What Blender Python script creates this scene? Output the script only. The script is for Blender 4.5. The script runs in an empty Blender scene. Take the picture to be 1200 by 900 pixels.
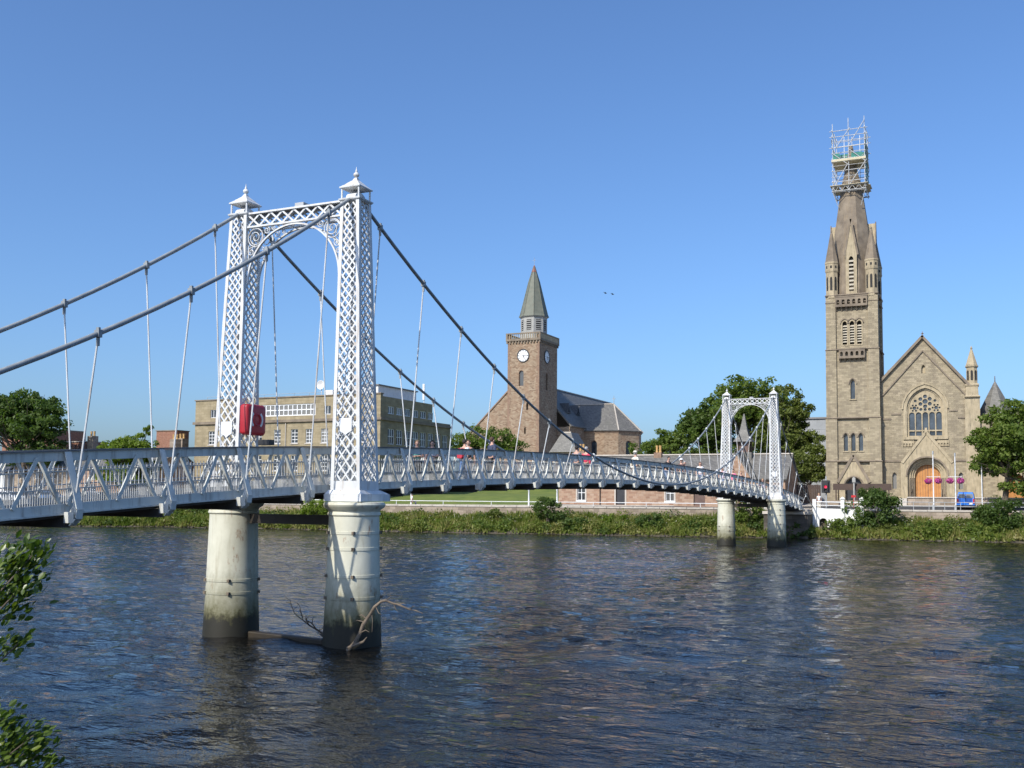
import bpy, bmesh, math, random
import numpy as np
from mathutils import Vector, Matrix
from mathutils.geometry import tessellate_polygon

S = bpy.context.scene
COL = S.collection
R_ = math.radians
# World frame: X = along the river to the right, Y = across the river along the bridge axis, Z up,
# origin on the water under the middle of the near tower, metres.

# ------------------------------------------------------------------ camera
cam = bpy.data.cameras.new("camera")
camo = bpy.data.objects.new("camera", cam)
COL.objects.link(camo)
cam.sensor_width = 36.0
cam.lens = 35.633
cam.shift_y = 51.12 / 1200.0
cam.clip_start = 0.1
cam.clip_end = 6000.0
CAM = Vector((17.327, -22.798, 3.974))
camo.matrix_world = (Matrix.Translation(CAM) @ Matrix.Rotation(R_(25.084), 4, 'Z')
                     @ Matrix.Rotation(math.pi / 2 + 0.0659, 4, 'X') @ Matrix.Rotation(0.0078, 4, 'Z'))
S.camera = camo

# ------------------------------------------------------------------ daylight
SUN_AZ = math.atan2(-0.2756, -0.9613)       # compass-like angle from +Y towards +X
SUN_EL = R_(40.0)
world = bpy.data.worlds.new("World")
S.world = world
world.use_nodes = True
wn = world.node_tree.nodes
wl = world.node_tree.links
wn.clear()
sky = wn.new("ShaderNodeTexSky")
sky.sky_type = 'NISHITA'
sky.sun_disc = False
sky.sun_elevation = SUN_EL
sky.sun_rotation = SUN_AZ
sky.air_density = 1.0
sky.dust_density = 2.0
sky.ozone_density = 11.0
bg = wn.new("ShaderNodeBackground")
bg.inputs["Strength"].default_value = 0.148
wo = wn.new("ShaderNodeOutputWorld")
wl.new(sky.outputs[0], bg.inputs["Color"])
wl.new(bg.outputs[0], wo.inputs["Surface"])

sl = bpy.data.lights.new("sun", 'SUN')
sl.energy = 3.8
sl.angle = R_(0.5)
sl.color = (1.0, 0.94, 0.84)
so = bpy.data.objects.new("sun", sl)
COL.objects.link(so)
sdir = Vector((math.sin(SUN_AZ) * math.cos(SUN_EL), math.cos(SUN_AZ) * math.cos(SUN_EL), math.sin(SUN_EL)))
so.rotation_euler = sdir.to_track_quat('Z', 'Y').to_euler()
so.location = (0, -60, 80)

S.view_settings.view_transform = 'Standard'
S.view_settings.look = 'None'
S.view_settings.exposure = 0.36
S.view_settings.gamma = 1.0
S.view_settings.use_curve_mapping = False

# ------------------------------------------------------------------ mesh helpers
ORG = {}


def org(o):
    return ORG.get(o.name, Vector((0, 0, 0)))


class MB:
    """collects shapes in world coordinates and links them as one mesh object"""

    def __init__(self):
        self.v, self.f = [], []

    def add(self, vs, fs):
        b = len(self.v)
        self.v.extend([tuple(p) for p in vs])
        self.f.extend([tuple(i + b for i in q) for q in fs])
        return self

    def box(self, x0, x1, y0, y1, z0, z1):
        return self.add([(x0, y0, z0), (x1, y0, z0), (x1, y1, z0), (x0, y1, z0),
                         (x0, y0, z1), (x1, y0, z1), (x1, y1, z1), (x0, y1, z1)],
                        [(0, 3, 2, 1), (4, 5, 6, 7), (0, 1, 5, 4), (1, 2, 6, 5), (2, 3, 7, 6), (3, 0, 4, 7)])

    def bar(self, p, q, w, h, up=(0, 0, 1)):
        p, q, up = Vector(p), Vector(q), Vector(up)
        d = (q - p).normalized()
        s = d.cross(up)
        if s.length < 1e-5:
            s = d.cross(Vector((1, 0, 0)))
        s.normalize()
        n = s.cross(d).normalized()
        a, b = s * (w / 2), n * (h / 2)
        return self.add([p - a - b, p + a - b, p + a + b, p - a + b, q - a - b, q + a - b, q + a + b, q - a + b],
                        [(0, 3, 2, 1), (4, 5, 6, 7), (0, 1, 5, 4), (1, 2, 6, 5), (2, 3, 7, 6), (3, 0, 4, 7)])

    def tube(self, pts, r, n=8, caps=True):
        pts = [Vector(p) for p in pts]
        rs = r if isinstance(r, (list, tuple)) else [r] * len(pts)
        vs, fs = [], []
        ref = None
        for i, p in enumerate(pts):
            d = (pts[min(i + 1, len(pts) - 1)] - pts[max(i - 1, 0)]).normalized()
            if ref is None:
                ref = d.cross(Vector((0, 0, 1)) if abs(d.z) < 0.9 else Vector((1, 0, 0))).normalized()
            s = (ref - d * ref.dot(d)).normalized()
            ref = s
            u = d.cross(s)
            for k in range(n):
                a = 2 * math.pi * k / n
                vs.append(p + s * (rs[i] * math.cos(a)) + u * (rs[i] * math.sin(a)))
        for i in range(len(pts) - 1):
            for k in range(n):
                a, b = i * n + k, i * n + (k + 1) % n
                fs.append((a, b, b + n, a + n))
        if caps:
            fs.append(tuple(range(n))[::-1])
            fs.append(tuple(range((len(pts) - 1) * n, len(pts) * n)))
        return self.add(vs, fs)

    def lathe(self, prof, c, n=24, phase=0.0, caps=True):
        vs, fs = [], []
        for (r, z) in prof:
            for k in range(n):
                a = 2 * math.pi * (k + phase) / n
                vs.append((c[0] + r * math.cos(a), c[1] + r * math.sin(a), z))
        for i in range(len(prof) - 1):
            for k in range(n):
                a, b = i * n + k, i * n + (k + 1) % n
                fs.append((a, b, b + n, a + n))
        if caps:
            fs.append(tuple(range(n))[::-1])
            fs.append(tuple(range((len(prof) - 1) * n, len(prof) * n)))
        return self.add(vs, fs)

    def loft(self, rings, caps=True):
        n = len(rings[0])
        vs = [p for r in rings for p in r]
        fs = []
        for i in range(len(rings) - 1):
            for k in range(n):
                a, b = i * n + k, i * n + (k + 1) % n
                fs.append((a, b, b + n, a + n))
        if caps:
            fs.append(tuple(range(n))[::-1])
            fs.append(tuple(range((len(rings) - 1) * n, len(rings) * n)))
        return self.add(vs, fs)

    def plate(self, outer, holes, o, U, V, depth):
        """flat slab with holes; (u,v) outline counter-clockwise, front at o, thickness behind it"""
        o, U, V = Vector(o), Vector(U), Vector(V)
        N = U.cross(V).normalized()
        isr = lambda l: len(l) == 4 and len({round(p[0], 6) for p in l}) == 2 and len({round(p[1], 6) for p in l}) == 2
        if holes and isr(outer) and all(isr(h) for h in holes):
            return self.rect_plate(outer, holes, o, U, V, N, depth)
        loops = [list(outer)] + [list(h) for h in holes]
        flat = [p for l in loops for p in l]
        tris = tessellate_polygon([[Vector((p[0], p[1], 0)) for p in l] for l in loops])
        fr = [o + U * p[0] + V * p[1] for p in flat]
        bk = [p - N * depth for p in fr]
        n = len(flat)
        fs = []
        for a, b, c in tris:
            A, B, C_ = flat[a], flat[b], flat[c]
            cr = (B[0] - A[0]) * (C_[1] - A[1]) - (B[1] - A[1]) * (C_[0] - A[0])
            if cr < 0:
                a, b, c = a, c, b
            fs.append((a, b, c))
            fs.append((a + n, c + n, b + n))
        i0 = 0
        for li, l in enumerate(loops):
            m = len(l)
            ar = sum(l[i][0] * l[(i + 1) % m][1] - l[(i + 1) % m][0] * l[i][1] for i in range(m))
            flip = (ar < 0) != (li > 0)
            for i in range(m):
                a, b = i0 + i, i0 + (i + 1) % m
                fs.append((a, a + n, b + n, b) if not flip else (a, b, b + n, a + n))
            i0 += m
        return self.add(fr + bk, fs)

    def rect_plate(self, outer, holes, o, U, V, N, depth):
        bb = lambda l: (min(p[0] for p in l), max(p[0] for p in l), min(p[1] for p in l), max(p[1] for p in l))
        B = bb(outer)
        H = [bb(h) for h in holes]
        us = sorted({round(x, 5) for h in H + [B] for x in h[:2] if B[0] - 1e-6 <= x <= B[1] + 1e-6})
        vs_ = sorted({round(x, 5) for h in H + [B] for x in h[2:] if B[2] - 1e-6 <= x <= B[3] + 1e-6})
        nu, nv = len(us), len(vs_)

        def solid(i, j):
            if i < 0 or j < 0 or i >= nu - 1 or j >= nv - 1:
                return False
            cu, cv = (us[i] + us[i + 1]) / 2, (vs_[j] + vs_[j + 1]) / 2
            return not any(h[0] < cu < h[1] and h[2] < cv < h[3] for h in H)
        V_, F_ = [], []
        for d in (0, depth):
            for v in vs_:
                for u in us:
                    V_.append(o + U * u + V * v - N * d)
        k = nu * nv
        ix = lambda i, j: j * nu + i
        for i in range(nu - 1):
            for j in range(nv - 1):
                if not solid(i, j):
                    continue
                a, b, c, e = ix(i, j), ix(i + 1, j), ix(i + 1, j + 1), ix(i, j + 1)
                F_.append((a, b, c, e))
                F_.append((e + k, c + k, b + k, a + k))
                if not solid(i, j - 1):
                    F_.append((a, a + k, b + k, b))
                if not solid(i, j + 1):
                    F_.append((c, c + k, e + k, e))
                if not solid(i - 1, j):
                    F_.append((e, e + k, a + k, a))
                if not solid(i + 1, j):
                    F_.append((b, b + k, c + k, c))
        return self.add(V_, F_)

    def sphere(self, c, r, n=10, m=7, sz=1.0):
        prof = []
        for i in range(m + 1):
            a = -math.pi / 2 + math.pi * i / m
            prof.append((max(1e-4, r * math.cos(a)), c[2] + r * sz * math.sin(a)))
        return self.lathe(prof, c, n)

    def build(self, name, mat, parent=None, smooth=False, bevel=0.0):
        me = bpy.data.meshes.new(name)
        if parent is not None:
            og = org(parent)
        else:
            a = np.array(self.v)
            og = Vector(((a[:, 0].min() + a[:, 0].max()) / 2, (a[:, 1].min() + a[:, 1].max()) / 2, a[:, 2].min()))
        va = (np.array(self.v) - np.array(og)).tolist()
        me.from_pydata(va, [], self.f)
        me.validate()
        o = bpy.data.objects.new(name, me)
        COL.objects.link(o)
        if mat is not None:
            me.materials.append(mat)
        if parent is not None:
            o.parent = parent
        else:
            o.location = og
        ORG[o.name] = Vector(og)
        if smooth:
            me.polygons.foreach_set("use_smooth", [True] * len(me.polygons))
            try:
                me.set_sharp_from_angle(angle=R_(40))
            except Exception:
                pass
        if bevel:
            b = o.modifiers.new("bevel", 'BEVEL')
            b.width = bevel
            b.segments = 2
            b.limit_method = 'ANGLE'
        return o


def mesh_np(name, V, F, mat, parent=None, loc=None):
    """numpy vertices (n,3), quads or tris (m,k), fast"""
    V = np.asarray(V, dtype=np.float64)
    F = np.asarray(F, dtype=np.int32)
    og = org(parent) if parent is not None else Vector(loc if loc is not None else (0, 0, 0))
    V = V - np.array(og)
    me = bpy.data.meshes.new(name)
    k = F.shape[1]
    me.vertices.add(len(V))
    me.vertices.foreach_set("co", V.ravel())
    me.loops.add(F.size)
    me.loops.foreach_set("vertex_index", F.ravel())
    me.polygons.add(len(F))
    me.polygons.foreach_set("loop_start", np.arange(0, F.size, k, dtype=np.int32))
    try:
        me.polygons.foreach_set("loop_total", np.full(len(F), k, dtype=np.int32))
    except Exception:
        pass
    me.update(calc_edges=True)
    o = bpy.data.objects.new(name, me)
    COL.objects.link(o)
    me.materials.append(mat)
    if parent is not None:
        o.parent = parent
    else:
        o.location = og
    ORG[o.name] = Vector(og)
    return o


def thing(name, label, cat, loc, group=None):
    o = bpy.data.objects.new(name, None)
    COL.objects.link(o)
    o.empty_display_size = 0.2
    o.location = loc
    o["label"] = label
    o["category"] = cat
    if group:
        o["group"] = group
    ORG[o.name] = Vector(loc)
    return o


def tag(o, label, cat, group=None):
    o["label"] = label
    o["category"] = cat
    if group:
        o["group"] = group
    return o


def kind(o, k):
    o["kind"] = k
    return o


def copy_tree(o, parent=None):
    c = o.copy()
    COL.objects.link(c)
    if parent is not None:
        c.parent = parent
    for ch in o.children:
        copy_tree(ch, c)
    return c


def smoothstep(a, b, x):
    t = min(1.0, max(0.0, (x - a) / (b - a)))
    return t * t * (3 - 2 * t)


def arch(cx, w, v0, spring, rise, n=10):
    """outline of an arched opening, counter-clockwise, pointed when rise > w/2"""
    h = w / 2
    pts = [(cx - h, v0), (cx + h, v0)]
    if rise <= h * 1.02:
        for i in range(n + 1):
            a = math.pi * i / n
            pts.append((cx + h * math.cos(a), spring + rise * math.sin(a)))
    else:
        rad = (h * h + rise * rise) / (2 * h)      # two arcs meeting in a point
        am = math.asin(min(1, rise / rad))
        m = max(2, n // 2)
        for i in range(m + 1):
            a = am * i / m
            pts.append((cx + h - rad + rad * math.cos(a), spring + rad * math.sin(a)))
        for i in range(m - 1, -1, -1):
            a = am * i / m
            pts.append((cx - h + rad - rad * math.cos(a), spring + rad * math.sin(a)))
    return pts


def circ(cx, cy, r, n=12):
    return [(cx + r * math.cos(2 * math.pi * i / n), cy + r * math.sin(2 * math.pi * i / n)) for i in range(n)]


def rect(u0, u1, v0, v1):
    return [(u0, v0), (u1, v0), (u1, v1), (u0, v1)]


# ------------------------------------------------------------------ materials
def nodes(name):
    m = bpy.data.materials.new(name)
    m.use_nodes = True
    nt = m.node_tree
    nt.nodes.clear()
    out = nt.nodes.new("ShaderNodeOutputMaterial")
    b = nt.nodes.new("ShaderNodeBsdfPrincipled")
    nt.links.new(b.outputs[0], out.inputs["Surface"])
    return m, nt, b, out


def N(nt, t, **kw):
    n = nt.nodes.new(t)
    for k, v in kw.items():
        if k in n.inputs.keys():
            n.inputs[k].default_value = v
        else:
            setattr(n, k, v)
    return n


def ramp(nt, fac, stops):
    r = nt.nodes.new("ShaderNodeValToRGB")
    e = r.color_ramp.elements
    while len(e) < len(stops):
        e.new(0.5)
    for i, (p, c) in enumerate(stops):
        e[i].position = p
        e[i].color = (c[0], c[1], c[2], 1) if not isinstance(c, (int, float)) else (c, c, c, 1)
    nt.links.new(fac, r.inputs[0])
    return r.outputs[0]


def mix(nt, fac, a, b, mode='MIX'):
    m = nt.nodes.new("ShaderNodeMix")
    m.data_type = 'RGBA'
    m.blend_type = mode
    for sock, val in ((m.inputs[0], fac), (m.inputs[6], a), (m.inputs[7], b)):
        if isinstance(val, bpy.types.NodeSocket):
            nt.links.new(val, sock)
        elif isinstance(val, (int, float)):
            sock.default_value = val
        else:
            sock.default_value = (val[0], val[1], val[2], 1)
    return m.outputs[2]


def pos(nt, scale=(1, 1, 1)):
    g = nt.nodes.new("ShaderNodeNewGeometry")
    mp = nt.nodes.new("ShaderNodeMapping")
    mp.inputs["Scale"].default_value = scale
    nt.links.new(g.outputs["Position"], mp.inputs[0])
    return mp.outputs[0]


def noise(nt, vec, scale, detail=4.0, rough=0.55):
    n = N(nt, "ShaderNodeTexNoise", Scale=scale, Detail=detail, Roughness=rough)
    nt.links.new(vec, n.inputs["Vector"])
    return n.outputs[0]


def bump(nt, b, h, strength=0.3, dist=0.02):
    bn = N(nt, "ShaderNodeBump", Strength=strength, Distance=dist)
    nt.links.new(h, bn.inputs["Height"])
    nt.links.new(bn.outputs[0], b.inputs["Normal"])


def surf(name, c1, c2, scale=3.0, rough=0.7, metal=0.0, bmp=0.15, streak=None, spec=None):
    """plain surface: two tones by noise, optional vertical dirt streaks"""
    m, nt, b, _ = nodes(name)
    p = pos(nt)
    n1 = noise(nt, p, scale, 5)
    c = ramp(nt, n1, [(0.3, c1), (0.7, c2)])
    if streak:
        col, amt = streak
        ps = pos(nt, (3.0, 3.0, 0.35))
        n2 = noise(nt, ps, 2.2, 5, 0.65)
        f = ramp(nt, n2, [(0.5, 0.0), (0.72, amt)])
        c = mix(nt, f, c, col)
    nt.links.new(c, b.inputs["Base Color"])
    b.inputs["Roughness"].default_value = rough
    b.inputs["Metallic"].default_value = metal
    if spec is not None:
        b.inputs["Specular IOR Level"].default_value = spec
    if bmp:
        bump(nt, b, noise(nt, p, scale * 6, 4), bmp, 0.01)
    return m


def masonry(name, cols, mortar, bw, bh, stain=(0.08, 0.07, 0.05), stain_amt=0.5, msize=0.012, rough=0.9, tint=None):
    """coursed stone or brick; works on any upright wall (x+y along the wall, z up)"""
    m, nt, b, _ = nodes(name)
    g = nt.nodes.new("ShaderNodeNewGeometry")
    sx = nt.nodes.new("ShaderNodeSeparateXYZ")
    nt.links.new(g.outputs["Position"], sx.inputs[0])
    ad = N(nt, "ShaderNodeMath", operation='ADD')
    nt.links.new(sx.outputs[0], ad.inputs[0])
    nt.links.new(sx.outputs[1], ad.inputs[1])
    cb = nt.nodes.new("ShaderNodeCombineXYZ")
    nt.links.new(ad.outputs[0], cb.inputs[0])
    nt.links.new(sx.outputs[2], cb.inputs[1])
    br = N(nt, "ShaderNodeTexBrick", Scale=1.0)
    br.inputs["Brick Width"].default_value = bw
    br.inputs["Row Height"].default_value = bh
    br.inputs["Mortar Size"].default_value = msize
    br.inputs["Mortar Smooth"].default_value = 0.3
    br.inputs["Bias"].default_value = 0.0
    br.inputs["Color1"].default_value = (0, 0, 0, 1)
    br.inputs["Color2"].default_value = (1, 1, 1, 1)
    br.inputs["Mortar"].default_value = (0.5, 0.5, 0.5, 1)
    nt.links.new(cb.outputs[0], br.inputs["Vector"])
    k = len(cols)
    c = ramp(nt, br.outputs["Color"], [(i / (k - 1), cols[i]) for i in range(k)])
    p = pos(nt)
    n1 = noise(nt, p, 0.35, 6, 0.6)
    n3 = noise(nt, p, 6.0, 4, 0.7)
    c = mix(nt, br.outputs["Fac"], c, mortar)
    c = mix(nt, ramp(nt, n3, [(0.3, 0.0), (0.8, 0.35)]), c, [x * 0.6 for x in cols[0]])
    if tint:
        c = mix(nt, ramp(nt, noise(nt, p, 0.9, 3), [(0.45, 0.0), (0.65, 0.55)]), c, tint)
    ps = pos(nt, (1.6, 1.6, 0.22))
    n2 = noise(nt, ps, 0.9, 6, 0.65)
    c = mix(nt, ramp(nt, n2, [(0.48, 0.0), (0.78, stain_amt)]), c, stain)
    c = mix(nt, ramp(nt, n1, [(0.5, 0.0), (0.8, stain_amt * 0.6)]), c, stain)
    nt.links.new(c, b.inputs["Base Color"])
    b.inputs["Roughness"].default_value = rough
    b.inputs["Specular IOR Level"].default_value = 0.2
    inv = N(nt, "ShaderNodeMath", operation='SUBTRACT')
    inv.inputs[0].default_value = 1.0
    nt.links.new(br.outputs["Fac"], inv.inputs[1])
    ad2 = N(nt, "ShaderNodeMath", operation='MULTIPLY_ADD')
    nt.links.new(n3, ad2.inputs[0])
    ad2.inputs[1].default_value = 0.7
    nt.links.new(inv.outputs[0], ad2.inputs[2])
    bump(nt, b, ad2.outputs[0], 0.5, 0.03)
    return m


def slate(name, c1, c2, row=0.22):
    m, nt, b, _ = nodes(name)
    g = nt.nodes.new("ShaderNodeNewGeometry")
    sx = nt.nodes.new("ShaderNodeSeparateXYZ")
    nt.links.new(g.outputs["Position"], sx.inputs[0])
    ad = N(nt, "ShaderNodeMath", operation='ADD')
    nt.links.new(sx.outputs[0], ad.inputs[0])
    nt.links.new(sx.outputs[1], ad.inputs[1])
    cb = nt.nodes.new("ShaderNodeCombineXYZ")
    nt.links.new(ad.outputs[0], cb.inputs[0])
    nt.links.new(sx.outputs[2], cb.inputs[1])
    br = N(nt, "ShaderNodeTexBrick", Scale=1.0)
    br.inputs["Brick Width"].default_value = 0.32
    br.inputs["Row Height"].default_value = row
    br.inputs["Mortar Size"].default_value = 0.01
    br.inputs["Color1"].default_value = (*c1, 1)
    br.inputs["Color2"].default_value = (*c2, 1)
    br.inputs["Mortar"].default_value = (c1[0] * 0.5, c1[1] * 0.5, c1[2] * 0.5, 1)
    nt.links.new(cb.outputs[0], br.inputs["Vector"])
    p = pos(nt, (1, 1, 0.4))
    c = mix(nt, ramp(nt, noise(nt, p, 0.6, 6), [(0.45, 0.0), (0.75, 0.5)]), br.outputs["Color"], [0.13, 0.125, 0.10])
    nt.links.new(c, b.inputs["Base Color"])
    b.inputs["Roughness"].default_value = 0.6
    bump(nt, b, br.outputs["Fac"], -0.4, 0.02)
    return m


def leafmat(name, cols, trans=0.35, nscale=0.55, nw=0.5, rw=0.55):
    m, nt, b, out = nodes(name)
    g = nt.nodes.new("ShaderNodeNewGeometry")
    p = pos(nt)
    n1 = noise(nt, p, nscale, 3)
    a = N(nt, "ShaderNodeMath", operation='MULTIPLY_ADD')
    nt.links.new(g.outputs["Random Per Island"], a.inputs[0])
    a.inputs[1].default_value = rw
    sc = N(nt, "ShaderNodeMath", operation='MULTIPLY')
    nt.links.new(n1, sc.inputs[0])
    sc.inputs[1].default_value = nw
    nt.links.new(sc.outputs[0], a.inputs[2])
    k = len(cols)
    c = ramp(nt, a.outputs[0], [(0.1 + 0.8 * i / (k - 1), cols[i]) for i in range(k)])
    nt.links.new(c, b.inputs["Base Color"])
    b.inputs["Roughness"].default_value = 0.5
    b.inputs["Specular IOR Level"].default_value = 0.3
    tr = nt.nodes.new("ShaderNodeBsdfTranslucent")
    c2 = mix(nt, 1.0, c, (1.0, 1.15, 0.5), 'MULTIPLY')
    nt.links.new(c2, tr.inputs["Color"])
    ms = nt.nodes.new("ShaderNodeMixShader")
    ms.inputs[0].default_value = trans
    nt.links.new(b.outputs[0], ms.inputs[1])
    nt.links.new(tr.outputs[0], ms.inputs[2])
    nt.links.new(ms.outputs[0], out.inputs["Surface"])
    return m


def glassmat(name, col=(0.02, 0.025, 0.03), rough=0.06):
    m, nt, b, _ = nodes(name)
    p = pos(nt)
    c = ramp(nt, noise(nt, p, 0.9, 2), [(0.35, col), (0.7, [x * 2.2 for x in col])])
    oi = nt.nodes.new("ShaderNodeObjectInfo")
    c = mix(nt, ramp(nt, oi.outputs["Random"], [(0.62, 0.0), (0.64, 0.35), (0.84, 0.35), (0.86, 0.8)]), c, (0.22, 0.21, 0.19))
    nt.links.new(c, b.inputs["Base Color"])
    b.inputs["Roughness"].default_value = rough
    bump(nt, b, noise(nt, p, 1.3, 1), 0.05, 0.02)
    return m


M = {}
M['paint'] = surf("white_bridge_paint", (0.58, 0.60, 0.60), (0.69, 0.70, 0.69), 2.0, 0.5, bmp=0.1, streak=((0.36, 0.26, 0.17), 0.7))
M['paint_blue'] = surf("pale_blue_grey_paint", (0.55, 0.56, 0.51), (0.64, 0.65, 0.60), 1.5, 0.5, bmp=0.1, streak=((0.26, 0.22, 0.18), 0.75))
M['cable'] = surf("grey_cable_paint", (0.20, 0.22, 0.23), (0.30, 0.32, 0.32), 4.0, 0.5, bmp=0.1)
M['deckdark'] = surf("dark_timber_and_beam_shade", (0.045, 0.04, 0.035), (0.09, 0.08, 0.07), 3.0, 0.85)
M['chordtop'] = surf("weathered_chord_plate", (0.10, 0.10, 0.10), (0.2, 0.2, 0.2), 3.0, 0.7)
M['railbar'] = surf("galvanised_railing", (0.40, 0.41, 0.40), (0.58, 0.58, 0.56), 3.0, 0.5, bmp=0.05)
M['stone'] = masonry("pale_church_sandstone", [(0.27, 0.225, 0.155), (0.355, 0.30, 0.20), (0.43, 0.36, 0.245)], (0.31, 0.26, 0.18), 0.5, 0.22, stain=(0.17, 0.14, 0.105), stain_amt=0.6, msize=0.008)
M['stone_trim'] = surf("dressed_sandstone", (0.33, 0.27, 0.17), (0.46, 0.38, 0.25), 1.6, 0.9, bmp=0.3, streak=((0.10, 0.09, 0.07), 0.65))
M['stone_dark'] = surf("weathered_spire_stone", (0.15, 0.12, 0.09), (0.27, 0.22, 0.16), 1.1, 0.9, bmp=0.35, streak=((0.30, 0.22, 0.12), 0.4))
M['red_stone'] = masonry("red_rubble_sandstone", [(0.21, 0.14, 0.095), (0.34, 0.25, 0.17), (0.43, 0.335, 0.235), (0.26, 0.17, 0.11)], (0.36, 0.29, 0.205), 0.42, 0.19, stain_amt=0.25, tint=(0.28, 0.18, 0.115))
M['red_trim'] = surf("red_sandstone_dressing", (0.20, 0.13, 0.09), (0.32, 0.21, 0.14), 2.0, 0.9, bmp=0.3, streak=((0.09, 0.08, 0.06), 0.5))
M['pink_stone'] = masonry("pink_cottage_sandstone", [(0.31, 0.185, 0.125), (0.40, 0.26, 0.175), (0.45, 0.32, 0.23)], (0.40, 0.30, 0.22), 0.5, 0.26, stain_amt=0.25)
M['beige_stone'] = masonry("beige_office_stone", [(0.29, 0.24, 0.15), (0.345, 0.285, 0.18), (0.39, 0.325, 0.21)], (0.34, 0.27, 0.16), 0.8, 0.35, stain_amt=0.35)
M['brick'] = masonry("red_brick", [(0.27, 0.12, 0.075), (0.33, 0.16, 0.10), (0.37, 0.19, 0.125)], (0.33, 0.22, 0.17), 0.24, 0.08, stain_amt=0.25, msize=0.008)
M['wall_stone'] = masonry("river_wall_stone", [(0.25, 0.20, 0.15), (0.36, 0.29, 0.22), (0.43, 0.35, 0.27)], (0.30, 0.25, 0.20), 0.7, 0.32, stain_amt=0.35)
M['abut_stone'] = masonry("abutment_stone", [(0.07, 0.062, 0.052), (0.11, 0.095, 0.08), (0.15, 0.13, 0.11)], (0.09, 0.08, 0.07), 0.8, 0.36, stain_amt=0.5)  # dark tone holds the deck shade on the far abutment
M['cap_stone'] = surf("pale_coping_stone", (0.42, 0.37, 0.31), (0.55, 0.50, 0.43), 1.5, 0.9, bmp=0.2)
M['slate'] = slate("grey_slate", (0.115, 0.11, 0.10), (0.19, 0.18, 0.16))
M['slate_dark'] = slate("dark_slate", (0.05, 0.055, 0.06), (0.10, 0.10, 0.105))
M['copper'] = surf("verdigris_copper", (0.12, 0.135, 0.105), (0.175, 0.182, 0.14), 1.3, 0.7, streak=((0.16, 0.12, 0.08), 0.6))
M['lead'] = surf("grey_louvre_wood", (0.29, 0.29, 0.265), (0.40, 0.39, 0.36), 2.0, 0.8)
M['louvre_dark'] = surf("dark_louvre", (0.015, 0.015, 0.014), (0.035, 0.033, 0.03), 3.0, 0.8)
M['louvre_light'] = surf("pale_louvre_slat", (0.40, 0.36, 0.28), (0.52, 0.47, 0.37), 3.0, 0.85)
M['glass'] = glassmat("dark_window_glass")
M['glass_lead'] = glassmat("leaded_church_glass", (0.035, 0.045, 0.055), 0.25)
M['white_frame'] = surf("white_window_paint", (0.72, 0.73, 0.72), (0.80, 0.80, 0.78), 4.0, 0.5, bmp=0)
M['white_wall'] = surf("white_wall_paint", (0.70, 0.70, 0.67), (0.80, 0.79, 0.76), 1.2, 0.7, streak=((0.35, 0.33, 0.27), 0.35))
M['door_wood'] = surf("orange_varnished_door", (0.40, 0.17, 0.045), (0.52, 0.24, 0.07), 2.0, 0.5)
M['door_dark'] = surf("dark_door_paint", (0.02, 0.022, 0.025), (0.04, 0.04, 0.045), 2.0, 0.5)
M['door_brown'] = surf("brown_door_paint", (0.10, 0.06, 0.045), (0.15, 0.09, 0.07), 2.0, 0.6)
M['roof_felt'] = surf("grey_roof_felt", (0.16, 0.155, 0.15), (0.24, 0.23, 0.22), 1.0, 0.9)
M['grey_clad'] = surf("grey_cladding", (0.26, 0.27, 0.27), (0.33, 0.34, 0.34), 1.0, 0.7)
M['scaff'] = surf("galvanised_scaffold_tube", (0.50, 0.50, 0.48), (0.66, 0.66, 0.63), 3.0, 0.4, metal=0.3, bmp=0)
M['board'] = surf("scaffold_board_timber", (0.50, 0.43, 0.28), (0.62, 0.55, 0.38), 3.0, 0.85)
M['net'] = surf("green_debris_netting", (0.03, 0.16, 0.13), (0.06, 0.24, 0.19), 3.0, 0.8)
M['asphalt'] = surf("asphalt", (0.04, 0.04, 0.042), (0.065, 0.064, 0.062), 4.0, 0.9, bmp=0.4)
M['paving'] = surf("pale_paving", (0.25, 0.24, 0.22), (0.34, 0.32, 0.29), 2.0, 0.9)
M['earth'] = surf("bank_earth", (0.055, 0.045, 0.03), (0.10, 0.085, 0.055), 1.5, 0.95, bmp=0.6)
M['lawn'] = surf("mown_grass", (0.085, 0.125, 0.018), (0.15, 0.18, 0.03), 0.6, 0.95, bmp=0.6)
M['bark'] = surf("tree_bark", (0.07, 0.055, 0.04), (0.13, 0.105, 0.08), 5.0, 0.95, bmp=0.6)
M['driftwood'] = surf("bleached_driftwood", (0.09, 0.07, 0.05), (0.24, 0.19, 0.14), 6.0, 0.9, bmp=0.5)
M['wet_shaded_timber'] = surf("wet_and_shaded_dark_timber", (0.015, 0.011, 0.007), (0.035, 0.025, 0.012), 4.0, 0.6, bmp=0.4)
M['red_plastic'] = surf("faded_red_plastic", (0.36, 0.015, 0.025), (0.42, 0.022, 0.03), 2.0, 0.4, bmp=0.03)
M['white_plastic'] = surf("white_marking", (0.68, 0.68, 0.68), (0.76, 0.76, 0.75), 3.0, 0.5, bmp=0)
M['black_metal'] = surf("black_painted_metal", (0.012, 0.012, 0.013), (0.025, 0.025, 0.026), 3.0, 0.5, bmp=0)
M['white_metal'] = surf("white_painted_metal", (0.68, 0.69, 0.68), (0.78, 0.78, 0.77), 3.0, 0.45, bmp=0)
M['grey_metal'] = surf("grey_painted_metal", (0.30, 0.31, 0.31), (0.40, 0.41, 0.41), 3.0, 0.5, bmp=0)
M['brown_board'] = surf("dark_brown_board", (0.05, 0.03, 0.022), (0.08, 0.05, 0.035), 1.5, 0.7)
M['chimney_pot'] = surf("yellow_clay_pot", (0.45, 0.27, 0.10), (0.55, 0.35, 0.14), 4.0, 0.85)
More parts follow.
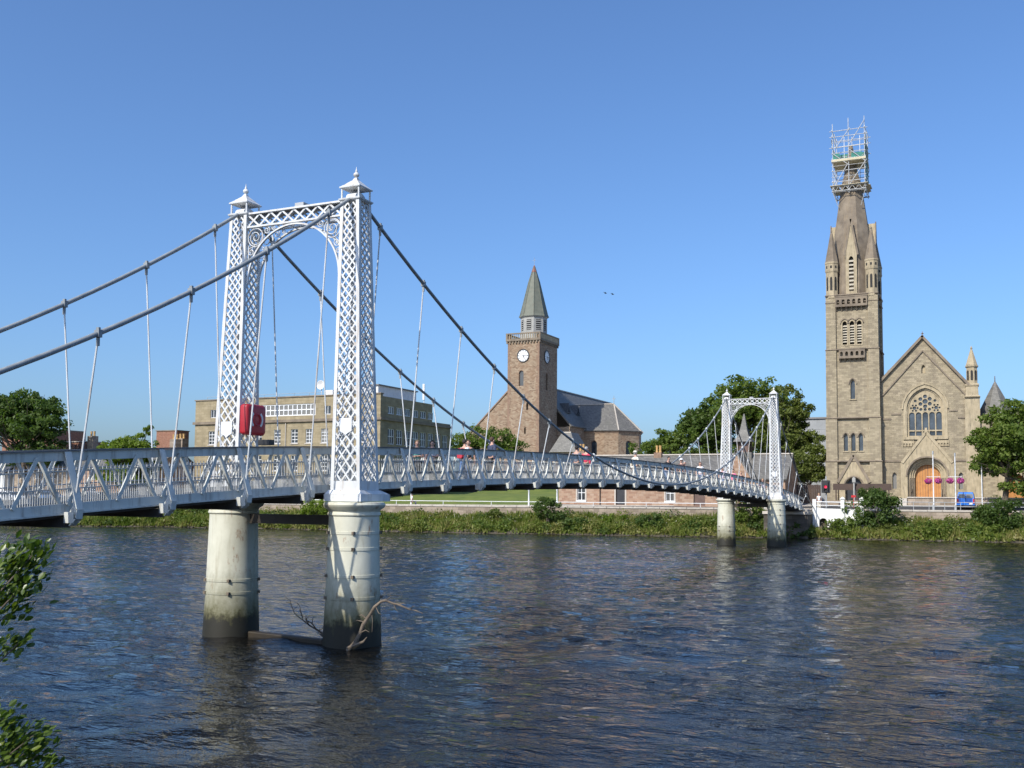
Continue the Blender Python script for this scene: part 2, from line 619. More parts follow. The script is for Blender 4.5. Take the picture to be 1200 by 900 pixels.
M['tyre'] = surf("tyre_rubber", (0.015, 0.015, 0.015), (0.03, 0.03, 0.03), 8.0, 0.9)
M['blue_paint'] = surf("bright_blue_vehicle_paint", (0.025, 0.17, 0.62), (0.03, 0.20, 0.68), 2.0, 0.3, bmp=0)
M['silver_paint'] = surf("silver_vehicle_paint", (0.50, 0.52, 0.54), (0.56, 0.58, 0.60), 2.0, 0.3, metal=0.3, bmp=0)
M['navy_paint'] = surf("dull_blue_vehicle_paint", (0.08, 0.15, 0.28), (0.10, 0.18, 0.32), 2.0, 0.3, bmp=0)
M['red_light'] = surf("red_lens", (0.45, 0.02, 0.02), (0.5, 0.03, 0.03), 2.0, 0.3, bmp=0)
M['pink_flower'] = leafmat("magenta_petunia", [(0.35, 0.02, 0.16), (0.55, 0.05, 0.30), (0.62, 0.14, 0.42)], 0.2)
M['leaf_dark'] = leafmat("dark_green_leaves", [(0.042, 0.076, 0.018), (0.08, 0.132, 0.03), (0.13, 0.185, 0.042)], 0.5, 0.4, 0.75, 0.45)
M['leaf_mid'] = leafmat("mid_green_leaves", [(0.055, 0.095, 0.018), (0.12, 0.18, 0.032), (0.20, 0.25, 0.052)], 0.5, 0.4, 0.75, 0.45)
M['leaf_light'] = leafmat("light_green_leaves", [(0.09, 0.14, 0.016), (0.15, 0.215, 0.026), (0.21, 0.27, 0.035)], 0.5, 0.4, 0.75, 0.45)
M['leaf_olive'] = leafmat("olive_green_leaves", [(0.065, 0.095, 0.022), (0.135, 0.17, 0.038), (0.20, 0.225, 0.06)], 0.5, 0.4, 0.75, 0.45)
M['weeds'] = leafmat("bank_weeds", [(0.022, 0.042, 0.010), (0.075, 0.12, 0.018), (0.15, 0.195, 0.03), (0.26, 0.235, 0.08)], 0.4, 0.42, 1.1, 0.3)
M['skin'] = surf("skin", (0.50, 0.29, 0.21), (0.56, 0.34, 0.25), 6.0, 0.55, bmp=0)
M['traffic_red'] = None
m_, nt_, b_, _o = nodes("lit_red_signal")
b_.inputs["Base Color"].default_value = (0.5, 0.01, 0.03, 1)
b_.inputs["Emission Color"].default_value = (1.0, 0.03, 0.10, 1)
b_.inputs["Emission Strength"].default_value = 0.7
M['traffic_red'] = m_


def cloth(name, c):
    if name not in M:
        M[name] = surf(name, c, [min(0.85, x * 1.2 + 0.01) for x in c], 5.0, 0.85, bmp=0.2)
    return M[name]

# ================================================================== THE SETTING
TW = [(-400, 20), (-200, 36), (-120, 50), (-75, 61), (-66, 65.4), (-52, 67.5), (-30, 69.3), (-23, 71.8), (-16, 73), (-9.6, 74.2),
      (-2, 77), (2.7, 78.0), (12, 78.2), (20, 79.7), (60, 85), (200, 95), (400, 100)]
TWX, TWY = [a for a, _ in TW], [b for _, b in TW]
WALL = [(-400, 15), (-200, 35), (-120, 55), (-75, 67), (-60, 70.5), (-30, 75.5), (-10, 80), (-2.2, 81.8), (6.5, 83.2), (10, 83.6), (20, 85), (60, 90), (200, 100), (400, 104)]


def tw(x):
    return float(np.interp(x, TWX, TWY))


def wl_(x):
    return float(np.interp(x, [a for a, _ in WALL], [b for _, b in WALL]))


GZ = 2.35          # pavement behind the river wall


def gz(x, y):
    """ground height on the far bank"""
    z = GZ + 0.95 * smoothstep(wl_(x) + 1, 97, y)
    hill = smoothstep(100, 128, y) * (1 - smoothstep(-38, -14, x)) * smoothstep(-110, -70, x)
    return z + 4.4 * hill


def grid_mesh(name, xs, ys, fz, mat):
    nx, ny = len(xs), len(ys)
    V = [(x, y, fz(x, y)) for y in ys for x in xs]
    F = [(j * nx + i, j * nx + i + 1, (j + 1) * nx + i + 1, (j + 1) * nx + i) for j in range(ny - 1) for i in range(nx - 1)]
    return mesh_np(name, V, F, mat)


# far-bank ground: one sheet from the river wall to the horizon
xs = list(np.unique(np.concatenate([np.linspace(-1500, -130, 8), np.linspace(-130, 60, 77), np.linspace(60, 1500, 8)])))
V, F = [], []
rows = [0.0, 2, 6, 12, 18, 24, 30, 36, 42, 50, 60, 75, 100, 150, 300, 900, 2500]
for dy in rows:
    for x in xs:
        y = wl_(x) + 0.02 + dy
        V.append((x, y, gz(x, y)))
nx = len(xs)
for j in range(len(rows) - 1):
    for i in range(nx - 1):
        F.append((j * nx + i, j * nx + i + 1, (j + 1) * nx + i + 1, (j + 1) * nx + i))
kind(mesh_np("ground", V, F, M['paving']), 'structure')


def strip(name, d0, d1, dz, mat, x0=-130, x1=60, n=60):
    V, F = [], []
    for i in range(n + 1):
        x = x0 + (x1 - x0) * i / n
        for d in (d0, d1):
            y = wl_(x) + d
            V.append((x, y, gz(x, y) + dz))
        if i:
            F.append((2 * i - 2, 2 * i, 2 * i + 1, 2 * i - 1))
    return kind(mesh_np(name, V, F, mat), 'structure')


strip("road", 3.0, 9.0, 0.03, M['asphalt'])
m = MB()
for i in range(60):
    x0, x1 = -130 + 190 * i / 60, -130 + 190 * (i + 1) / 60
    for d in (2.85, 9.0):
        a, b = wl_(x0) + d, wl_(x1) + d
        z = gz((x0 + x1) / 2, (a + b) / 2)
        m.add([(x0, a, z - 0.1), (x1, b, z - 0.1), (x1, b + 0.15, z - 0.1), (x0, a + 0.15, z - 0.1),
               (x0, a, z + 0.12), (x1, b, z + 0.12), (x1, b + 0.15, z + 0.12), (x0, a + 0.15, z + 0.12)],
              [(0, 3, 2, 1), (4, 5, 6, 7), (0, 1, 5, 4), (1, 2, 6, 5), (2, 3, 7, 6), (3, 0, 4, 7)])
kind(m.build("kerb", M['cap_stone']), 'structure')
# dashed centre line
m = MB()
for i in range(48):
    x0 = -128 + i * 3.8
    x1 = x0 + 1.9
    a, b = wl_(x0) + 5.95, wl_(x1) + 5.95
    m.add([(x0, a, gz(x0, a) + 0.036), (x1, b, gz(x1, b) + 0.036), (x1, b + 0.1, gz(x1, b) + 0.036), (x0, a + 0.1, gz(x0, a) + 0.036)], [(0, 1, 2, 3)])
kind(m.build("road_marking", M['white_marking'] if 'white_marking' in M else M['white_plastic']), 'structure')

# grassy slope below the old church
V, F = [], []
xs = np.linspace(-75, -28.9, 30)
for j, dy in enumerate(np.linspace(9.4, 46, 26)):
    for x in xs:
        y = wl_(x) + dy
        V.append((x, y, gz(x, y) + 0.03 + 0.6 * smoothstep(10, 20, dy)))
for j in range(25):
    for i in range(29):
        F.append((j * 30 + i, j * 30 + i + 1, (j + 1) * 30 + i + 1, (j + 1) * 30 + i))
kind(mesh_np("lawn", V, F, M['lawn']), 'structure')

# sloping earth bank between the water and the river wall
rng = np.random.default_rng(5)
V, F = [], []
xs = np.concatenate([np.linspace(-400, -130, 10), np.linspace(-126, 60, 160), np.linspace(70, 400, 10)])
prof = [(-3.0, -1.2), (-0.6, -0.25), (0.0, 0.02), (0.5, 0.32), (0.3, 0.0)]
for x in xs:
    a, b = tw(x), wl_(x)
    for k, (f, z) in enumerate([(None, -1.2), (None, -0.2), (None, 0.12), (0.25, 0.55), (0.5, 0.95), (0.8, 1.3), (1.0, 1.5)]):
        j = float(rng.normal(0, 0.15))
        if f is None:
            y = a + (-3, -0.5, 0.0)[k]
        else:
            y = a + (b - a) * f
        V.append((x, y + (0.5 * j if k < 6 else 0.4), z + (j * 0.5 if k > 1 else 0)))
for i in range(len(xs) - 1):
    for k in range(6):
        F.append((i * 7 + k, (i + 1) * 7 + k, (i + 1) * 7 + k + 1, i * 7 + k + 1))
kind(mesh_np("river_bank", V, F, M['earth']), 'structure')

rng = np.random.default_rng(15)
m = MB()
for i in range(230):
    x = float(rng.uniform(-96, 28))
    y = tw(x) + float(rng.normal(-0.1, 0.25))
    r = float(rng.uniform(0.05, 0.19))
    q = [(x + r * a, y + r * b, -0.02 + r * c) for a, b, c in ((-1, -0.7, -0.3), (0.9, -0.9, -0.3), (1.1, 0.6, -0.3), (-0.8, 0.9, -0.3))]
    k = [(x + r * a * rng.uniform(0.4, 0.8), y + r * b * rng.uniform(0.4, 0.8), r * rng.uniform(0.4, 0.9)) for a, b in ((-1, -1), (1, -1), (1, 1), (-1, 1))]
    m.loft([q, k])
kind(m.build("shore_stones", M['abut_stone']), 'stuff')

# near bank behind and under the camera
V, F = [], []
xs = np.concatenate([np.linspace(-1500, -60, 6), np.linspace(-50, 80, 66), np.linspace(90, 1500, 6)])
for x in xs:
    e = -19.4 - 0.9 * math.sin(x * 0.23) - 0.6 * smoothstep(12, 20, x)
    for k, (dy, z) in enumerate([(2.0, -1.0), (0.0, 0.02), (-0.8, 0.9), (-1.5, 1.6), (-2.4, 2.2), (-4, 2.35), (-40, 2.6), (-1500, 3.0)]):
        V.append((x, e + dy, z))
for i in range(len(xs) - 1):
    for k in range(7):
        F.append((i * 8 + k, i * 8 + k + 1, (i + 1) * 8 + k + 1, (i + 1) * 8 + k))
kind(mesh_np("near_bank", V, F, M['earth']), 'structure')

# ------------------------------------------------------------------ river
def water():
    rng = np.random.default_rng(11)
    xs = np.concatenate([[-1500, -300, -150], np.linspace(-75, 52, 620), [100, 200, 1500]])
    d = 0.085
    ys = [-19.0]
    while ys[-1] < 90:
        ys.append(ys[-1] + 0.11 + 0.0028 * (ys[-1] + 19))
    ys = np.array(ys + [110.0])
    X, Y = np.meshgrid(xs, ys)
    Z = np.zeros_like(X)
    for i in range(44):
        lam = 0.6 * (1.045 ** i) * rng.uniform(0.92, 1.08)
        th = rng.normal(math.pi / 2 * 0.6, 0.8)
        k = 2 * math.pi / lam
        amp = 0.024 * (lam / 0.6) ** -0.45 / k
        ph = rng.uniform(0, 2 * math.pi)
        Z += amp * np.sin(k * (X * math.cos(th) + Y * math.sin(th)) + ph
                          + 1.5 * np.sin(0.41 * X + 0.63 * Y + ph * 2.3) + 1.1 * np.sin(0.95 * X - 0.7 * Y + ph))
    calm = 0.55 + 0.45 * np.sin(0.11 * X + 0.5 * np.sin(0.17 * Y)) * np.sin(0.19 * Y + 0.6 * np.sin(0.09 * X))
    Z *= 0.65 + 0.6 * calm
    edge = np.clip((X + 75) / 6, 0, 1) * np.clip((52 - X) / 6, 0, 1)
    Z *= edge
    V = np.stack([X, Y, Z], -1).reshape(-1, 3)
    ny, nx = X.shape
    i, j = np.meshgrid(np.arange(nx - 1), np.arange(ny - 1))
    a = (j * nx + i).ravel()
    F = np.stack([a, a + 1, a + nx + 1, a + nx], 1)
    m, nt, b, out = nodes("peaty_river_water")
    p = pos(nt)
    pst = pos(nt, (0.55, 1.0, 1.0))
    n1 = noise(nt, pst, 2.0, 4, 0.55)
    n2 = noise(nt, pst, 6.0, 4, 0.6)
    n3 = noise(nt, pos(nt, (0.06, 0.16, 1)), 1.0, 4, 0.6)
    b.inputs["Base Color"].default_value = (0.005, 0.0045, 0.0035, 1)
    b.inputs["Roughness"].default_value = 0.02
    b.inputs["IOR"].default_value = 1.333
    a1 = N(nt, "ShaderNodeMath", operation='MULTIPLY_ADD')
    nt.links.new(n2, a1.inputs[0])
    a1.inputs[1].default_value = 0.30
    nt.links.new(n1, a1.inputs[2])
    bn = N(nt, "ShaderNodeBump", Distance=0.15)
    sm = N(nt, "ShaderNodeMapRange")
    sm.inputs["From Min"].default_value = 0.35
    sm.inputs["From Max"].default_value = 0.65
    sm.inputs["To Min"].default_value = 0.4
    sm.inputs["To Max"].default_value = 1.35
    nt.links.new(n3, sm.inputs["Value"])
    nt.links.new(sm.outputs[0], bn.inputs["Strength"])
    nt.links.new(a1.outputs[0], bn.inputs["Height"])
    nt.links.new(bn.outputs[0], b.inputs["Normal"])
    o = mesh_np("water", V, F, m)
    o.data.polygons.foreach_set("use_smooth", [True] * len(F))
    return kind(o, 'structure')


water()

# ================================================================== THE SUSPENSION BRIDGE
bridge = thing("suspension_bridge", "white iron lattice suspension footbridge with two pairs of lattice towers crossing the river", "bridge", (0, 0, 0))
ZB = np.polyfit([-22, -16, -10, -5, 0, 5, 12, 20, 30, 40, 48, 54, 60, 66, 73, 79], [2.35, 2.88, 3.40, 3.78, 4.03, 4.2, 4.38, 4.46, 4.5, 4.46, 4.3, 4.08, 3.85, 3.5, 3.04, 2.62], 5)
P = 2.4733
LEN = 60.0
HW = 1.15           # truss half spacing
TH = 1.25           # truss height
T0, T1 = -21.0, 79.0


def zb(t):
    return float(np.polyval(ZB, t))


def zt(t):
    return zb(t) + TH


def cable_z(t):
    if t < 0:
        return 12.11 + 0.6904 * t + 0.0116 * t * t
    if t > LEN:
        s = LEN - t
        return 12.11 + 0.6904 * s + 0.0116 * s * s
    return 4.57 + (12.11 - 4.57) * ((t - LEN / 2) / (LEN / 2)) ** 2


CR = 1.90           # cable half spacing


def fo(x):
    return x


def sweep_chord(x0, x1, dz0, dz1, name, mat, lo=T0, hi=T1, par=bridge):
    m = MB()
    rings = []
    n = 80
    for i in range(n + 1):
        t = lo + (hi - lo) * i / n
        z = zb(t)
        rings.append([(x0, t, z + dz0), (x1, t, z + dz0), (x1, t, z + dz1), (x0, t, z + dz1)])
    m.loft(rings)
    return m.build(name, mat, par)


for s in (1, -1):
    a, b = sorted((s * (HW - 0.02), s * (HW + 0.02)))
    sweep_chord(a, b, TH - 0.21, TH - 0.034, "top_chord", M['paint_blue'])
    a, b = sorted((s * (HW - 0.12), s * (HW + 0.07)))
    sweep_chord(a, b, TH - 0.03, TH, "top_chord_plate", M['chordtop'])
    a, b = sorted((s * (HW - 0.03), s * (HW + 0.03)))
    sweep_chord(a, b, 0.0, 0.21, "bottom_chord", M['paint_blue'])
    a, b = sorted((s * (HW + 0.033), s * (HW + 0.09)))
    sweep_chord(a, b, 0.0, 0.03, "bottom_chord_flange", M['paint_blue'])
sweep_chord(-HW + 0.035, HW - 0.035, -0.06, 0.02, "deck", M['deckdark'])

# warren diagonals, one flat bar each
k0, k1 = int(math.floor(T0 / P)) + 1, int(math.floor(T1 / P)) - 1
stations = [(k + 0.5) * P for k in range(k0, k1 + 1)]
stations = [t for t in stations if T0 < t < T1]
for s in (1, -1):
    far = MB()
    nfar = 0
    for k in range(k0 * 2, k1 * 2 + 1):
        tb = (k + 1) * P / 2                  # bottom node on a station or half-way between two
        if tb - P / 4 < T0 or tb + P / 4 > T1:
            continue
        for d in (-1, 1):
            ttop = tb + d * P / 4 * 0.9
            m = MB()
            x = s * (HW + 0.025 + (0.02 if d > 0 else -0.07))
            p = Vector((x, tb + d * 0.05, zb(tb) + 0.18))
            q = Vector((x, ttop, zt(ttop) - 0.14))
            m.bar(p, q, 0.035, 0.085, (s, 0, 0)) if False else m.bar(p, q, 0.075, 0.03, (s, 0, 0))
            # outstanding leg of the angle
            off = Vector((-s * 0.035, d * 0.03, 0.012))
            m.bar(p + off, q + off, 0.012, 0.055, (s, 0, 0))
            if -14 < tb < 55:
                m.build("diagonal", M['paint_blue'], bridge)
            else:
                far.v, far.f = far.v, far.f
                far.add(m.v, m.f)
    kind(far.build("distant_diagonals", M['paint_blue'], bridge), 'stuff')

# slanting outriggers, cross beams under the deck and hangers
for t in stations:
    m = MB()
    m.box(-1.24, 1.24, t - 0.05, t + 0.05, zb(t) - 0.23, zb(t) - 0.065)
    m.box(-1.24, 1.24, t - 0.10, t + 0.10, zb(t) - 0.25, zb(t) - 0.23)
    m.build("cross_beam", M['deckdark'], bridge)  # dark colour stands in for the shade under the deck
    for s in (1, -1):
        m = MB()
        top = Vector((s * (HW + 0.05), t, zt(t) - 0.03))
        knee = Vector((s * 1.58, t, zb(t) + 0.10))
        toe = Vector((s * 1.56, t, zb(t) - 0.07))
        heel = Vector((s * 1.40, t, zb(t) - 0.20))
        m.bar(top, knee, 0.035, 0.20, (0, 1, 0)) if False else None
        for a, b in ((top, knee), (knee, toe), (toe, heel)):
            d = (b - a).normalized()
            m.bar(a - d * 0.01, b + d * 0.01, 0.155, 0.022, (s, 0, 0.3))
        # bracket ends of the floor beam
        for dy in (-0.075, 0.06):
            xs2 = sorted((s * 1.245, s * 1.50))
            m.box(xs2[0], xs2[1], t + dy, t + dy + 0.015, zb(t) - 0.16, zb(t) + 0.05)
        # web plate behind the flange
        w = [(s * (HW + 0.06), zt(t) - 0.05), (s * 1.57, zb(t) + 0.10), (s * 1.55, zb(t) - 0.07), (s * 1.40, zb(t) - 0.19),
             (s * 1.30, zb(t) + 0.02), (s * 1.42, zb(t) + 0.2)]
        if s < 0:
            w = w[::-1]
        vs = [(x, t - 0.012, z) for x, z in w] + [(x, t + 0.012, z) for x, z in w]
        n = len(w)
        fs = [tuple(range(n))[::-1], tuple(range(n, 2 * n))] + [(i, (i + 1) % n, (i + 1) % n + n, i + n) for i in range(n)]
        m.add(vs, fs)
        m.build("outrigger", M['paint_blue'], bridge)
        # hanger rod with a clamp on the cable
        cz = cable_z(t)
        if cz > zb(t) + 0.55:
            h = MB()
            topz = cz - 0.09
            ax = CR
            h.tube([(s * ax, t, topz), (s * 1.42, t, zb(t) + 0.06)], 0.020, 6)
            ho = h.build("hanger", M['paint'], bridge, smooth=True)
            c = MB()
            c.box(s * ax - 0.062, s * ax + 0.062, t - 0.045, t + 0.045, cz - 0.075, cz + 0.068)
            c.box(s * ax - 0.035, s * ax + 0.035, t - 0.025, t + 0.025, cz + 0.068, cz + 0.12)
            c.box(s * ax - 0.03, s * ax + 0.03, t - 0.02, t + 0.02, cz - 0.24, cz - 0.075)
            c.build("cable_clamp", M['cable'] if t < LEN * 0.3 else M['paint'], ho)

# main cables
for s in (1, -1):
    ts = list(np.linspace(-22.5, 0, 26)) + list(np.linspace(0, LEN, 61))[1:] + list(np.linspace(LEN, 82, 26))[1:]
    pts = []
    for t in ts:
        z = max(cable_z(t), zb(min(T1, max(T0, t))) - 0.6)
        pts.append((s * CR, t, z))
    MB().tube(pts, 0.051, 10).build("main_cable", M['cable'], bridge, smooth=True)

# footway railings inside the trusses: pointed bars with a denser lower half
for s in (1, -1):
    x = s * (HW - 0.20)
    m = MB()
    n = int((T1 - T0) / 0.055)
    for i in range(n):
        t = T0 + 0.055 * (i + 0.5)
        z = zb(t) + 0.021
        top = z + (0.90 if i % 2 == 0 else 0.47)
        r = 0.0062
        m.v.extend([])
        m.add([(x - r, t - r, z), (x + r, t - r, z), (x + r, t + r, z), (x - r, t + r, z),
               (x - r, t - r, top - 0.05), (x + r, t - r, top - 0.05), (x + r, t + r, top - 0.05), (x - r, t + r, top - 0.05), (x, t, top)],
              [(0, 1, 5, 4), (1, 2, 6, 5), (2, 3, 7, 6), (3, 0, 4, 7), (4, 5, 8), (5, 6, 8), (6, 7, 8), (7, 4, 8)])
    kind(m.build("railing_bars", M['railbar'], bridge), 'stuff')
    for dz in (0.10, 0.47, 0.82):
        a, b = sorted((x - 0.02, x + 0.02))
        sweep_chord(a, b, dz, dz + 0.025, "railing_rail", M['railbar'])

# ------------------------------------------------------------------ towers
PB, PT = 4.06, 11.90       # foot and top of the pylons
HB, HT = 0.45, 0.285       # half width at foot and top
BX, TX = 2.03, 1.90        # distance of the pylon axis from the bridge axis


def pyl(s, z):
    f = (z - PB) / (PT - PB)
    return s * (BX + (TX - BX) * f), HB + (HT - HB) * f


def lattice_bars(fn, zlo, zhi, n=3, aspect=1.22):
    """yield (p, q) in face coordinates for crossed bars; fn(z) half width"""
    lv = [zlo]
    while lv[-1] < zhi:
        lv.append(lv[-1] + aspect * 2 * fn(lv[-1]) / n)
    st = lv[1] - lv[0]
    lv = [zlo - st * (n - i) for i in range(n)] + lv
    out = []
    for i in range(len(lv)):
        a = lv[i]
        b = lv[i + n] if i + n < len(lv) else a + n * aspect * 2 * fn(min(a, zhi)) / n
        for d in (1, -1):
            f0 = max(0.0, (zlo - a) / (b - a))
            f1 = min(1.0, (zhi - a) / (b - a))
            if f1 - f0 < 0.05:
                continue
            za, zb_ = a + (b - a) * f0, a + (b - a) * f1
            ua, ub = d * (-1 + 2 * f0) * fn(za), d * (-1 + 2 * f1) * fn(zb_)
            out.append(((ua, za), (ub, zb_), d))
    return out


def pylon(s, t0, near):
    root = bridge
    zlo, zhi = PB + 0.24, PT - 0.08
    mb = MB()
    # plate belt at the foot and head, corner angles
    cx, h = pyl(s, PB)
    mb.box(cx - h, cx + h, t0 - h, t0 + h, PB, zlo)
    po = mb.build("pylon", M['paint'], root)
    for sx in (-1, 1):
        for sy in (-1, 1):
            c = MB()
            x0, h0 = pyl(s, PB)
            x1, h1 = pyl(s, PT)
            for dx, dy, w, hh in ((0.045, 0.0, 0.09, 0.02), (0.0, 0.045, 0.02, 0.09)):
                rings = []
                for xx, hx, z in ((x0, h0, PB), (x1, h1, PT)):
                    ex, ey = xx + sx * hx, t0 + sy * hx
                    if hh < w:
                        xs_ = sorted((ex + sx * 0.012, ex - sx * w))
                        ys_ = sorted((ey + sy * 0.012, ey - sy * 0.008))
                    else:
                        xs_ = sorted((ex + sx * 0.010, ex - sx * 0.010))
                        ys_ = sorted((ey + sy * 0.010, ey - sy * hh))
                    rings.append([(xs_[0], ys_[0], z), (xs_[1], ys_[0], z), (xs_[1], ys_[1], z), (xs_[0], ys_[1], z)])
                c.loft(rings)
            c.build("corner_post", M['paint'], po)
    stuffm = MB()
    w, th = 0.044, 0.012
    for face in range(4):
        single = near and face in (0, 1)
        for (ua, za), (ub, zb_), d in lattice_bars(lambda z: pyl(s, z)[1] - 0.02, zlo, zhi):
            pts = []
            for u, z in ((ua, za), (ub, zb_)):
                cx, h = pyl(s, z)
                off = h - 0.012 - (0.013 if d > 0 else 0.0)
                if face == 0:
                    pts.append(Vector((cx + u, t0 - off, z)))
                elif face == 1:
                    pts.append(Vector((cx + off, t0 + u, z)))
                elif face == 2:
                    pts.append(Vector((cx + u, t0 + off, z)))
                else:
                    pts.append(Vector((cx - off, t0 + u, z)))
            nrm = ((0, -1, 0), (1, 0, 0), (0, 1, 0), (-1, 0, 0))[face]
            if single:
                MB().bar(pts[0], pts[1], w, th, nrm).build("lattice_bar", M['paint'], po)
            else:
                stuffm.bar(pts[0], pts[1], w, th, nrm)
    kind(stuffm.build("lattice", M['paint'], po), 'stuff')
    # shield plaque on the face towards the near bank
    cx, h = pyl(s, 5.75)
    pl = MB().plate([(-0.19, 0.0), (-0.08, -0.05), (0.0, -0.11), (0.08, -0.05), (0.19, 0.0), (0.19, 0.34), (-0.19, 0.34)], [], (cx, t0 - h - 0.03, 5.62), (1, 0, 0), (0, 0, 1), 0.025)
    pl.build("plaque", M['white_metal'], po)
    # cap: plate, saddle, four little posts, pyramid roof, ball finial
    cx = s * TX
    m = MB()
    m.loft([[(cx - a, t0 - a, z), (cx + a, t0 - a, z), (cx + a, t0 + a, z), (cx - a, t0 + a, z)] for a, z in ((0.29, 11.86), (0.335, 11.90), (0.345, 11.935), (0.30, 11.96))])
    m.build("cap_plate", M['paint'], po)
    m = MB()
    pr = []
    for i in range(9):
        a = math.pi * i / 8
        pr.append((0.26 * math.cos(a), 0.17 * math.sin(a)))
    rings = [[(cx - 0.15, t0 + y, 11.965 + z) for y, z in pr], [(cx + 0.15, t0 + y, 11.965 + z) for y, z in pr]]
    m.loft(rings)
    m.build("cable_saddle", M['paint'], po, smooth=True)
    for sx in (-1, 1):
        for sy in (-1, 1):
            MB().tube([(cx + sx * 0.27, t0 + sy * 0.27, 11.93), (cx + sx * 0.27, t0 + sy * 0.27, 12.26)], 0.026, 8).build("cap_post", M['paint'], po, smooth=True)
    m = MB()
    m.loft([[(cx - a, t0 - a, z), (cx + a, t0 - a, z), (cx + a, t0 + a, z), (cx - a, t0 + a, z)] for a, z in ((0.26, 12.22), (0.325, 12.24), (0.33, 12.27), (0.215, 12.36), (0.205, 12.375), (0.07, 12.50), (0.045, 12.56))])
    m.build("cap_roof", M['paint'], po)
    MB().lathe([(0.04, 12.545), (0.05, 12.565), (0.028, 12.585), (0.065, 12.61), (0.083, 12.645), (0.072, 12.69), (0.04, 12.72), (0.028, 12.74), (0.034, 12.76), (0.014, 12.80), (0.005, 12.88)],
               (cx, t0), 14).build("finial", M['paint'], po, smooth=True)
    return po


def spiral(c, r, turns, a0, flip, n=26):
    pts = []
    for i in range(n + 1):
        f = i / n
        a = a0 + flip * 2 * math.pi * turns * f
        rr = r * (1 - 0.78 * f)
        pts.append((c[0] + rr * math.cos(a), c[2], c[1] + rr * math.sin(a)))
    return pts


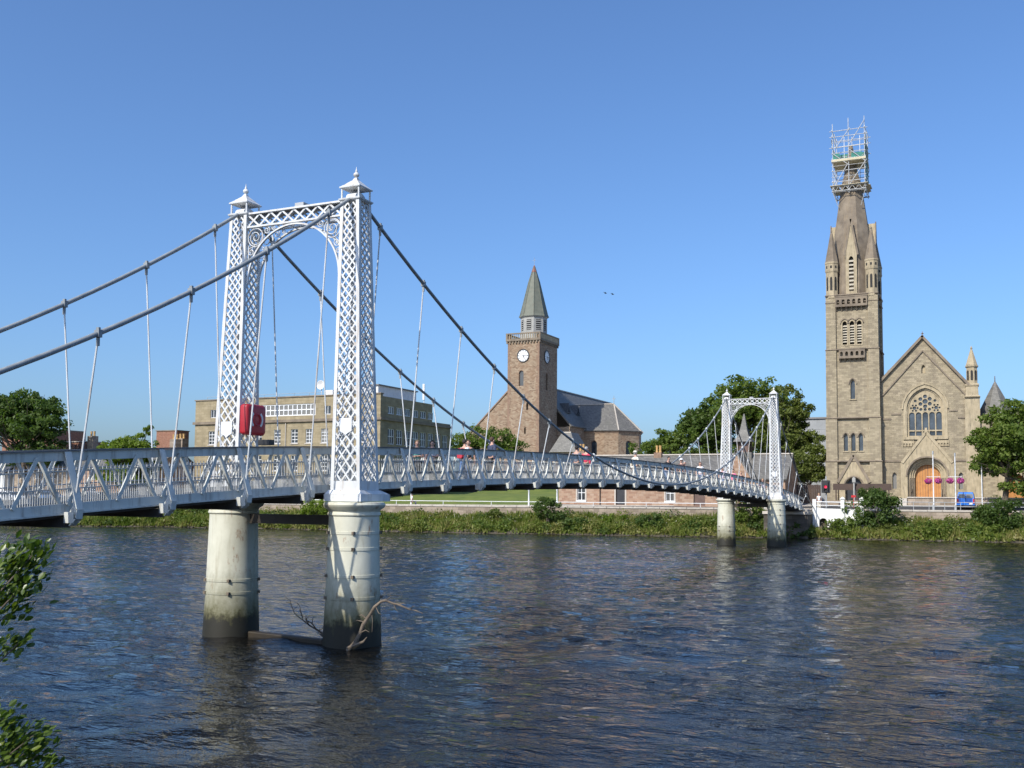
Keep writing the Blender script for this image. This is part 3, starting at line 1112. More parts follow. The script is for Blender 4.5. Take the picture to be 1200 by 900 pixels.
def tower(t0, near):
    # piers
    for s in (1, -1):
        x = s * BX
        m = MB()
        if s > 0:
            ring_z = [1.25, 1.82, 2.53, 2.95]
        else:
            ring_z = [1.20, 1.55]
        prof = [(0.80, -1.5), (0.775, 0.02), (0.765, 0.3)]
        rb, rt = 0.755, 0.665
        rz = lambda z: rb + (rt - rb) * (z / 3.4)
        for z in ring_z:
            prof += [(rz(z), z - 0.052), (rz(z) + 0.014, z - 0.048), (rz(z) + 0.014, z + 0.028), (rz(z), z + 0.032)]
        prof += [(rt, 3.36), (0.70, 3.40), (0.70, 3.45), (0.675, 3.48), (0.70, 3.54), (0.80, 3.60), (0.825, 3.67), (0.80, 3.73), (0.72, 3.745)]
        pier = m.lathe(prof, (x, t0), 144 if near else 64).build("pier", M['pier'], bridge, smooth=True)
        for z in ring_z:
            for a in (-2.2, -1.0, 0.4, 1.9):
                b = MB()
                rr = rz(z) + 0.03
                px, py = x + rr * math.cos(a), t0 + rr * math.sin(a)
                b.box(px - 0.035, px + 0.035, py - 0.035, py + 0.035, z - 0.05, z + 0.03)
                b.build("band_bolt", M['driftwood'], pier)
        p = MB()
        p.box(x - 0.58, x + 0.58, t0 - 0.58, t0 + 0.86, 3.76, 3.95)
        p.loft([[(x - a, t0 - a, z), (x + a, t0 - a, z), (x + a, t0 + a + e, z), (x - a, t0 + a + e, z)] for a, e, z in ((0.57, 0.25, 3.953), (0.50, 0.0, 4.055))])
        p.build("plinth", M['paint'], bridge)
        pylon(s, t0, near)
    tie = MB().box(-BX + 0.6, BX - 0.6, t0 - 0.12, t0 + 0.12, 3.12, 3.38)
    tie.build("pier_tie_beam", M['wet_shaded_timber'], bridge)  # shade between the piers is put into the beam's dark colour
    # lattice beam between the pylon heads, two webs
    z0, z1 = 11.50, 11.90
    xe = TX - 0.30
    for sy in (-1, 1):
        y = t0 + sy * 0.23
        b = MB()
        b.box(-xe, xe, y - 0.045, y + 0.045, z1 - 0.03, z1 + 0.02)
        b.box(-xe, xe, y - 0.045, y + 0.045, z0 - 0.02, z0 + 0.03)
        po = b.build("portal_beam", M['paint'], bridge)
        nX = 8
        for i in range(nX):
            xa, xb = -xe + 2 * xe * i / nX, -xe + 2 * xe * (i + 1) / nX
            for d in (0, 1):
                p, q = ((xa, z0 + 0.03), (xb, z1 - 0.03)) if d else ((xa, z1 - 0.03), (xb, z0 + 0.03))
                MB().bar((p[0], y + (0.008 if d else -0.008), p[1]), (q[0], y + (0.008 if d else -0.008), q[1]), 0.05, 0.012, (0, -1, 0)).build("lattice_bar", M['paint'], po)
        # arch rib with scrolls in the corners
        rad = xe - 0.02
        zc = z0 - 0.03 - rad
        rings = []
        for i in range(33):
            a = math.pi * i / 32
            rings.append([(r * math.cos(a), yy, zc + r * math.sin(a)) for r, yy in ((rad - 0.045, y - 0.03), (rad, y - 0.03), (rad, y + 0.03), (rad - 0.045, y + 0.03))])
        ar = MB().loft(rings).build("arch_rib", M['paint'], bridge)
        for sx in (-1, 1):
            sc = MB()
            xo = sx * xe
            ctr = (xo - sx * 0.29, z0 - 0.31, y)
            sc.tube([(ctr[0] + 0.26 * math.cos(a), y, ctr[1] + 0.26 * math.sin(a)) for a in np.linspace(0, 2 * math.pi, 25)], 0.016, 6, False)
            sc.tube(spiral(ctr, 0.24, 1.7, 0.4, sx), 0.014, 6)
            sc.tube(spiral((xo - sx * 0.14, z0 - 0.71, y), 0.125, 1.6, 1.0, -sx), 0.013, 6)
            sc.tube(spiral((xo - sx * 0.085, z0 - 0.95, y), 0.08, 1.4, 1.0, sx), 0.012, 6)
            sc.tube(spiral((xo - sx * 0.68, z0 - 0.14, y), 0.115, 1.6, 2.2, sx), 0.013, 6)
            sc.tube(spiral((xo - sx * 0.92, z0 - 0.085, y), 0.07, 1.4, 2.2, -sx), 0.012, 6)
            sc.tube([(xo - sx * 0.05, y, z0 - 0.52 - 0.9 * f) for f in np.linspace(0, 1, 5)], 0.016, 6)
            sc.build("scroll", M['paint'], ar)
    m = MB()
    m.box(-xe + 0.02, xe - 0.02, t0 - 0.18, t0 + 0.18, z1 + 0.021, z1 + 0.035)
    m.build("portal_top_plate", M['chordtop'], bridge)
    ls = MB().box(-0.03, 0.27, t0 - 0.16, t0 + 0.16, z1 + 0.036, z1 + 0.16)
    ls.build("lamp_box", M['grey_metal'], bridge, bevel=0.01)


# weathered white-painted iron of the piers: green slime at the water line, rust above
m, nt, b, _o = nodes("weathered_pier_paint")
g = nt.nodes.new("ShaderNodeNewGeometry")
sx_ = nt.nodes.new("ShaderNodeSeparateXYZ")
nt.links.new(g.outputs["Position"], sx_.inputs[0])
p = pos(nt)
n1 = noise(nt, p, 1.6, 6, 0.65)
n2 = noise(nt, pos(nt, (4, 4, 0.5)), 1.4, 6, 0.65)
c = ramp(nt, n1, [(0.3, (0.52, 0.51, 0.40)), (0.7, (0.65, 0.64, 0.52))])
c = mix(nt, ramp(nt, n2, [(0.52, 0.0), (0.74, 0.55)]), c, (0.33, 0.29, 0.19))
c = mix(nt, ramp(nt, noise(nt, pos(nt, (1, 1, 0.4)), 3.0, 6, 0.7), [(0.60, 0.0), (0.68, 0.75)]), c, (0.27, 0.13, 0.06))
hz = N(nt, "ShaderNodeMath", operation='MULTIPLY_ADD')
mxn = N(nt, "ShaderNodeMath", operation='MULTIPLY_ADD')
nt.links.new(n2, mxn.inputs[0])
mxn.inputs[1].default_value = 0.35
nt.links.new(noise(nt, pos(nt, (1.5, 1.5, 1.2)), 3.0, 6, 0.75), mxn.inputs[2])
nt.links.new(mxn.outputs[0], hz.inputs[0])
hz.inputs[1].default_value = -1.1
nt.links.new(sx_.outputs[2], hz.inputs[2])
mr = N(nt, "ShaderNodeMapRange")
mr.inputs["From Min"].default_value = -0.2
mr.inputs["From Max"].default_value = 1.15
mr.inputs["To Min"].default_value = 1.0
mr.inputs["To Max"].default_value = 0.0
nt.links.new(hz.outputs[0], mr.inputs["Value"])
c = mix(nt, mr.outputs[0], c, (0.10, 0.092, 0.03))
mr2 = N(nt, "ShaderNodeMapRange")
mr2.inputs["From Min"].default_value = -0.3
mr2.inputs["From Max"].default_value = -0.02
mr2.inputs["To Min"].default_value = 1.0
mr2.inputs["To Max"].default_value = 0.0
nt.links.new(hz.outputs[0], mr2.inputs["Value"])
c = mix(nt, mr2.outputs[0], c, (0.02, 0.018, 0.01))
nt.links.new(c, b.inputs["Base Color"])
b.inputs["Roughness"].default_value = 0.6
bump(nt, b, n1, 0.25, 0.02)
M['pier'] = m

tower(0.0, True)
tower(LEN, False)

# sill beam at the water between the near piers
tag(MB().bar((-BX + 0.65, -0.05, 0.04), (BX - 0.6, -0.35, 0.02), 0.24, 0.2).build("floating_log", M['wet_shaded_timber'], bevel=0.03), "dark wet timber lying on the water between the two near piers", "log")

# red life-ring housing on the left near pylon
cx, h = pyl(-1, 6.0)
lb = thing("lifebuoy_housing", "red plastic lifebuoy housing with pale arc markings fixed on the left near lattice pylon", "lifebuoy box", (cx + h + 0.03, 0, 5.58))


def rr(w, h_, r, n=5):
    pts = []
    for cx_, cy_, a0 in ((w - r, -h_ + r, -math.pi / 2), (w - r, h_ - r, 0), (-w + r, h_ - r, math.pi / 2), (-w + r, -h_ + r, math.pi)):
        for i in range(n + 1):
            a = a0 + math.pi / 2 * i / n
            pts.append((cx_ + r * math.cos(a), cy_ + r * math.sin(a)))
    return pts


def rings_x(x, cy_, cz_, w, h_, r):
    return [(x, cy_ + u, cz_ + v) for u, v in rr(w, h_, r)]


xb = cx + h + 0.03
cz = 6.02
m = MB().loft([rings_x(xb, 0, cz, 0.40, 0.41, 0.08), rings_x(xb + 0.05, 0, cz, 0.42, 0.43, 0.09), rings_x(xb + 0.20, 0, cz, 0.42, 0.43, 0.09), rings_x(xb + 0.245, 0, cz, 0.395, 0.405, 0.10), rings_x(xb + 0.265, 0, cz, 0.34, 0.35, 0.10)])
m.build("housing", M['red_plastic'], lb, smooth=True)
m = MB()
m.tube([(xb + 0.268, 0.155 * math.cos(a), cz + 0.155 * math.sin(a)) for a in np.linspace(0, 2 * math.pi, 29)], 0.03, 8, False)
m.build("raised_ring", M['red_plastic'], lb, smooth=True)
for sg in (-1, 1):
    rings = []
    for a in np.linspace(-0.85, 0.85, 15):
        a2 = a if sg > 0 else math.pi - a
        rings.append([(xb + dx, rr_ * math.cos(a2), cz + rr_ * math.sin(a2)) for dx, rr_ in ((0.262, 0.20), (0.262, 0.265), (0.272, 0.265), (0.272, 0.20))])
    MB().loft(rings).build("marking_arc", M['white_plastic'], lb)
MB().box(xb + 0.262, xb + 0.268, -0.05, 0.05, cz - 0.02, cz + 0.07).build("marking_patch", M['red_light'], lb)

# small dark box beside it on the railing
tag(MB().box(-1.02, -0.62, -0.28, -0.05, 5.29, 5.44).build("small_dark_box", M['black_metal'], bevel=0.01), "small dark box on the bridge railing just right of the red lifebuoy housing", "box")


# drift branches caught on the near piers
def branch(m, p, d, L, r, depth, rng):
    pts, rs = [Vector(p)], [r]
    d = Vector(d).normalized()
    n = 5
    for i in range(n):
        d = (d + Vector(rng.normal(0, 0.16, 3))).normalized()
        pts.append(pts[-1] + d * (L / n))
        rs.append(r * (1 - 0.75 * (i + 1) / n) + 0.004)
        if depth > 0 and i >= 1 and rng.random() < 0.75:
            nd = (d + Vector(rng.normal(0, 0.6, 3))).normalized()
            branch(m, pts[-1], nd, L * rng.uniform(0.3, 0.55), rs[-1] * 0.65, depth - 1, rng)
    m.tube(pts, rs, 6)


rng = np.random.default_rng(3)
m = MB()
m.tube([(2.42, -0.80, -0.05), (2.60, -0.70, 0.16), (2.70, -0.64, 0.40), (2.76, -0.58, 0.62), (2.92, -0.52, 0.88), (3.02, -0.48, 1.06), (3.17, -0.42, 1.20), (3.30, -0.40, 1.235), (3.5, -0.35, 1.17), (3.66, -0.33, 1.14), (3.95, -0.28, 1.03), (4.12, -0.25, 1.01), (4.30, -0.2, 0.94)],
       [0.045, 0.055, 0.046, 0.05, 0.038, 0.044, 0.034, 0.034, 0.022, 0.027, 0.018, 0.016, 0.006], 8)
m.tube([(2.42, -0.80, 0.02), (2.62, -0.78, 0.10), (2.85, -0.72, 0.20), (2.95, -0.7, 0.32)], [0.04, 0.043, 0.03, 0.012], 7)
m.tube([(3.3, -0.4, 1.22), (3.40, -0.35, 1.32), (3.38, -0.3, 1.37)], [0.02, 0.014, 0.005], 6)
m.tube([(3.62, -0.33, 1.13), (3.76, -0.3, 1.18), (3.84, -0.3, 1.16)], [0.018, 0.012, 0.004], 6)
m.tube([(2.85, -0.55, 0.75), (2.72, -0.6, 0.86), (2.64, -0.6, 0.84)], [0.024, 0.016, 0.006], 6)
m.tube([(2.95, -0.5, 0.95), (2.98, -0.5, 0.70), (2.97, -0.5, 0.42)], [0.014, 0.009, 0.004], 5)
for q0, q1, q2 in (((2.80, -0.57, 0.68), (2.62, -0.66, 0.72), (2.50, -0.7, 0.66)), ((3.05, -0.47, 1.08), (3.16, -0.5, 0.92), (3.28, -0.5, 0.88)), ((3.5, -0.35, 1.17), (3.55, -0.3, 1.02), (3.62, -0.3, 0.95)), ((2.7, -0.64, 0.4), (2.92, -0.72, 0.5), (3.05, -0.75, 0.46)), ((3.95, -0.28, 1.03), (4.05, -0.3, 1.12), (4.12, -0.3, 1.13))):
    m.tube([q0, q1, q2], [0.016, 0.010, 0.003], 5)
tag(m.build("driftwood_branch", M['driftwood'], smooth=True), "bent bleached drift branch caught at the foot of the right near pier", "branch")
m = MB()
branch(m, (1.35, -0.1, 0.1), (-0.8, 0.1, 0.42), 1.05, 0.028, 2, rng)
branch(m, (1.3, -0.1, 0.1), (-0.5, 0.1, 0.2), 0.7, 0.02, 2, rng)
tag(m.build("dead_twig", M['bark']), "thin dark leafless twig sticking out of the water between the near piers", "branch")

# ================================================================== BUILDINGS
def slab(m, pts, th):
    """solid sheet under a planar polygon"""
    p = [Vector(q) for q in pts]
    n = (p[1] - p[0]).cross(p[2] - p[0]).normalized()
    if n.z < 0:
        p = p[::-1]
        n = -n
    k = len(p)
    return m.add(p + [q - n * th for q in p], [tuple(range(k)), tuple(range(2 * k - 1, k - 1, -1))] + [(i, i + k, (i + 1) % k + k, (i + 1) % k) for i in range(k)])


def win(parent, o, U, V, u0, u1, v0, v1, nx=2, ny=2, fm='white_frame', gm='glass', rec=0.14, bw=0.06, arch_rise=0.0, name="window"):
    o, U, V = Vector(o), Vector(U), Vector(V)
    Nn = U.cross(V).normalized()
    W, H = u1 - u0, v1 - v0
    holes = []
    if arch_rise:
        outer = arch((u0 + u1) / 2, W, v0, v1, arch_rise, 8)
        holes = [arch((u0 + u1) / 2, W - 2 * bw, v0 + bw, v1, max(arch_rise - bw, 0.02), 8)]
    else:
        outer = rect(u0, u1, v0, v1)
        cw, ch = (W - bw) / nx, (H - bw) / ny
        for i in range(nx):
            for j in range(ny):
                holes.append(rect(u0 + bw + i * cw, u0 + (i + 1) * cw, v0 + bw + j * ch, v0 + (j + 1) * ch))
    w = MB().plate(outer, holes, o - Nn * rec, U, V, 0.06).build(name, M[fm], parent)
    g = MB()
    if arch_rise:
        g.plate(outer, [], o - Nn * (rec + 0.063), U, V, 0.02)
    else:
        g.plate(rect(u0 + 0.01, u1 - 0.01, v0 + 0.01, v1 - 0.01), [], o - Nn * (rec + 0.063), U, V, 0.02)
    g.build("pane", M[gm], w)
    return w


def sill(m, o, U, V, u0, u1, v, h=0.1, out=0.08):
    o, U, V = Vector(o), Vector(U), Vector(V)
    Nn = U.cross(V).normalized()
    a = o + U * u0 + V * (v - h)
    b = o + U * u1 + V * (v - h)
    pts = [a + Nn * out, b + Nn * out, b - Nn * 0.1, a - Nn * 0.1]
    m.loft([pts, [p + V * h for p in pts]])


def hood(m, o, U, V, cx, w, spring, rise, t=0.09, out=0.08):
    """arched drip moulding over an opening"""
    o, U, V = Vector(o), Vector(U), Vector(V)
    Nn = U.cross(V).normalized()
    a = arch(cx, w, spring, spring, rise, 10)[1:]
    b = arch(cx, w + 2 * t, spring, spring, rise + t, 10)[1:]
    a = a[:1] + a[1:] + [arch(cx, w, spring, spring, rise, 10)[0]] if False else a
    rings = []
    for p, q in zip(a, b):
        P0, Q0 = o + U * p[0] + V * p[1], o + U * q[0] + V * q[1]
        rings.append([P0 + Nn * out, Q0 + Nn * out, Q0 - Nn * 0.02, P0 - Nn * 0.02])
    m.loft(rings)


XU, ZV, YU = (1, 0, 0), (0, 0, 1), (0, 1, 0)

# ------------------------------------------------------------------ tall-towered church on the right
G = 3.25
ch = thing("gothic_church", "pale sandstone gothic church with a tall spired tower and a big traceried gable window", "church", (8.0, 98.8, G))
tx, hw0 = 3.68, 2.72
ty = 98.0 + hw0 + 0.25          # centre of the tower


def stage(z0, z1, h0, h1, holes):
    m = MB()
    o = (tx - h0, ty - h0, z0)
    m.plate(rect(0, 2 * h0, 0, z1 - z0), holes, o, XU, ZV, 0.45)
    m.box(tx - h0, tx - h0 + 0.45, ty - h0 + 0.452, ty + h0, z0, z1)
    m.box(tx + h0 - 0.45, tx + h0, ty - h0 + 0.452, ty + h0, z0, z1)
    m.box(tx - h0 + 0.452, tx + h0 - 0.452, ty + h0 - 0.45, ty + h0, z0, z1)
    return m


def twin_u(x):
    return x - (tx - hw0)


# tower walls, stage by stage
st1 = stage(G - 0.6, 8.05, hw0, hw0, [arch(hw0, 1.75, 0.62, 0.62 + 1.9, 1.0, 12)])
st1.build("tower_wall", M['stone'], ch)
st2 = stage(8.05, 13.0, hw0, hw0, [arch(hw0 + d, 0.5, 1.15, 2.75, 0.42, 8) for d in (-0.82, 0, 0.82)])
st2.build("tower_wall", M['stone'], ch)
st3 = stage(13.0, 20.9, hw0 - 0.02, hw0 - 0.02, [arch(hw0, 0.55, 2.15, 3.9, 0.5, 8)])
st3.build("tower_wall", M['stone'], ch)
st4 = stage(20.9, 27.0, hw0 - 0.1, hw0 - 0.1, [arch(hw0 - 0.1 + d, 0.55, 0.55, 3.0, 0.34, 8) for d in (-0.8, 0, 0.8)])
st4.build("tower_wall", M['stone'], ch)
yf = ty - hw0
# clasping corner buttresses
for sx in (-1, 1):
    for sy in (-1, 1):
        m = MB()
        prev = None
        for z0, z1, w, out in ((G - 0.6, 8.05, 1.30, 0.34), (8.05, 13.0, 1.26, 0.27), (13.0, 20.9, 1.18, 0.2), (20.9, 27.0, 1.10, 0.14)):
            e = hw0 + out
            xs_ = sorted((tx + sx * e, tx + sx * (e - w)))
            ys_ = sorted((ty + sy * e, ty + sy * (e - w)))
            m.box(xs_[0], xs_[1], ys_[0], ys_[1], z0, z1 - 0.001)
        m.build("corner_buttress", M['stone'], ch)
        # octagonal turret with cone
        t = MB()
        cx, cy = tx + sx * 2.2, ty + sy * 2.2
        t.lathe([(0.78, 27.0), (0.78, 27.25), (0.70, 27.35), (0.70, 30.0), (0.76, 30.1), (0.79, 30.3), (0.76, 30.32), (0.76, 31.0), (0.81, 31.1), (0.79, 31.25)], (cx, cy), 8, 0.5)
        tu = t.build("corner_turret", M['stone_trim'], ch)
        c = MB().lathe([(0.77, 31.25), (0.42, 33.1), (0.14, 34.7), (0.09, 34.8), (0.12, 34.92), (0.02, 35.2)], (cx, cy), 8, 0.5)
        c.build("turret_cone", M['stone_dark'], tu)
        for k in range(8):
            a = 2 * math.pi * k / 8
            nx_, ny_ = math.cos(a), math.sin(a)
            U = Vector((-ny_, nx_, 0))
            o = Vector((cx, cy, 0)) + Vector((nx_, ny_, 0)) * 0.665
            MB().plate(arch(0, 0.26, 27.9, 29.3, 0.2, 6), [], o, U, ZV, 0.03).build("turret_opening", M['louvre_dark'], tu)
            MB().plate(rect(-0.11, 0.11, 30.5, 30.8), [], o + Vector((nx_, ny_, 0)) * 0.048, U, ZV, 0.03).build("turret_opening", M['louvre_dark'], tu)
# string courses right round the tower
for z, e, h in ((8.05, hw0 + 0.42, 0.22), (13.0, hw0 + 0.35, 0.2), (20.9, hw0 + 0.27, 0.2), (26.4, hw0 + 0.2, 0.22), (27.25, hw0 + 0.22, 0.22)):
    m = MB()
    m.loft([[(tx - a, ty - a, zz), (tx + a, ty - a, zz), (tx + a, ty + a, zz), (tx - a, ty + a, zz)] for a, zz in ((e - 0.08, z - h / 2), (e, z - 0.02), (e, z + 0.03), (e - 0.14, z + h / 2))])
    m.build("string_course", M['stone_dark'], ch)
# lancets of stages two and three
for d in (-0.82, 0, 0.82):
    win(ch, (tx + d, yf, 8.05), XU, ZV, -0.25, 0.25, 1.15, 2.75, arch_rise=0.42, fm='stone_trim', gm='glass_lead', rec=0.2, bw=0.05)
win(ch, (tx, yf + 0.02, 13.0), XU, ZV, -0.275, 0.275, 2.15, 3.9, arch_rise=0.5, fm='stone_trim', gm='glass_lead', rec=0.2, bw=0.05)
m = MB()
for d in (-0.82, 0, 0.82):
    hood(m, (tx, yf, 8.05), XU, ZV, d, 0.62, 2.75, 0.5, 0.1, 0.1)
m.build("hood_mould", M['stone_dark'], ch)
m = MB()
hood(m, (tx, yf, 13.0), XU, ZV, 0, 0.72, 3.9, 0.62, 0.11, 0.1)
m.build("hood_mould", M['stone_dark'], ch)
m = MB()
for d in (-0.82, 0, 0.82):
    sill(m, (tx, yf, 8.05), XU, ZV, d - 0.33, d + 0.33, 1.15)
sill(m, (tx, yf, 13.0), XU, ZV, -0.4, 0.4, 2.15)
m.build("window_sill", M['stone_trim'], ch)
# belfry openings with stone slats
yb = ty - hw0 + 0.1
for d in (-0.8, 0, 0.8):
    fr = MB()
    fr.plate(arch(tx + d, 0.75, 21.35, 23.95, 0.46, 8), [arch(tx + d, 0.5, 21.5, 23.9, 0.32, 8)], (0, yb - 0.05, 0), XU, ZV, 0.12)
    b_ = fr.build("belfry_opening", M['stone_trim'], ch)
    for k in range(7):
        z = 21.75 + k * 0.30
        s_ = MB()
        s_.add([(tx + d - 0.25, yb + 0.02, z), (tx + d + 0.25, yb + 0.02, z), (tx + d + 0.25, yb + 0.32, z + 0.17), (tx + d - 0.25, yb + 0.32, z + 0.17),
                (tx + d - 0.25, yb + 0.02, z + 0.06), (tx + d + 0.25, yb + 0.02, z + 0.06), (tx + d + 0.25, yb + 0.32, z + 0.23), (tx + d - 0.25, yb + 0.32, z + 0.23)],
               [(0, 3, 2, 1), (4, 5, 6, 7), (0, 1, 5, 4), (1, 2, 6, 5), (2, 3, 7, 6), (3, 0, 4, 7)])
        s_.build("slat", M['louvre_light'], b_)
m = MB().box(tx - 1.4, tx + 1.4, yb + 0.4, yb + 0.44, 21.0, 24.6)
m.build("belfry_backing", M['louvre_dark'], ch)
m = MB()
for d in (-0.8, 0, 0.8):
    hood(m, (tx, yb, 0), XU, ZV, d, 0.8, 23.95, 0.48, 0.12, 0.14)
m.build("hood_mould", M['stone_dark'], ch)


def balcony(zc, half, out, hh):
    m = MB()
    y0 = yb - out
    m.box(tx - half, tx + half, y0, yb + 0.02, zc - 0.16, zc)
    n = max(3, int(half * 2 / 0.55))
    for i in range(n + 1):
        x = tx - half + 0.1 + (2 * half - 0.2) * i / n
        m.loft([[(x - a, y0 + b, z), (x + a, y0 + b, z), (x + a, yb + 0.02, z), (x - a, yb + 0.02, z)] for a, b, z in ((0.07, out * 0.9, zc - 0.62), (0.09, out * 0.5, zc - 0.36), (0.10, 0.04, zc - 0.161))])
    m.plate(rect(-half, half, zc + 0.001, zc + hh), [arch(-half + 2 * half * (i + 0.5) / n, 2 * half / n * 0.55, zc + 0.12, zc + hh * 0.55, 2 * half / n * 0.27, 6) for i in range(n)], (tx, y0, 0), XU, ZV, 0.12)
    m.box(tx - half - 0.04, tx + half + 0.04, y0 - 0.04, y0 + 0.16, zc + hh + 0.002, zc + hh + 0.13)
    return m.build("balcony", M['stone_dark'], ch)


balcony(20.0, 1.42, 0.55, 0.85)
balcony(26.0, 1.75, 0.5, 0.95)
# octagonal spire with louvred lucarnes
sp = MB().lathe([(2.55, 26.9), (2.45, 29.5), (2.27, 32.0), (2.06, 34.8), (1.48, 38.8), (1.1, 41.1), (0.93, 41.7), (0.68, 42.9), (0.34, 44.8), (0.2, 45.6)], (tx - 0.12, ty), 8, 0.5).build("spire", M['spire_stone'] if 'spire_stone' in M else M['stone_dark'], ch)
MB().lathe([(1.26, 40.2), (1.32, 40.3), (1.30, 40.4), (1.16, 40.6)], (tx - 0.12, ty), 8, 0.5).build("spire_band", M['stone_dark'], ch)
for k in range(4):
    a = -math.pi / 2 + k * math.pi / 2
    n_ = Vector((math.cos(a), math.sin(a), 0))
    U = Vector((-n_.y, n_.x, 0))
    o = Vector((tx, ty, 0)) + n_ * 2.52
    m = MB()
    m.plate([(-0.62, 27.2), (0.62, 27.2), (0.62, 32.2), (0.66, 32.25), (0, 36.0), (-0.66, 32.25), (-0.62, 32.2)], [arch(0, 0.52, 27.7, 31.4, 0.4, 8)], o, U, ZV, 1.6)
    lu = m.build("lucarne", M['stone_trim'], ch)
    m = MB()
    for sg in (-1, 1):
        m.bar(o + U * (sg * 0.74) + Vector((0, 0, 31.9)), o + Vector((0, 0, 36.15)), 0.22, 0.1, n_)
    m.build("gable_coping", M['stone_dark'], lu)
    for j in range(8):
        z = 28.0 + j * 0.46
        q = o - n_ * 0.12
        MB().bar(q - U * 0.26 + Vector((0, 0, z)), q + U * 0.26 + Vector((0, 0, z)), 0.22, 0.2, (0, 0, 1)).build("slat", M['louvre_light'], lu)
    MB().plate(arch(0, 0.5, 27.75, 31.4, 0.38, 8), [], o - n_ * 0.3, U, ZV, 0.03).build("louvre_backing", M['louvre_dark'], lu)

# tower doorway under its gable
m = MB()
m.plate([(-1.55, G - 0.4), (1.55, G - 0.4), (1.55, 5.9), (0, 8.6), (-1.55, 5.9)], [arch(0, 1.9, G - 0.39, 5.2, 1.05, 14)], (tx, yf - 0.35, 0), XU, ZV, 0.6)
dg = m.build("doorway_gable", M['stone_trim'], ch)
m = MB()
for sg in (-1, 1):
    m.bar((tx + sg * 1.75, yf - 0.4, 5.65), (tx, yf - 0.4, 8.75), 0.3, 0.14, (0, -1, 0))
m.build("gable_coping", M['stone_dark'], dg)
m = MB()
hood(m, (tx, yf - 0.35, 0), XU, ZV, 0, 2.0, 5.2, 1.1, 0.14, 0.1)
m.build("hood_mould", M['stone_dark'], dg)
MB().plate(arch(0, 1.72, G - 0.3, 5.2, 0.95, 12), [], (tx, yf + 0.25, 0), XU, ZV, 0.08).build("door", M['door_dark'], ch)

# ---- gable front
gy = 98.0 + 1.05
gx, apz = 11.12, 21.9
L_, Rr = 6.55, 15.75
wx, wr = 11.27, 1.92             # big window centre and half width
win_out = arch(wx, 2 * wr, 10.75, 13.9, 2.35, 20)
door_x = 11.38
outl = [(L_, G - 0.6), (Rr, G - 0.6), (Rr, 16.3), (gx, apz), (L_, 17.3 - 0.35)]
m = MB().plate(outl, [win_out, arch(door_x, 3.9, G - 0.55, 6.35, 1.95, 18), arch(gx + 0.05, 0.42, 17.9, 18.5, 0.36, 8), arch(7.95, 0.5, 4.9, 6.4, 0.4, 8), arch(14.8, 0.5, 4.9, 6.4, 0.4, 8)], (0, gy, 0), XU, ZV, 0.7)
m.build("gable_wall", M['stone'], ch)
MB().plate(arch(gx + 0.05, 0.42, 17.9, 18.5, 0.36, 8), [], (0, gy + 0.3, 0), XU, ZV, 0.1).build("gable_niche", M['stone_trim'], ch)
# raking coping and a second moulding below it
m = MB()
m.bar((L_ - 0.1, gy - 0.1, 16.98 + 0.12), (gx + 0.06, gy - 0.1, apz + 0.14), 0.55, 0.24, (0, -1, 0)) if False else None
for (xa, za, xb_, zb2) in ((L_ - 0.05, 17.05, gx + 0.05, apz + 0.2), (Rr + 0.05, 16.4, gx - 0.05, apz + 0.2)):
    m.bar((xa, gy + 0.2, za), (xb_, gy + 0.2, zb2), 1.1, 0.26, (0, 0, 1))
m.build("gable_coping", M['stone_dark'], ch)
m = MB()
for (xa, za, xb_, zb2) in ((L_ + 0.1, 15.35, gx, apz - 1.45), (Rr, 14.95, gx, apz - 1.45)):
    m.bar((xa, gy - 0.05, za), (xb_, gy - 0.05, zb2), 0.14, 0.2, (0, -1, 0))
m.build("raking_mould", M['stone_dark'], ch)
m = MB()
m.box(gx - 0.04, gx + 0.04, gy + 0.1, gy + 0.18, apz + 0.2, apz + 0.75)
m.box(gx - 0.15, gx + 0.15, gy + 0.1, gy + 0.18, apz + 0.45, apz + 0.55)
m.box(gx - 0.12, gx + 0.12, gy, gy + 0.3, apz + 0.1, apz + 0.3)
m.build("gable_cross", M['stone_dark'], ch)
# string course and stepped mouldings
m = MB()
m.box(L_, 9.2, gy - 0.1, gy + 0.02, 7.98, 8.2)
m.box(13.6, Rr + 0.9, gy - 0.1, gy + 0.02, 7.98, 8.2)
m.box(L_, 7.7, gy - 0.09, gy + 0.02, 12.75, 12.92)
m.box(7.7, 8.75, gy - 0.09, gy + 0.02, 13.3, 13.47)
m.box(13.75, 14.6, gy - 0.09, gy + 0.02, 13.55, 13.72)
m.box(14.6, 15.8, gy - 0.09, gy + 0.02, 12.75, 12.92)
m.build("string_course", M['stone_dark'], ch)
# big window: deep moulded surround, sill, tracery, leaded glass
m = MB()
hood(m, (0, gy, 0), XU, ZV, wx, 2 * wr + 0.75, 13.9, 2.75, 0.16, 0.16)
m.build("hood_mould", M['stone_trim'], ch)
m = MB()
o1 = arch(wx, 2 * wr + 0.72, 10.75, 13.9, 2.72, 20)
m.plate(o1, [arch(wx, 2 * wr, 10.76, 13.9, 2.35, 20)], (0, gy - 0.06, 0), XU, ZV, 0.14)
m.plate(arch(wx, 2 * wr - 0.002, 10.76, 13.9, 2.348, 20), [arch(wx, 2 * wr - 0.36, 10.9, 13.9, 2.16, 20)], (0, gy + 0.16, 0), XU, ZV, 0.2)
m.build("window_surround", M['stone_trim'], ch)
tr_out = arch(wx, 2 * wr - 0.34, 10.8, 13.9, 2.17, 20)
holes = []
hwid = wr - 0.17
for i in range(5):
    cxl = wx - hwid + (2 * hwid) * (i + 0.5) / 5
    wl2 = 2 * hwid / 5 - 0.12
    holes.append(rect(cxl - wl2 / 2, cxl + wl2 / 2, 10.9, 11.4)[0:4])
    holes.append(arch(cxl, wl2, 11.55, 13.25, 0.3, 8))
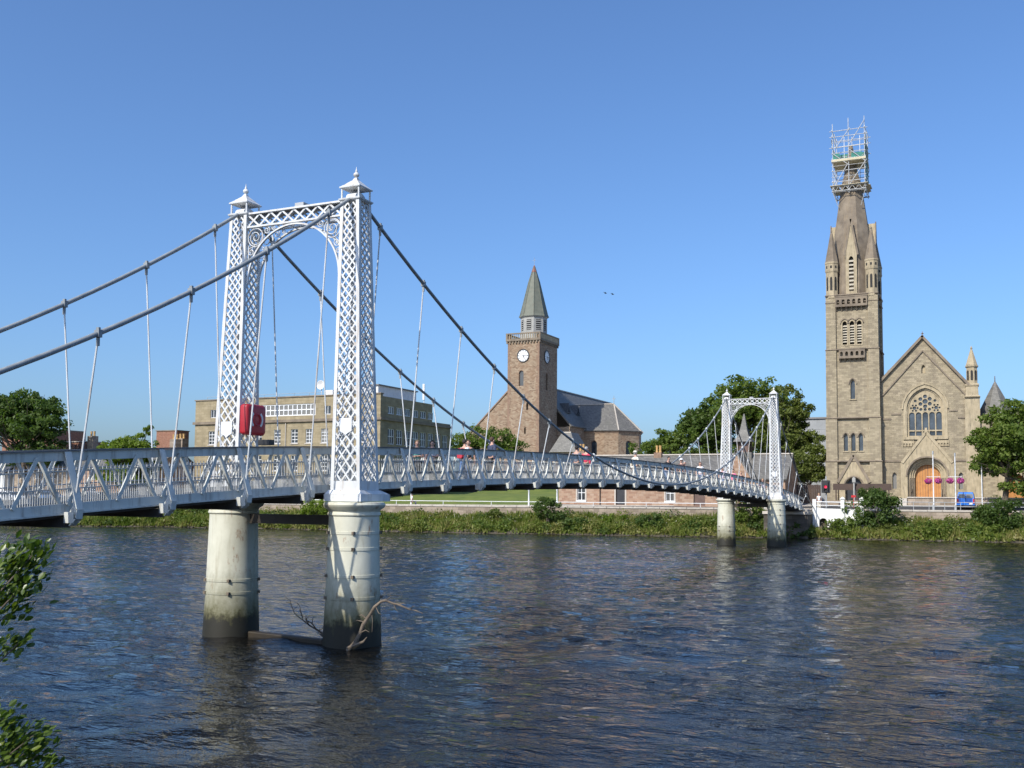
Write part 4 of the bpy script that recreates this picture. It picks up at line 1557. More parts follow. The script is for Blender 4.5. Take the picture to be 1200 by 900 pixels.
holes.append(circ(wx, 14.75, 0.28, 12))
for k in range(6):
    a = math.pi / 6 + k * math.pi / 3
    holes.append(circ(wx + 0.56 * math.cos(a), 14.75 + 0.56 * math.sin(a), 0.215, 10))
for sg in (-1, 1):
    c0 = (wx + sg * 1.13, 14.02)
    holes.append(circ(c0[0], c0[1], 0.2, 10))
    for k in range(6):
        a = k * math.pi / 3
        if (c0[0] + 0.36 * math.cos(a) - wx) * sg < 1.6:
            holes.append(circ(c0[0] + 0.345 * math.cos(a), c0[1] + 0.345 * math.sin(a), 0.115, 8))
    holes.append(circ(wx + sg * 1.02, 14.82, 0.16, 8))
    holes.append(circ(wx + sg * 0.45, 13.86, 0.17, 8))
holes.append(circ(wx, 13.83, 0.16, 8))
tw_ = MB().plate(tr_out, holes, (0, gy + 0.26, 0), XU, ZV, 0.14).build("traceried_window", M['stone_trim'], ch)
MB().plate(tr_out, [], (0, gy + 0.42, 0), XU, ZV, 0.03).build("pane", M['glass_lead'], tw_)
m = MB()
sill(m, (0, gy, 0), XU, ZV, wx - 2.3, wx + 2.3, 10.75, 0.28, 0.22)
m.build("window_sill", M['stone_trim'], ch)
m = MB()
for sg in (-1, 1):
    n = 4
    for i in range(n):
        x = wx + sg * (1.35 + i * 0.3)
        m.plate(rect(x - 0.15, x + 0.15, 9.7, 10.35), [arch(x, 0.18, 9.701, 9.95, 0.1, 5)], (0, gy - 0.10, 0), XU, ZV, 0.1)
m.build("corbel_arcade", M['stone_trim'], ch)
# recessed portal with stepped arch orders, shafts, gable and door
orders = [(1.95, 0.0), (1.74, 0.22), (1.53, 0.44), (1.34, 0.66)]
for k in range(len(orders) - 1):
    ro, d = orders[k]
    ri = orders[k + 1][0]
    m = MB().plate(arch(door_x, 2 * ro - 0.002, G - 0.5, 6.35, ro - 0.001, 18), [arch(door_x, 2 * ri, G - 0.49, 6.35, ri, 18)], (0, gy + 0.1 + d, 0), XU, ZV, 0.2)
    m.build("arch_order", M['stone_trim'], ch)
    for sg in (-1, 1):
        MB().tube([(door_x + sg * (ri + 0.09), gy + 0.06 + d, G + 0.4), (door_x + sg * (ri + 0.09), gy + 0.06 + d, 6.2)], 0.07, 8).build("shaft", M['stone_dark'], ch)
m = MB()
m.plate([(door_x - 2.75, G - 0.5), (door_x + 2.75, G - 0.5), (door_x + 2.75, 7.85), (door_x + 2.35, 8.0), (door_x - 0.05, 11.15), (door_x - 2.45, 8.0), (door_x - 2.75, 7.85)], [arch(door_x, 4.1, G - 0.49, 6.35, 2.05, 20)], (0, gy - 0.32, 0), XU, ZV, 0.30)
pg = m.build("portal_gable", M['stone_trim'], ch)
m = MB()
for sg in (-1, 1):
    m.bar((door_x + sg * 2.6, gy - 0.36, 7.85), (door_x - 0.05, gy - 0.36, 11.3), 0.3, 0.13, (0, -1, 0))
m.box(door_x - 0.17, door_x + 0.07, gy - 0.45, gy - 0.2, 11.2, 11.75)
m.build("gable_coping", M['stone_trim'], pg)
m = MB()
hood(m, (0, gy - 0.32, 0), XU, ZV, door_x, 4.2, 6.35, 2.1, 0.16, 0.08)
m.build("hood_mould", M['stone_dark'], pg)
m = MB()
m.plate(arch(door_x, 2.66, G + 0.75, 6.35, 1.33, 16), [], (0, gy + 0.95, 0), XU, ZV, 0.12)
do = m.build("double_door", M['door_wood'], ch)
m = MB()
m.box(door_x - 0.025, door_x + 0.025, gy + 0.92, gy + 0.948, G + 0.75, 7.6)
for x in np.linspace(door_x - 1.1, door_x + 1.1, 9):
    m.box(x - 0.012, x + 0.012, gy + 0.935, gy + 0.949, G + 0.76, 6.4 + math.sqrt(max(0, 1.25 ** 2 - (x - door_x) ** 2)))
m.build("door_board_joint", M['door_brown'], do)
m = MB()
for k in range(4):
    m.box(door_x - 1.9 - 0.25 * (3 - k), door_x + 1.9 + 0.25 * (3 - k), gy - 0.5 - 0.38 * (3 - k), gy + 0.9, G + 0.19 * k - 0.4 * (k == 0), G + 0.19 * (k + 1) - 0.001)
m.build("door_step", M['cap_stone'], ch)
for sg in (-1, 1):
    win(ch, ((7.95, 14.8)[sg > 0], gy, 0), XU, ZV, -0.25, 0.25, 4.9, 6.4, arch_rise=0.4, fm='stone_trim', gm='glass_lead', rec=0.25, bw=0.05)
# iron handrails beside the steps
for sg in (-1, 1):
    m = MB()
    x = door_x + sg * 1.55
    m.tube([(x, gy - 0.3, G + 1.65), (x, gy - 2.1, G + 1.0), (x, gy - 2.1, G)], 0.03, 6)
    m.tube([(x, gy - 0.4, G + 0.6), (x, gy - 0.4, G + 1.6)], 0.025, 6)
    m.build("handrail", M['black_metal'], ch)
# right-hand turret, shoulder wall, aisle, conical stair roof, side door
m = MB()
cx, cy = 16.1, gy + 0.35
m.box(cx - 0.75, cx + 0.75, cy - 0.55, cy + 0.7, G - 0.6, 15.0)
m.loft([[(cx - a, cy - a, z), (cx + a, cy - a, z), (cx + a, cy + a, z), (cx - a, cy + a, z)] for a, z in ((0.74, 15.002), (0.80, 15.1), (0.64, 15.25), (0.60, 16.2), (0.68, 16.3), (0.70, 16.45), (0.58, 16.55))])
m.lathe([(0.60, 16.56), (0.58, 18.3), (0.70, 18.4), (0.72, 18.52), (0.60, 18.6)], (cx, cy), 8, 0.5)
m.lathe([(0.64, 18.601), (0.10, 20.4), (0.14, 20.48), (0.03, 20.75)], (cx, cy), 8, 0.5)
tt = m.build("gable_turret", M['stone_trim'], ch)
for k in range(8):
    a = 2 * math.pi * k / 8
    n_ = Vector((math.cos(a), math.sin(a), 0))
    MB().plate(arch(0, 0.24, 16.9, 17.85, 0.16, 6), [], Vector((cx, cy, 0)) + n_ * 0.565, Vector((-n_.y, n_.x, 0)), ZV, 0.03).build("turret_opening", M['louvre_dark'], tt)
m = MB()
m.plate(rect(16.86, 27.0, G - 0.6, 12.7), [arch(20.2, 2.3, G - 0.55, 5.6, 1.15, 14), arch(23.5, 0.6, 8.6, 10.2, 0.5, 8)], (0, gy + 0.25, 0), XU, ZV, 0.6)
m.build("side_wall", M['stone'], ch)
m = MB().box(16.9, 27.1, gy + 0.1, gy + 0.95, 12.702, 12.95)
m.build("parapet_coping", M['stone_trim'], ch)
m = MB()
m.plate([(18.5, G - 0.5), (21.9, G - 0.5), (21.9, 6.9), (20.2, 9.1), (18.5, 6.9)], [arch(20.2, 2.0, G - 0.49, 5.6, 1.0, 14)], (0, gy - 0.1, 0), XU, ZV, 0.34)
m.build("side_porch_gable", M['stone_trim'], ch)
MB().plate(arch(20.2, 2.2, G, 5.6, 1.1, 14), [], (0, gy + 0.7, 0), XU, ZV, 0.1).build("side_door", M['door_wood'], ch)
m = MB()
m.lathe([(1.75, G), (1.75, 12.95), (1.95, 13.0), (1.9, 13.2)], (18.4, gy + 3.0), 8, 0.5)
m.build("stair_tower", M['stone'], ch)
MB().lathe([(2.05, 13.15), (1.0, 15.2), (0.06, 17.0), (0.05, 17.6)], (18.4, gy + 3.0), 8, 0.5).build("conical_roof", M['slate'], ch)
# nave roof behind the gable and aisle roof
m = MB()
slab(m, [(L_ - 0.3, gy + 0.5, 16.6), (gx, gy + 0.5, apz - 0.1), (gx, gy + 26, apz - 0.1), (L_ - 0.3, gy + 26, 16.6)], 0.25)
slab(m, [(Rr + 0.5, gy + 0.5, 15.8), (gx, gy + 0.5, apz - 0.1), (gx, gy + 26, apz - 0.1), (Rr + 0.5, gy + 26, 15.8)], 0.25)
m.build("nave_roof", M['slate'], ch)
m = MB()
m.box(L_ + 0.1, L_ + 0.6, gy + 0.71, gy + 26, G - 0.5, 16.6)
m.box(Rr - 0.5, Rr + 0.2, gy + 0.71, gy + 26, G - 0.5, 15.7)
m.plate([(L_ + 0.6, G - 0.5), (Rr - 0.5, G - 0.5), (Rr - 0.5, 15.6), (gx, apz - 0.5), (L_ + 0.6, 16.4)], [], (0, gy + 25.5, 0), XU, ZV, 0.5)
m.build("nave_wall", M['stone'], ch)
m = MB()
slab(m, [(19.5, gy + 1.6, 12.9), (24.5, gy + 1.6, 17.2), (24.5, gy + 20, 17.2), (19.5, gy + 20, 12.9)], 0.2)
slab(m, [(29.5, gy + 1.6, 12.9), (24.5, gy + 1.6, 17.2), (24.5, gy + 20, 17.2), (29.5, gy + 20, 12.9)], 0.2)
m.build("hall_roof", M['slate'], ch)
m = MB().plate([(19.6, 12.2), (29.4, 12.2), (29.4, 12.75), (24.5, 17.0), (19.6, 12.75)], [], (0, gy + 1.7, 0), XU, ZV, 0.4)
m.box(26.6, 27.0, gy + 0.86, gy + 20, G - 0.6, 12.69)
m.build("hall_gable", M['stone'], ch)
# little finial on the far slope beside the tower
m = MB().lathe([(0.25, 17.4), (0.25, 17.7), (0.10, 17.9), (0.18, 18.1), (0.03, 18.6)], (7.35, gy + 1.2), 8)
m.build("roof_finial", M['lead'], ch)

# ------------------------------------------------------------------ scaffold round the spire top
sc = thing("spire_scaffold", "steel tube scaffold with boards and green netting round the top of the tall church spire", "scaffold", (tx, ty, 39.6))
H_ = 1.78
txs = tx
tx = txs - 0.2
zl = [39.7, 40.9, 42.2, 43.6, 45.0, 46.3]
for sx in (-1, 0, 1):
    for sy in (-1, 0, 1):
        if sx == 0 and sy == 0:
            continue
        top = 48.4 if sx * sy == 0 or sx == 1 else 47.9
        MB().tube([(tx + sx * H_, ty + sy * H_, 39.5), (tx + sx * H_, ty + sy * H_, top if sy < 0 else 47.3)], 0.045, 6).build("standard", M['scaff'], sc)
for z in zl + [47.0]:
    for s in (-1, 1):
        e = H_ + (0.35 if z > 44 else 0.15)
        MB().tube([(tx - e, ty + s * (H_ + 0.06), z), (tx + e, ty + s * (H_ + 0.06), z)], 0.04, 6).build("ledger", M['scaff'], sc)
        MB().tube([(tx + s * (H_ + 0.06), ty - e, z + 0.08), (tx + s * (H_ + 0.06), ty + e, z + 0.08)], 0.04, 6).build("ledger", M['scaff'], sc)
y0 = ty - H_ - 0.12
for p, q in (((-1.88, 39.9), (-0.1, 42.9)), ((-0.2, 40.0), (2.0, 43.2)), ((-1.88, 44.4), (0.1, 42.7)), ((0.1, 44.6), (1.88, 43.0)), ((-1.4, 45.0), (0.2, 47.2)), ((0.1, 45.2), (1.8, 47.9))):
    MB().tube([(tx + p[0], y0, p[1]), (tx + q[0], y0, q[1])], 0.045, 6).build("brace", M['scaff'], sc)
for s in (-1, 1):
    MB().tube([(tx + s * (H_ + 0.1), ty - 2, 40.0), (tx + s * (H_ + 0.1), ty + 2, 43.0)], 0.045, 6).build("brace", M['scaff'], sc)
    MB().tube([(tx + s * (H_ + 0.1), ty + 2, 43.0), (tx + s * (H_ + 0.1), ty - 2, 46.0)], 0.045, 6).build("brace", M['scaff'], sc)
    MB().tube([(tx + s * 1.78, ty - 1.78, 39.6), (tx + s * 1.25, ty - 1.25, 38.0)], 0.04, 6).build("raker", M['scaff'], sc)
for z in (41.5, 42.8, 44.3, 45.6):
    MB().tube([(tx - 1.95, ty - H_ - 0.05, z), (tx + 1.95, ty - H_ - 0.05, z)], 0.03, 5).build("guard_rail", M['scaff'], sc)
    MB().tube([(tx + H_ + 0.05, ty - 1.95, z), (tx + H_ + 0.05, ty + 1.95, z)], 0.03, 5).build("guard_rail", M['scaff'], sc)
    MB().tube([(tx - 1.95, ty + H_ + 0.05, z), (tx + 1.95, ty + H_ + 0.05, z)], 0.03, 5).build("guard_rail", M['scaff'], sc)
for sx in (-0.9, 0.9):
    MB().tube([(tx + sx, ty + H_, 39.5), (tx + sx, ty + H_, 47.4)], 0.035, 5).build("standard", M['scaff'], sc)
MB().box(tx - 1.7, tx + 1.7, ty + H_ + 0.07, ty + H_ + 0.08, 43.4, 45.3).build("netting", M['net'], sc)
# lattice girders carrying the bottom lift
for sy in (-1, 1):
    m = MB()
    y = ty + sy * (H_ + 0.14)
    for z in (39.8, 40.35):
        m.tube([(tx - 1.92, y, z), (tx + 1.92, y, z)], 0.045, 6)
    for i in range(10):
        x0, x1 = tx - 1.88 + 0.376 * i, tx - 1.88 + 0.376 * (i + 1)
        za, zc_ = (39.8, 40.35) if i % 2 else (40.35, 39.8)
        m.tube([(x0, y, za), (x1, y, zc_)], 0.03, 5)
    m.build("lattice_girder", M['scaff'], sc)
for z, rr0 in ((43.25, 1.92), (40.4, 2.1)):
    for i in range(8):
        y = ty - rr0 + i * (2 * rr0 / 8)
        if z < 41 and 1 < i < 6:
            for xa, xb_ in ((tx - rr0, tx - 1.2), (tx + 1.2, tx + rr0 + 0.2)):
                MB().box(xa, xb_, y + 0.01, y + 2 * rr0 / 8 - 0.02, z, z + 0.05).build("scaffold_board", M['board'], sc)
        else:
            MB().box(tx - rr0, tx + rr0, y + 0.01, y + 2 * rr0 / 8 - 0.02, z, z + 0.05).build("scaffold_board", M['board'], sc)
MB().box(tx - 1.92, tx + 1.92, ty - 1.97, ty - 1.93, 43.31, 43.55).build("toe_board", M['board'], sc)
for p in ((-1.75, -2.02, -1.0, 43.6, 44.3), (0.3, -1.0, 1.5, 43.6, 44.2)):
    MB().box(tx + p[0], tx + p[2], ty - 1.83, ty - 1.81, p[3], p[4]).build("netting", M['net'], sc)
m = MB()
rngn = np.random.default_rng(2)
for i in range(5):
    for j in range(9):
        yy, zz = ty - 1.75 + 0.7 * i, 40.6 + j * 0.56
        if rngn.random() < 0.8:
            m.box(tx + 1.8, tx + 1.81 + 0.05 * rngn.random(), yy, yy + 0.66, zz, zz + 0.5)
m.build("netting", M['net'], sc)
tx = txs

# ------------------------------------------------------------------ old red sandstone church with clock tower
oc = thing("old_church", "old red sandstone church with a square clock tower, green copper spirelet and grey slate roofs", "church", (-52.2, 133.9, 8.5))
zx, zy0, zw, zd = -52.18, 130.0, 2.88, 7.7
G2 = 6.5
m = MB()
m.plate(rect(zx - zw, zx + zw, G2, 29.6), [arch(zx - 0.4, 0.85, 22.0, 24.2, 0.45, 8), rect(zx + 0.55, zx + 0.9, 18.0, 19.1), rect(zx + 0.2, zx + 0.5, 14.0, 15.1)], (0, zy0, 0), XU, ZV, 0.6)
m.plate(rect(zy0 + 0.602, zy0 + zd, G2, 29.6), [arch(zy0 + 3.2, 0.8, 21.5, 24.0, 0.4, 8)], (zx + zw, 0, 0), YU, ZV, 0.6)
m.box(zx - zw, zx - zw + 0.6, zy0 + 0.602, zy0 + zd, G2, 29.6)
m.box(zx - zw + 0.602, zx + zw - 0.602, zy0 + zd - 0.6, zy0 + zd, G2, 29.6)
m.build("tower_wall", M['red_stone'], oc)
for k in range(26):                     # dressed corner stones
    z = G2 + 0.8 + k * 0.9
    w = 0.55 if k % 2 else 0.3
    MB().box(zx + zw - w, zx + zw + 0.02, zy0 - 0.025, zy0 + 0.85 - w, z, z + 0.88).build("quoin", M['red_trim'], oc)
    MB().box(zx - zw - 0.02, zx - zw + w, zy0 - 0.025, zy0 + 0.85 - w, z, z + 0.88).build("quoin", M['red_trim'], oc)
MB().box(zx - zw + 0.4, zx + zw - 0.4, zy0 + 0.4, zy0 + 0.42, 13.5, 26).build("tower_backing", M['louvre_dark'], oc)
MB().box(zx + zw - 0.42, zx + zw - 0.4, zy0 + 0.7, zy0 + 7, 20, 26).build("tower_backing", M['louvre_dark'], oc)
win(oc, (zx - 0.4, zy0, 0), XU, ZV, -0.42, 0.42, 22.0, 24.2, arch_rise=0.45, fm='red_trim', gm='glass', rec=0.2, bw=0.08)
win(oc, (zx + zw, zy0 + 3.2, 0), YU, ZV, -0.4, 0.4, 21.5, 24.0, arch_rise=0.4, fm='red_trim', gm='glass', rec=0.2, bw=0.08)
# parapet: corbel table, balustrade
m = MB()
e = 0.28
m.box(zx - zw - e, zx + zw + e, zy0 - e, zy0 + zd + e, 29.602, 29.95)
for k in range(12):
    x = zx - zw - 0.1 + (2 * zw + 0.2) * k / 11
    m.box(x - 0.12, x + 0.12, zy0 - 0.2, zy0 - 0.002, 29.2, 29.6)
for k in range(13):
    y = zy0 + zd * k / 12
    m.box(zx + zw + 0.002, zx + zw + 0.2, y - 0.12, y + 0.12, 29.2, 29.6)
pa = m.build("parapet", M['parapet'] if 'parapet' in M else M['stone_dark'], oc)
m = MB()
for (x0, x1, y0, y1) in ((zx - zw - e, zx + zw + e, zy0 - e, zy0 - e + 0.25), (zx - zw - e, zx + zw + e, zy0 + zd + e - 0.25, zy0 + zd + e),
                         (zx - zw - e, zx - zw - e + 0.25, zy0 - e + 0.252, zy0 + zd + e - 0.252), (zx + zw + e - 0.25, zx + zw + e, zy0 - e + 0.252, zy0 + zd + e - 0.252)):
    m.box(x0, x1, y0, y1, 30.75, 30.95)
for sx in (-1, 1):
    for y in (zy0 - e, zy0 + zd + e - 0.3):
        x = zx + sx * (zw + e) - (0.3 if sx > 0 else 0)
        m.box(x, x + 0.3, y, y + 0.3, 29.951, 30.749)
m.build("parapet_rail", M['stone_dark'], pa)
m = MB()
for k in range(16):
    x = zx - zw + (2 * zw) * k / 15
    for y in (zy0 - e + 0.12, zy0 + zd + e - 0.12):
        m.tube([(x, y, 29.95), (x, y, 30.75)], 0.075, 6)
m.box(zx + zw + e - 0.2, zx + zw + e - 0.05, zy0, zy0 + zd, 29.951, 30.749)
for k in range(18):
    y = zy0 + zd * k / 17
    m.tube([(zx - zw - e + 0.12, y, 29.95), (zx - zw - e + 0.12, y, 30.75)], 0.075, 6)
m.build("baluster", M['stone_trim'], pa)
# octagonal louvred lantern and copper spirelet
lcx, lcy = zx + 0.15, zy0 + zd / 2
m = MB().lathe([(2.25, 29.95), (2.25, 33.9), (2.45, 34.0), (2.45, 34.15)], (lcx, lcy), 8, 0.5)
la = m.build("lantern", M['lead'], oc)
for k in range(8):
    a = 2 * math.pi * k / 8
    n_ = Vector((math.cos(a), math.sin(a), 0))
    U = Vector((-n_.y, n_.x, 0))
    o = Vector((lcx, lcy, 0)) + n_ * 2.105
    MB().plate(rect(-0.42, 0.42, 31.7, 33.5), [], o, U, ZV, 0.05).build("louvre_panel", M['louvre_dark'], la)
    for j in range(5):
        q = o + n_ * 0.03
        MB().bar(q - U * 0.42 + Vector((0, 0, 31.85 + j * 0.36)), q + U * 0.42 + Vector((0, 0, 31.85 + j * 0.36)), 0.05, 0.13, (0, 0, 1)).build("slat", M['lead'], la)
m = MB().lathe([(2.55, 34.1), (2.35, 34.5), (1.9, 36.3), (0.95, 40.2), (0.12, 42.9)], (lcx, lcy), 8, 0.5)
cs = m.build("copper_spire", M['copper'], oc)
m = MB()
for k in range(8):
    a = 2 * math.pi * (k + 0.5) / 8
    pts = [(lcx + r * math.cos(a), lcy + r * math.sin(a), z) for r, z in ((2.56, 34.12), (2.37, 34.5), (1.92, 36.3), (0.97, 40.2), (0.14, 42.9))]
    m.tube(pts, 0.05, 5)
m.build("spire_rib", M['copper'], cs)
MB().lathe([(0.46, 41.95), (0.13, 42.95), (0.10, 43.1)], (lcx, lcy), 8, 0.5).build("red_spire_tip", surf("red_oxide_paint", (0.25, 0.07, 0.05), (0.3, 0.09, 0.06), 3), cs)
m = MB()
m.tube([(lcx, lcy, 43.0), (lcx, lcy, 44.5)], 0.03, 5)
m.tube([(lcx - 0.35, lcy, 44.0), (lcx + 0.35, lcy, 44.0)], 0.025, 5)
m.build("weathervane", M['grey_metal'], cs)


def clock(o, U):
    o, U = Vector(o), Vector(U)
    n_ = U.cross(Vector(ZV))
    m = MB().plate(circ(0, 0, 1.12, 28), [circ(0, 0, 0.98, 28)], o + n_ * 0.12, U, ZV, 0.14)
    c = m.build("clock", M['black_metal'], oc)
    MB().plate(circ(0, 0, 1.0, 28), [], o + n_ * 0.06, U, ZV, 0.06).build("clock_dial", M['white_metal'], c)
    m = MB()
    for h in range(12):
        a = math.pi * h / 6
        d = U * math.sin(a) + Vector(ZV) * math.cos(a)
        m.bar(o + n_ * 0.068 + d * 0.70, o + n_ * 0.068 + d * 0.92, 0.07 if h % 3 else 0.11, 0.012, n_)
    m.build("hour_mark", M['black_metal'], c)
    m = MB()
    for a, l, w in ((math.radians(98), 0.78, 0.07), (math.radians(156), 0.55, 0.1)):
        d = U * math.sin(a) + Vector(ZV) * math.cos(a)
        m.bar(o + n_ * 0.085 - d * 0.12, o + n_ * 0.085 + d * l, w, 0.014, n_)
    m.build("clock_hand", M['black_metal'], c)


clock((zx - 0.05, zy0, 27.1), XU)
clock((zx + zw, zy0 + 3.1, 27.1), YU)
# nave: west gable flush with the tower, steep slate roof running back
m = MB()
m.plate([(-59.6 - 3.4, G2), (zx - zw, G2), (zx - zw, 21.1), (-59.6 - 3.4, 13.4)], [], (0, zy0 + 0.15, 0), XU, ZV, 0.7)
m.build("nave_gable", M['red_stone'], oc)
m = MB()
m.bar((-63.2, zy0 + 0.4, 13.3), (zx - zw - 0.02, zy0 + 0.4, 21.25), 0.8, 0.2, (0, 0, 1))
m.build("gable_coping", M['red_trim'], oc)
rx, rz, ex_, ez = -53.0, 23.0, -46.6, 15.75
m = MB()
slab(m, [(rx, 137.75, rz), (ex_, 137.75, ez), (ex_, 176, ez), (rx, 176, rz)], 0.25)
slab(m, [(rx, 130.9, rz), (-63.0, 130.9, 13.7), (-63.0, 176, 13.7), (rx, 176, rz)], 0.25)
m.build("nave_roof", M['slate'], oc)
MB().bar((rx, 137.8, rz + 0.02), (rx, 176, rz + 0.02), 0.4, 0.2).build("roof_ridge", M['lead'], oc)
m = MB()
m.plate(rect(137.75, 176, G2, 15.7), [arch(140.8, 1.3, 11.0, 13.3, 0.65, 8), arch(143.3, 1.3, 11.0, 13.3, 0.65, 8)], (ex_ - 0.35, 0, 0), YU, ZV, 0.6)
m.box(zx + zw, ex_ - 0.36, 137.76, 138.4, G2, 15.6)
m.plate([(-62.5, G2), (ex_ - 0.96, G2), (ex_ - 0.96, 15.6), (rx, 22.6), (-62.5, 13.6)], [], (0, 175.3, 0), XU, ZV, 0.6)
m.build("nave_wall", M['red_stone'], oc)
for y in (140.8, 143.3):
    win(oc, (ex_ - 0.35, y, 0), YU, ZV, -0.65, 0.65, 11.0, 13.3, arch_rise=0.65, fm='red_trim', gm='glass', rec=0.25, bw=0.1)
for y in (141.5, 146.0):           # two small glazed dormers in the shaded slope
    m = MB()
    x0 = ex_ - 2.9
    zz = ez + 2.9 * (rz - ez) / (ex_ - rx)
    m.add([(x0 + 0.9, y - 0.9, zz - 0.8), (x0 + 0.9, y + 0.9, zz - 0.8), (x0 + 0.9, y, zz + 1.0), (x0 - 1.2, y - 0.9, zz - 0.5), (x0 - 1.2, y + 0.9, zz - 0.5), (x0 - 1.2, y, zz + 1.0)],
          [(0, 1, 2), (3, 5, 4), (0, 2, 5, 3), (1, 4, 5, 2), (0, 3, 4, 1)])
    d = m.build("dormer", M['slate_dark'], oc)
    MB().plate([(y - 0.6, zz - 0.6), (y + 0.6, zz - 0.6), (y, zz + 0.6)], [], (x0 + 0.93, 0, 0), YU, ZV, 0.03).build("pane", M['glass'], d)
# aisle stub below the tower and hipped chancel with polygonal end
ac = (-43.3, 150.0)
rad = 5.2
angs = [R_(a) for a in (-90, -62, -12, 38, 90)]
poly = [(ac[0] + rad * math.cos(a), ac[1] + rad * math.sin(a)) for a in angs]
poly = [(ex_ - 0.5, poly[0][1])] + poly + [(ex_ - 0.5, poly[-1][1])]
ez2, rz2 = 15.3, 20.4
for i in range(len(poly) - 1):
    a, b = Vector((*poly[i], 0)), Vector((*poly[i + 1], 0))
    L2 = (b - a).length
    U = (b - a).normalized()
    m = MB()
    hl = [arch(L2 / 2, 1.2, 10.6, 13.0, 0.6, 8)] if L2 > 3.5 else []
    m.plate(rect(0, L2, G2, ez2), hl, a, U, ZV, 0.5)
    m.build("chancel_wall", M['red_stone'], oc)
    if hl:
        win(oc, a + U * (L2 / 2), U, ZV, -0.6, 0.6, 10.6, 13.0, arch_rise=0.6, fm='red_trim', gm='glass', rec=0.25, bw=0.1)
    m = MB()
    n_ = U.cross(Vector(ZV))
    q = [a + n_ * 0.12 - U * 0.1, b + n_ * 0.12 + U * 0.1, b - n_ * 0.3, a - n_ * 0.3]
    m.loft([[p + Vector((0, 0, ez2 - 0.35)) for p in q], [p + Vector((0, 0, ez2 - 0.02)) for p in q]])
    m.build("eaves_course", M['red_trim'], oc)
ov = [(ac[0] + (rad + 0.4) * math.cos(a), ac[1] + (rad + 0.4) * math.sin(a), ez2) for a in angs]
apx = (ac[0], ac[1], rz2)
m = MB()
for i in range(len(ov) - 1):
    slab(m, [ov[i], ov[i + 1], apx], 0.2)
lx = ex_ - 4.1
slab(m, [(ov[0][0], ov[0][1], ez2), apx, (lx, ac[1], rz2), (ex_ - 0.4, ov[0][1], ez2)], 0.2)
slab(m, [(ov[-1][0], ov[-1][1], ez2), apx, (lx, ac[1], rz2), (ex_ - 0.4, ov[-1][1], ez2)], 0.2)
m.build("chancel_roof", M['slate'], oc)
m = MB()
m.bar((lx, ac[1], rz2 + 0.05), (apx[0], apx[1], rz2 + 0.05), 0.3, 0.16)
m.bar((lx, ac[1], rz2 + 0.05), (ex_ - 0.2, ov[0][1] + 0.1, ez2 + 0.15), 0.25, 0.12)
for i in (1, 2, 3):
    m.bar(apx, (ov[i][0], ov[i][1], ez2 + 0.05), 0.2, 0.12)
m.build("lead_flashing", M['cap_stone'], oc)
m = MB()
m.tube([(apx[0], apx[1], rz2), (apx[0], apx[1], rz2 + 1.5)], 0.05, 5)
m.box(apx[0] - 0.3, apx[0] + 0.3, apx[1] - 0.04, apx[1] + 0.04, rz2 + 0.9, rz2 + 1.0)
m.build("roof_cross", M['grey_metal'], oc)

# small hipped slate-roofed house below the clock tower
hh = thing("hipped_roof_house", "small stone house with hipped grey slate roof standing right below the clock tower", "house", (-37.6, 114, 5))
m = MB()
m.box(-39.3, -35.9, 112, 117, 4.5, 10.2)
m.build("wall", M['red_stone'], hh)
m = MB()
c4 = [(-39.7, 111.7, 10.1), (-35.5, 111.7, 10.1), (-35.5, 117.3, 10.1), (-39.7, 117.3, 10.1)]
a_, b_2 = (-38.3, 113.2, 13.0), (-36.9, 113.2, 13.0)
a_3, b_3 = (-38.3, 116, 13.0), (-36.9, 116, 13.0)
slab(m, [c4[0], c4[1], b_2, a_], 0.15)
slab(m, [c4[1], c4[2], b_3, b_2], 0.15)
slab(m, [c4[2], c4[3], a_3, b_3], 0.15)
slab(m, [c4[3], c4[0], a_, a_3], 0.15)
slab(m, [a_, b_2, b_3, a_3], 0.1)
m.build("hipped_roof", M['slate'], hh)
MB().bar(a_, b_2, 0.2, 0.2).build("roof_ridge", M['cap_stone'], hh)
win(hh, (-37.6, 112, 0), XU, ZV, -0.5, 0.5, 7.5, 9.3, 2, 2, rec=-0.065)

# ------------------------------------------------------------------ low pink sandstone row with slate roof and bell-cote
ct = thing("sandstone_row", "low pink sandstone riverside row with sash windows, slate roof and pointed bell turret", "house", (-16, 88, 2.9))
cy0, cz0 = 88.0, 2.4
x0, x1 = -28.4, -2.2
eav = 6.0
wins = [-25.55, -14.9, -8.2, -5.0]
doors = [-20.75]
holes = [rect(x - 0.5, x + 0.5, 3.35, 5.15) for x in wins] + [rect(x - 0.55, x + 0.55, 2.9, 5.1) for x in doors] + [rect(-12.2, -10.9, 2.9, 4.75)]
m = MB().plate(rect(x0, x1, cz0, eav), holes, (0, cy0, 0), XU, ZV, 0.5)
m.box(x0, x0 + 0.5, cy0 + 0.502, cy0 + 8, cz0, eav)
m.box(x1 - 0.5, x1, cy0 + 0.502, cy0 + 8, cz0, eav)
m.box(x0 + 0.502, x1 - 0.502, cy0 + 7.5, cy0 + 8, cz0, eav)
m.plate([(cy0, eav), (cy0 + 8, eav), (cy0 + 4, 8.55)], [], (x1, 0, 0), YU, ZV, 0.4)
m.plate([(cy0, eav), (cy0 + 8, eav), (cy0 + 4, 8.55)], [], (x0 + 0.4, 0, 0), YU, ZV, 0.4)
m.build("wall", M['pink_stone'], ct)
m = MB()
slab(m, [(x0 - 0.2, cy0 - 0.35, eav - 0.15), (x1 + 0.2, cy0 - 0.35, eav - 0.15), (x1 + 0.2, cy0 + 4, 8.7), (x0 - 0.2, cy0 + 4, 8.7)], 0.18)
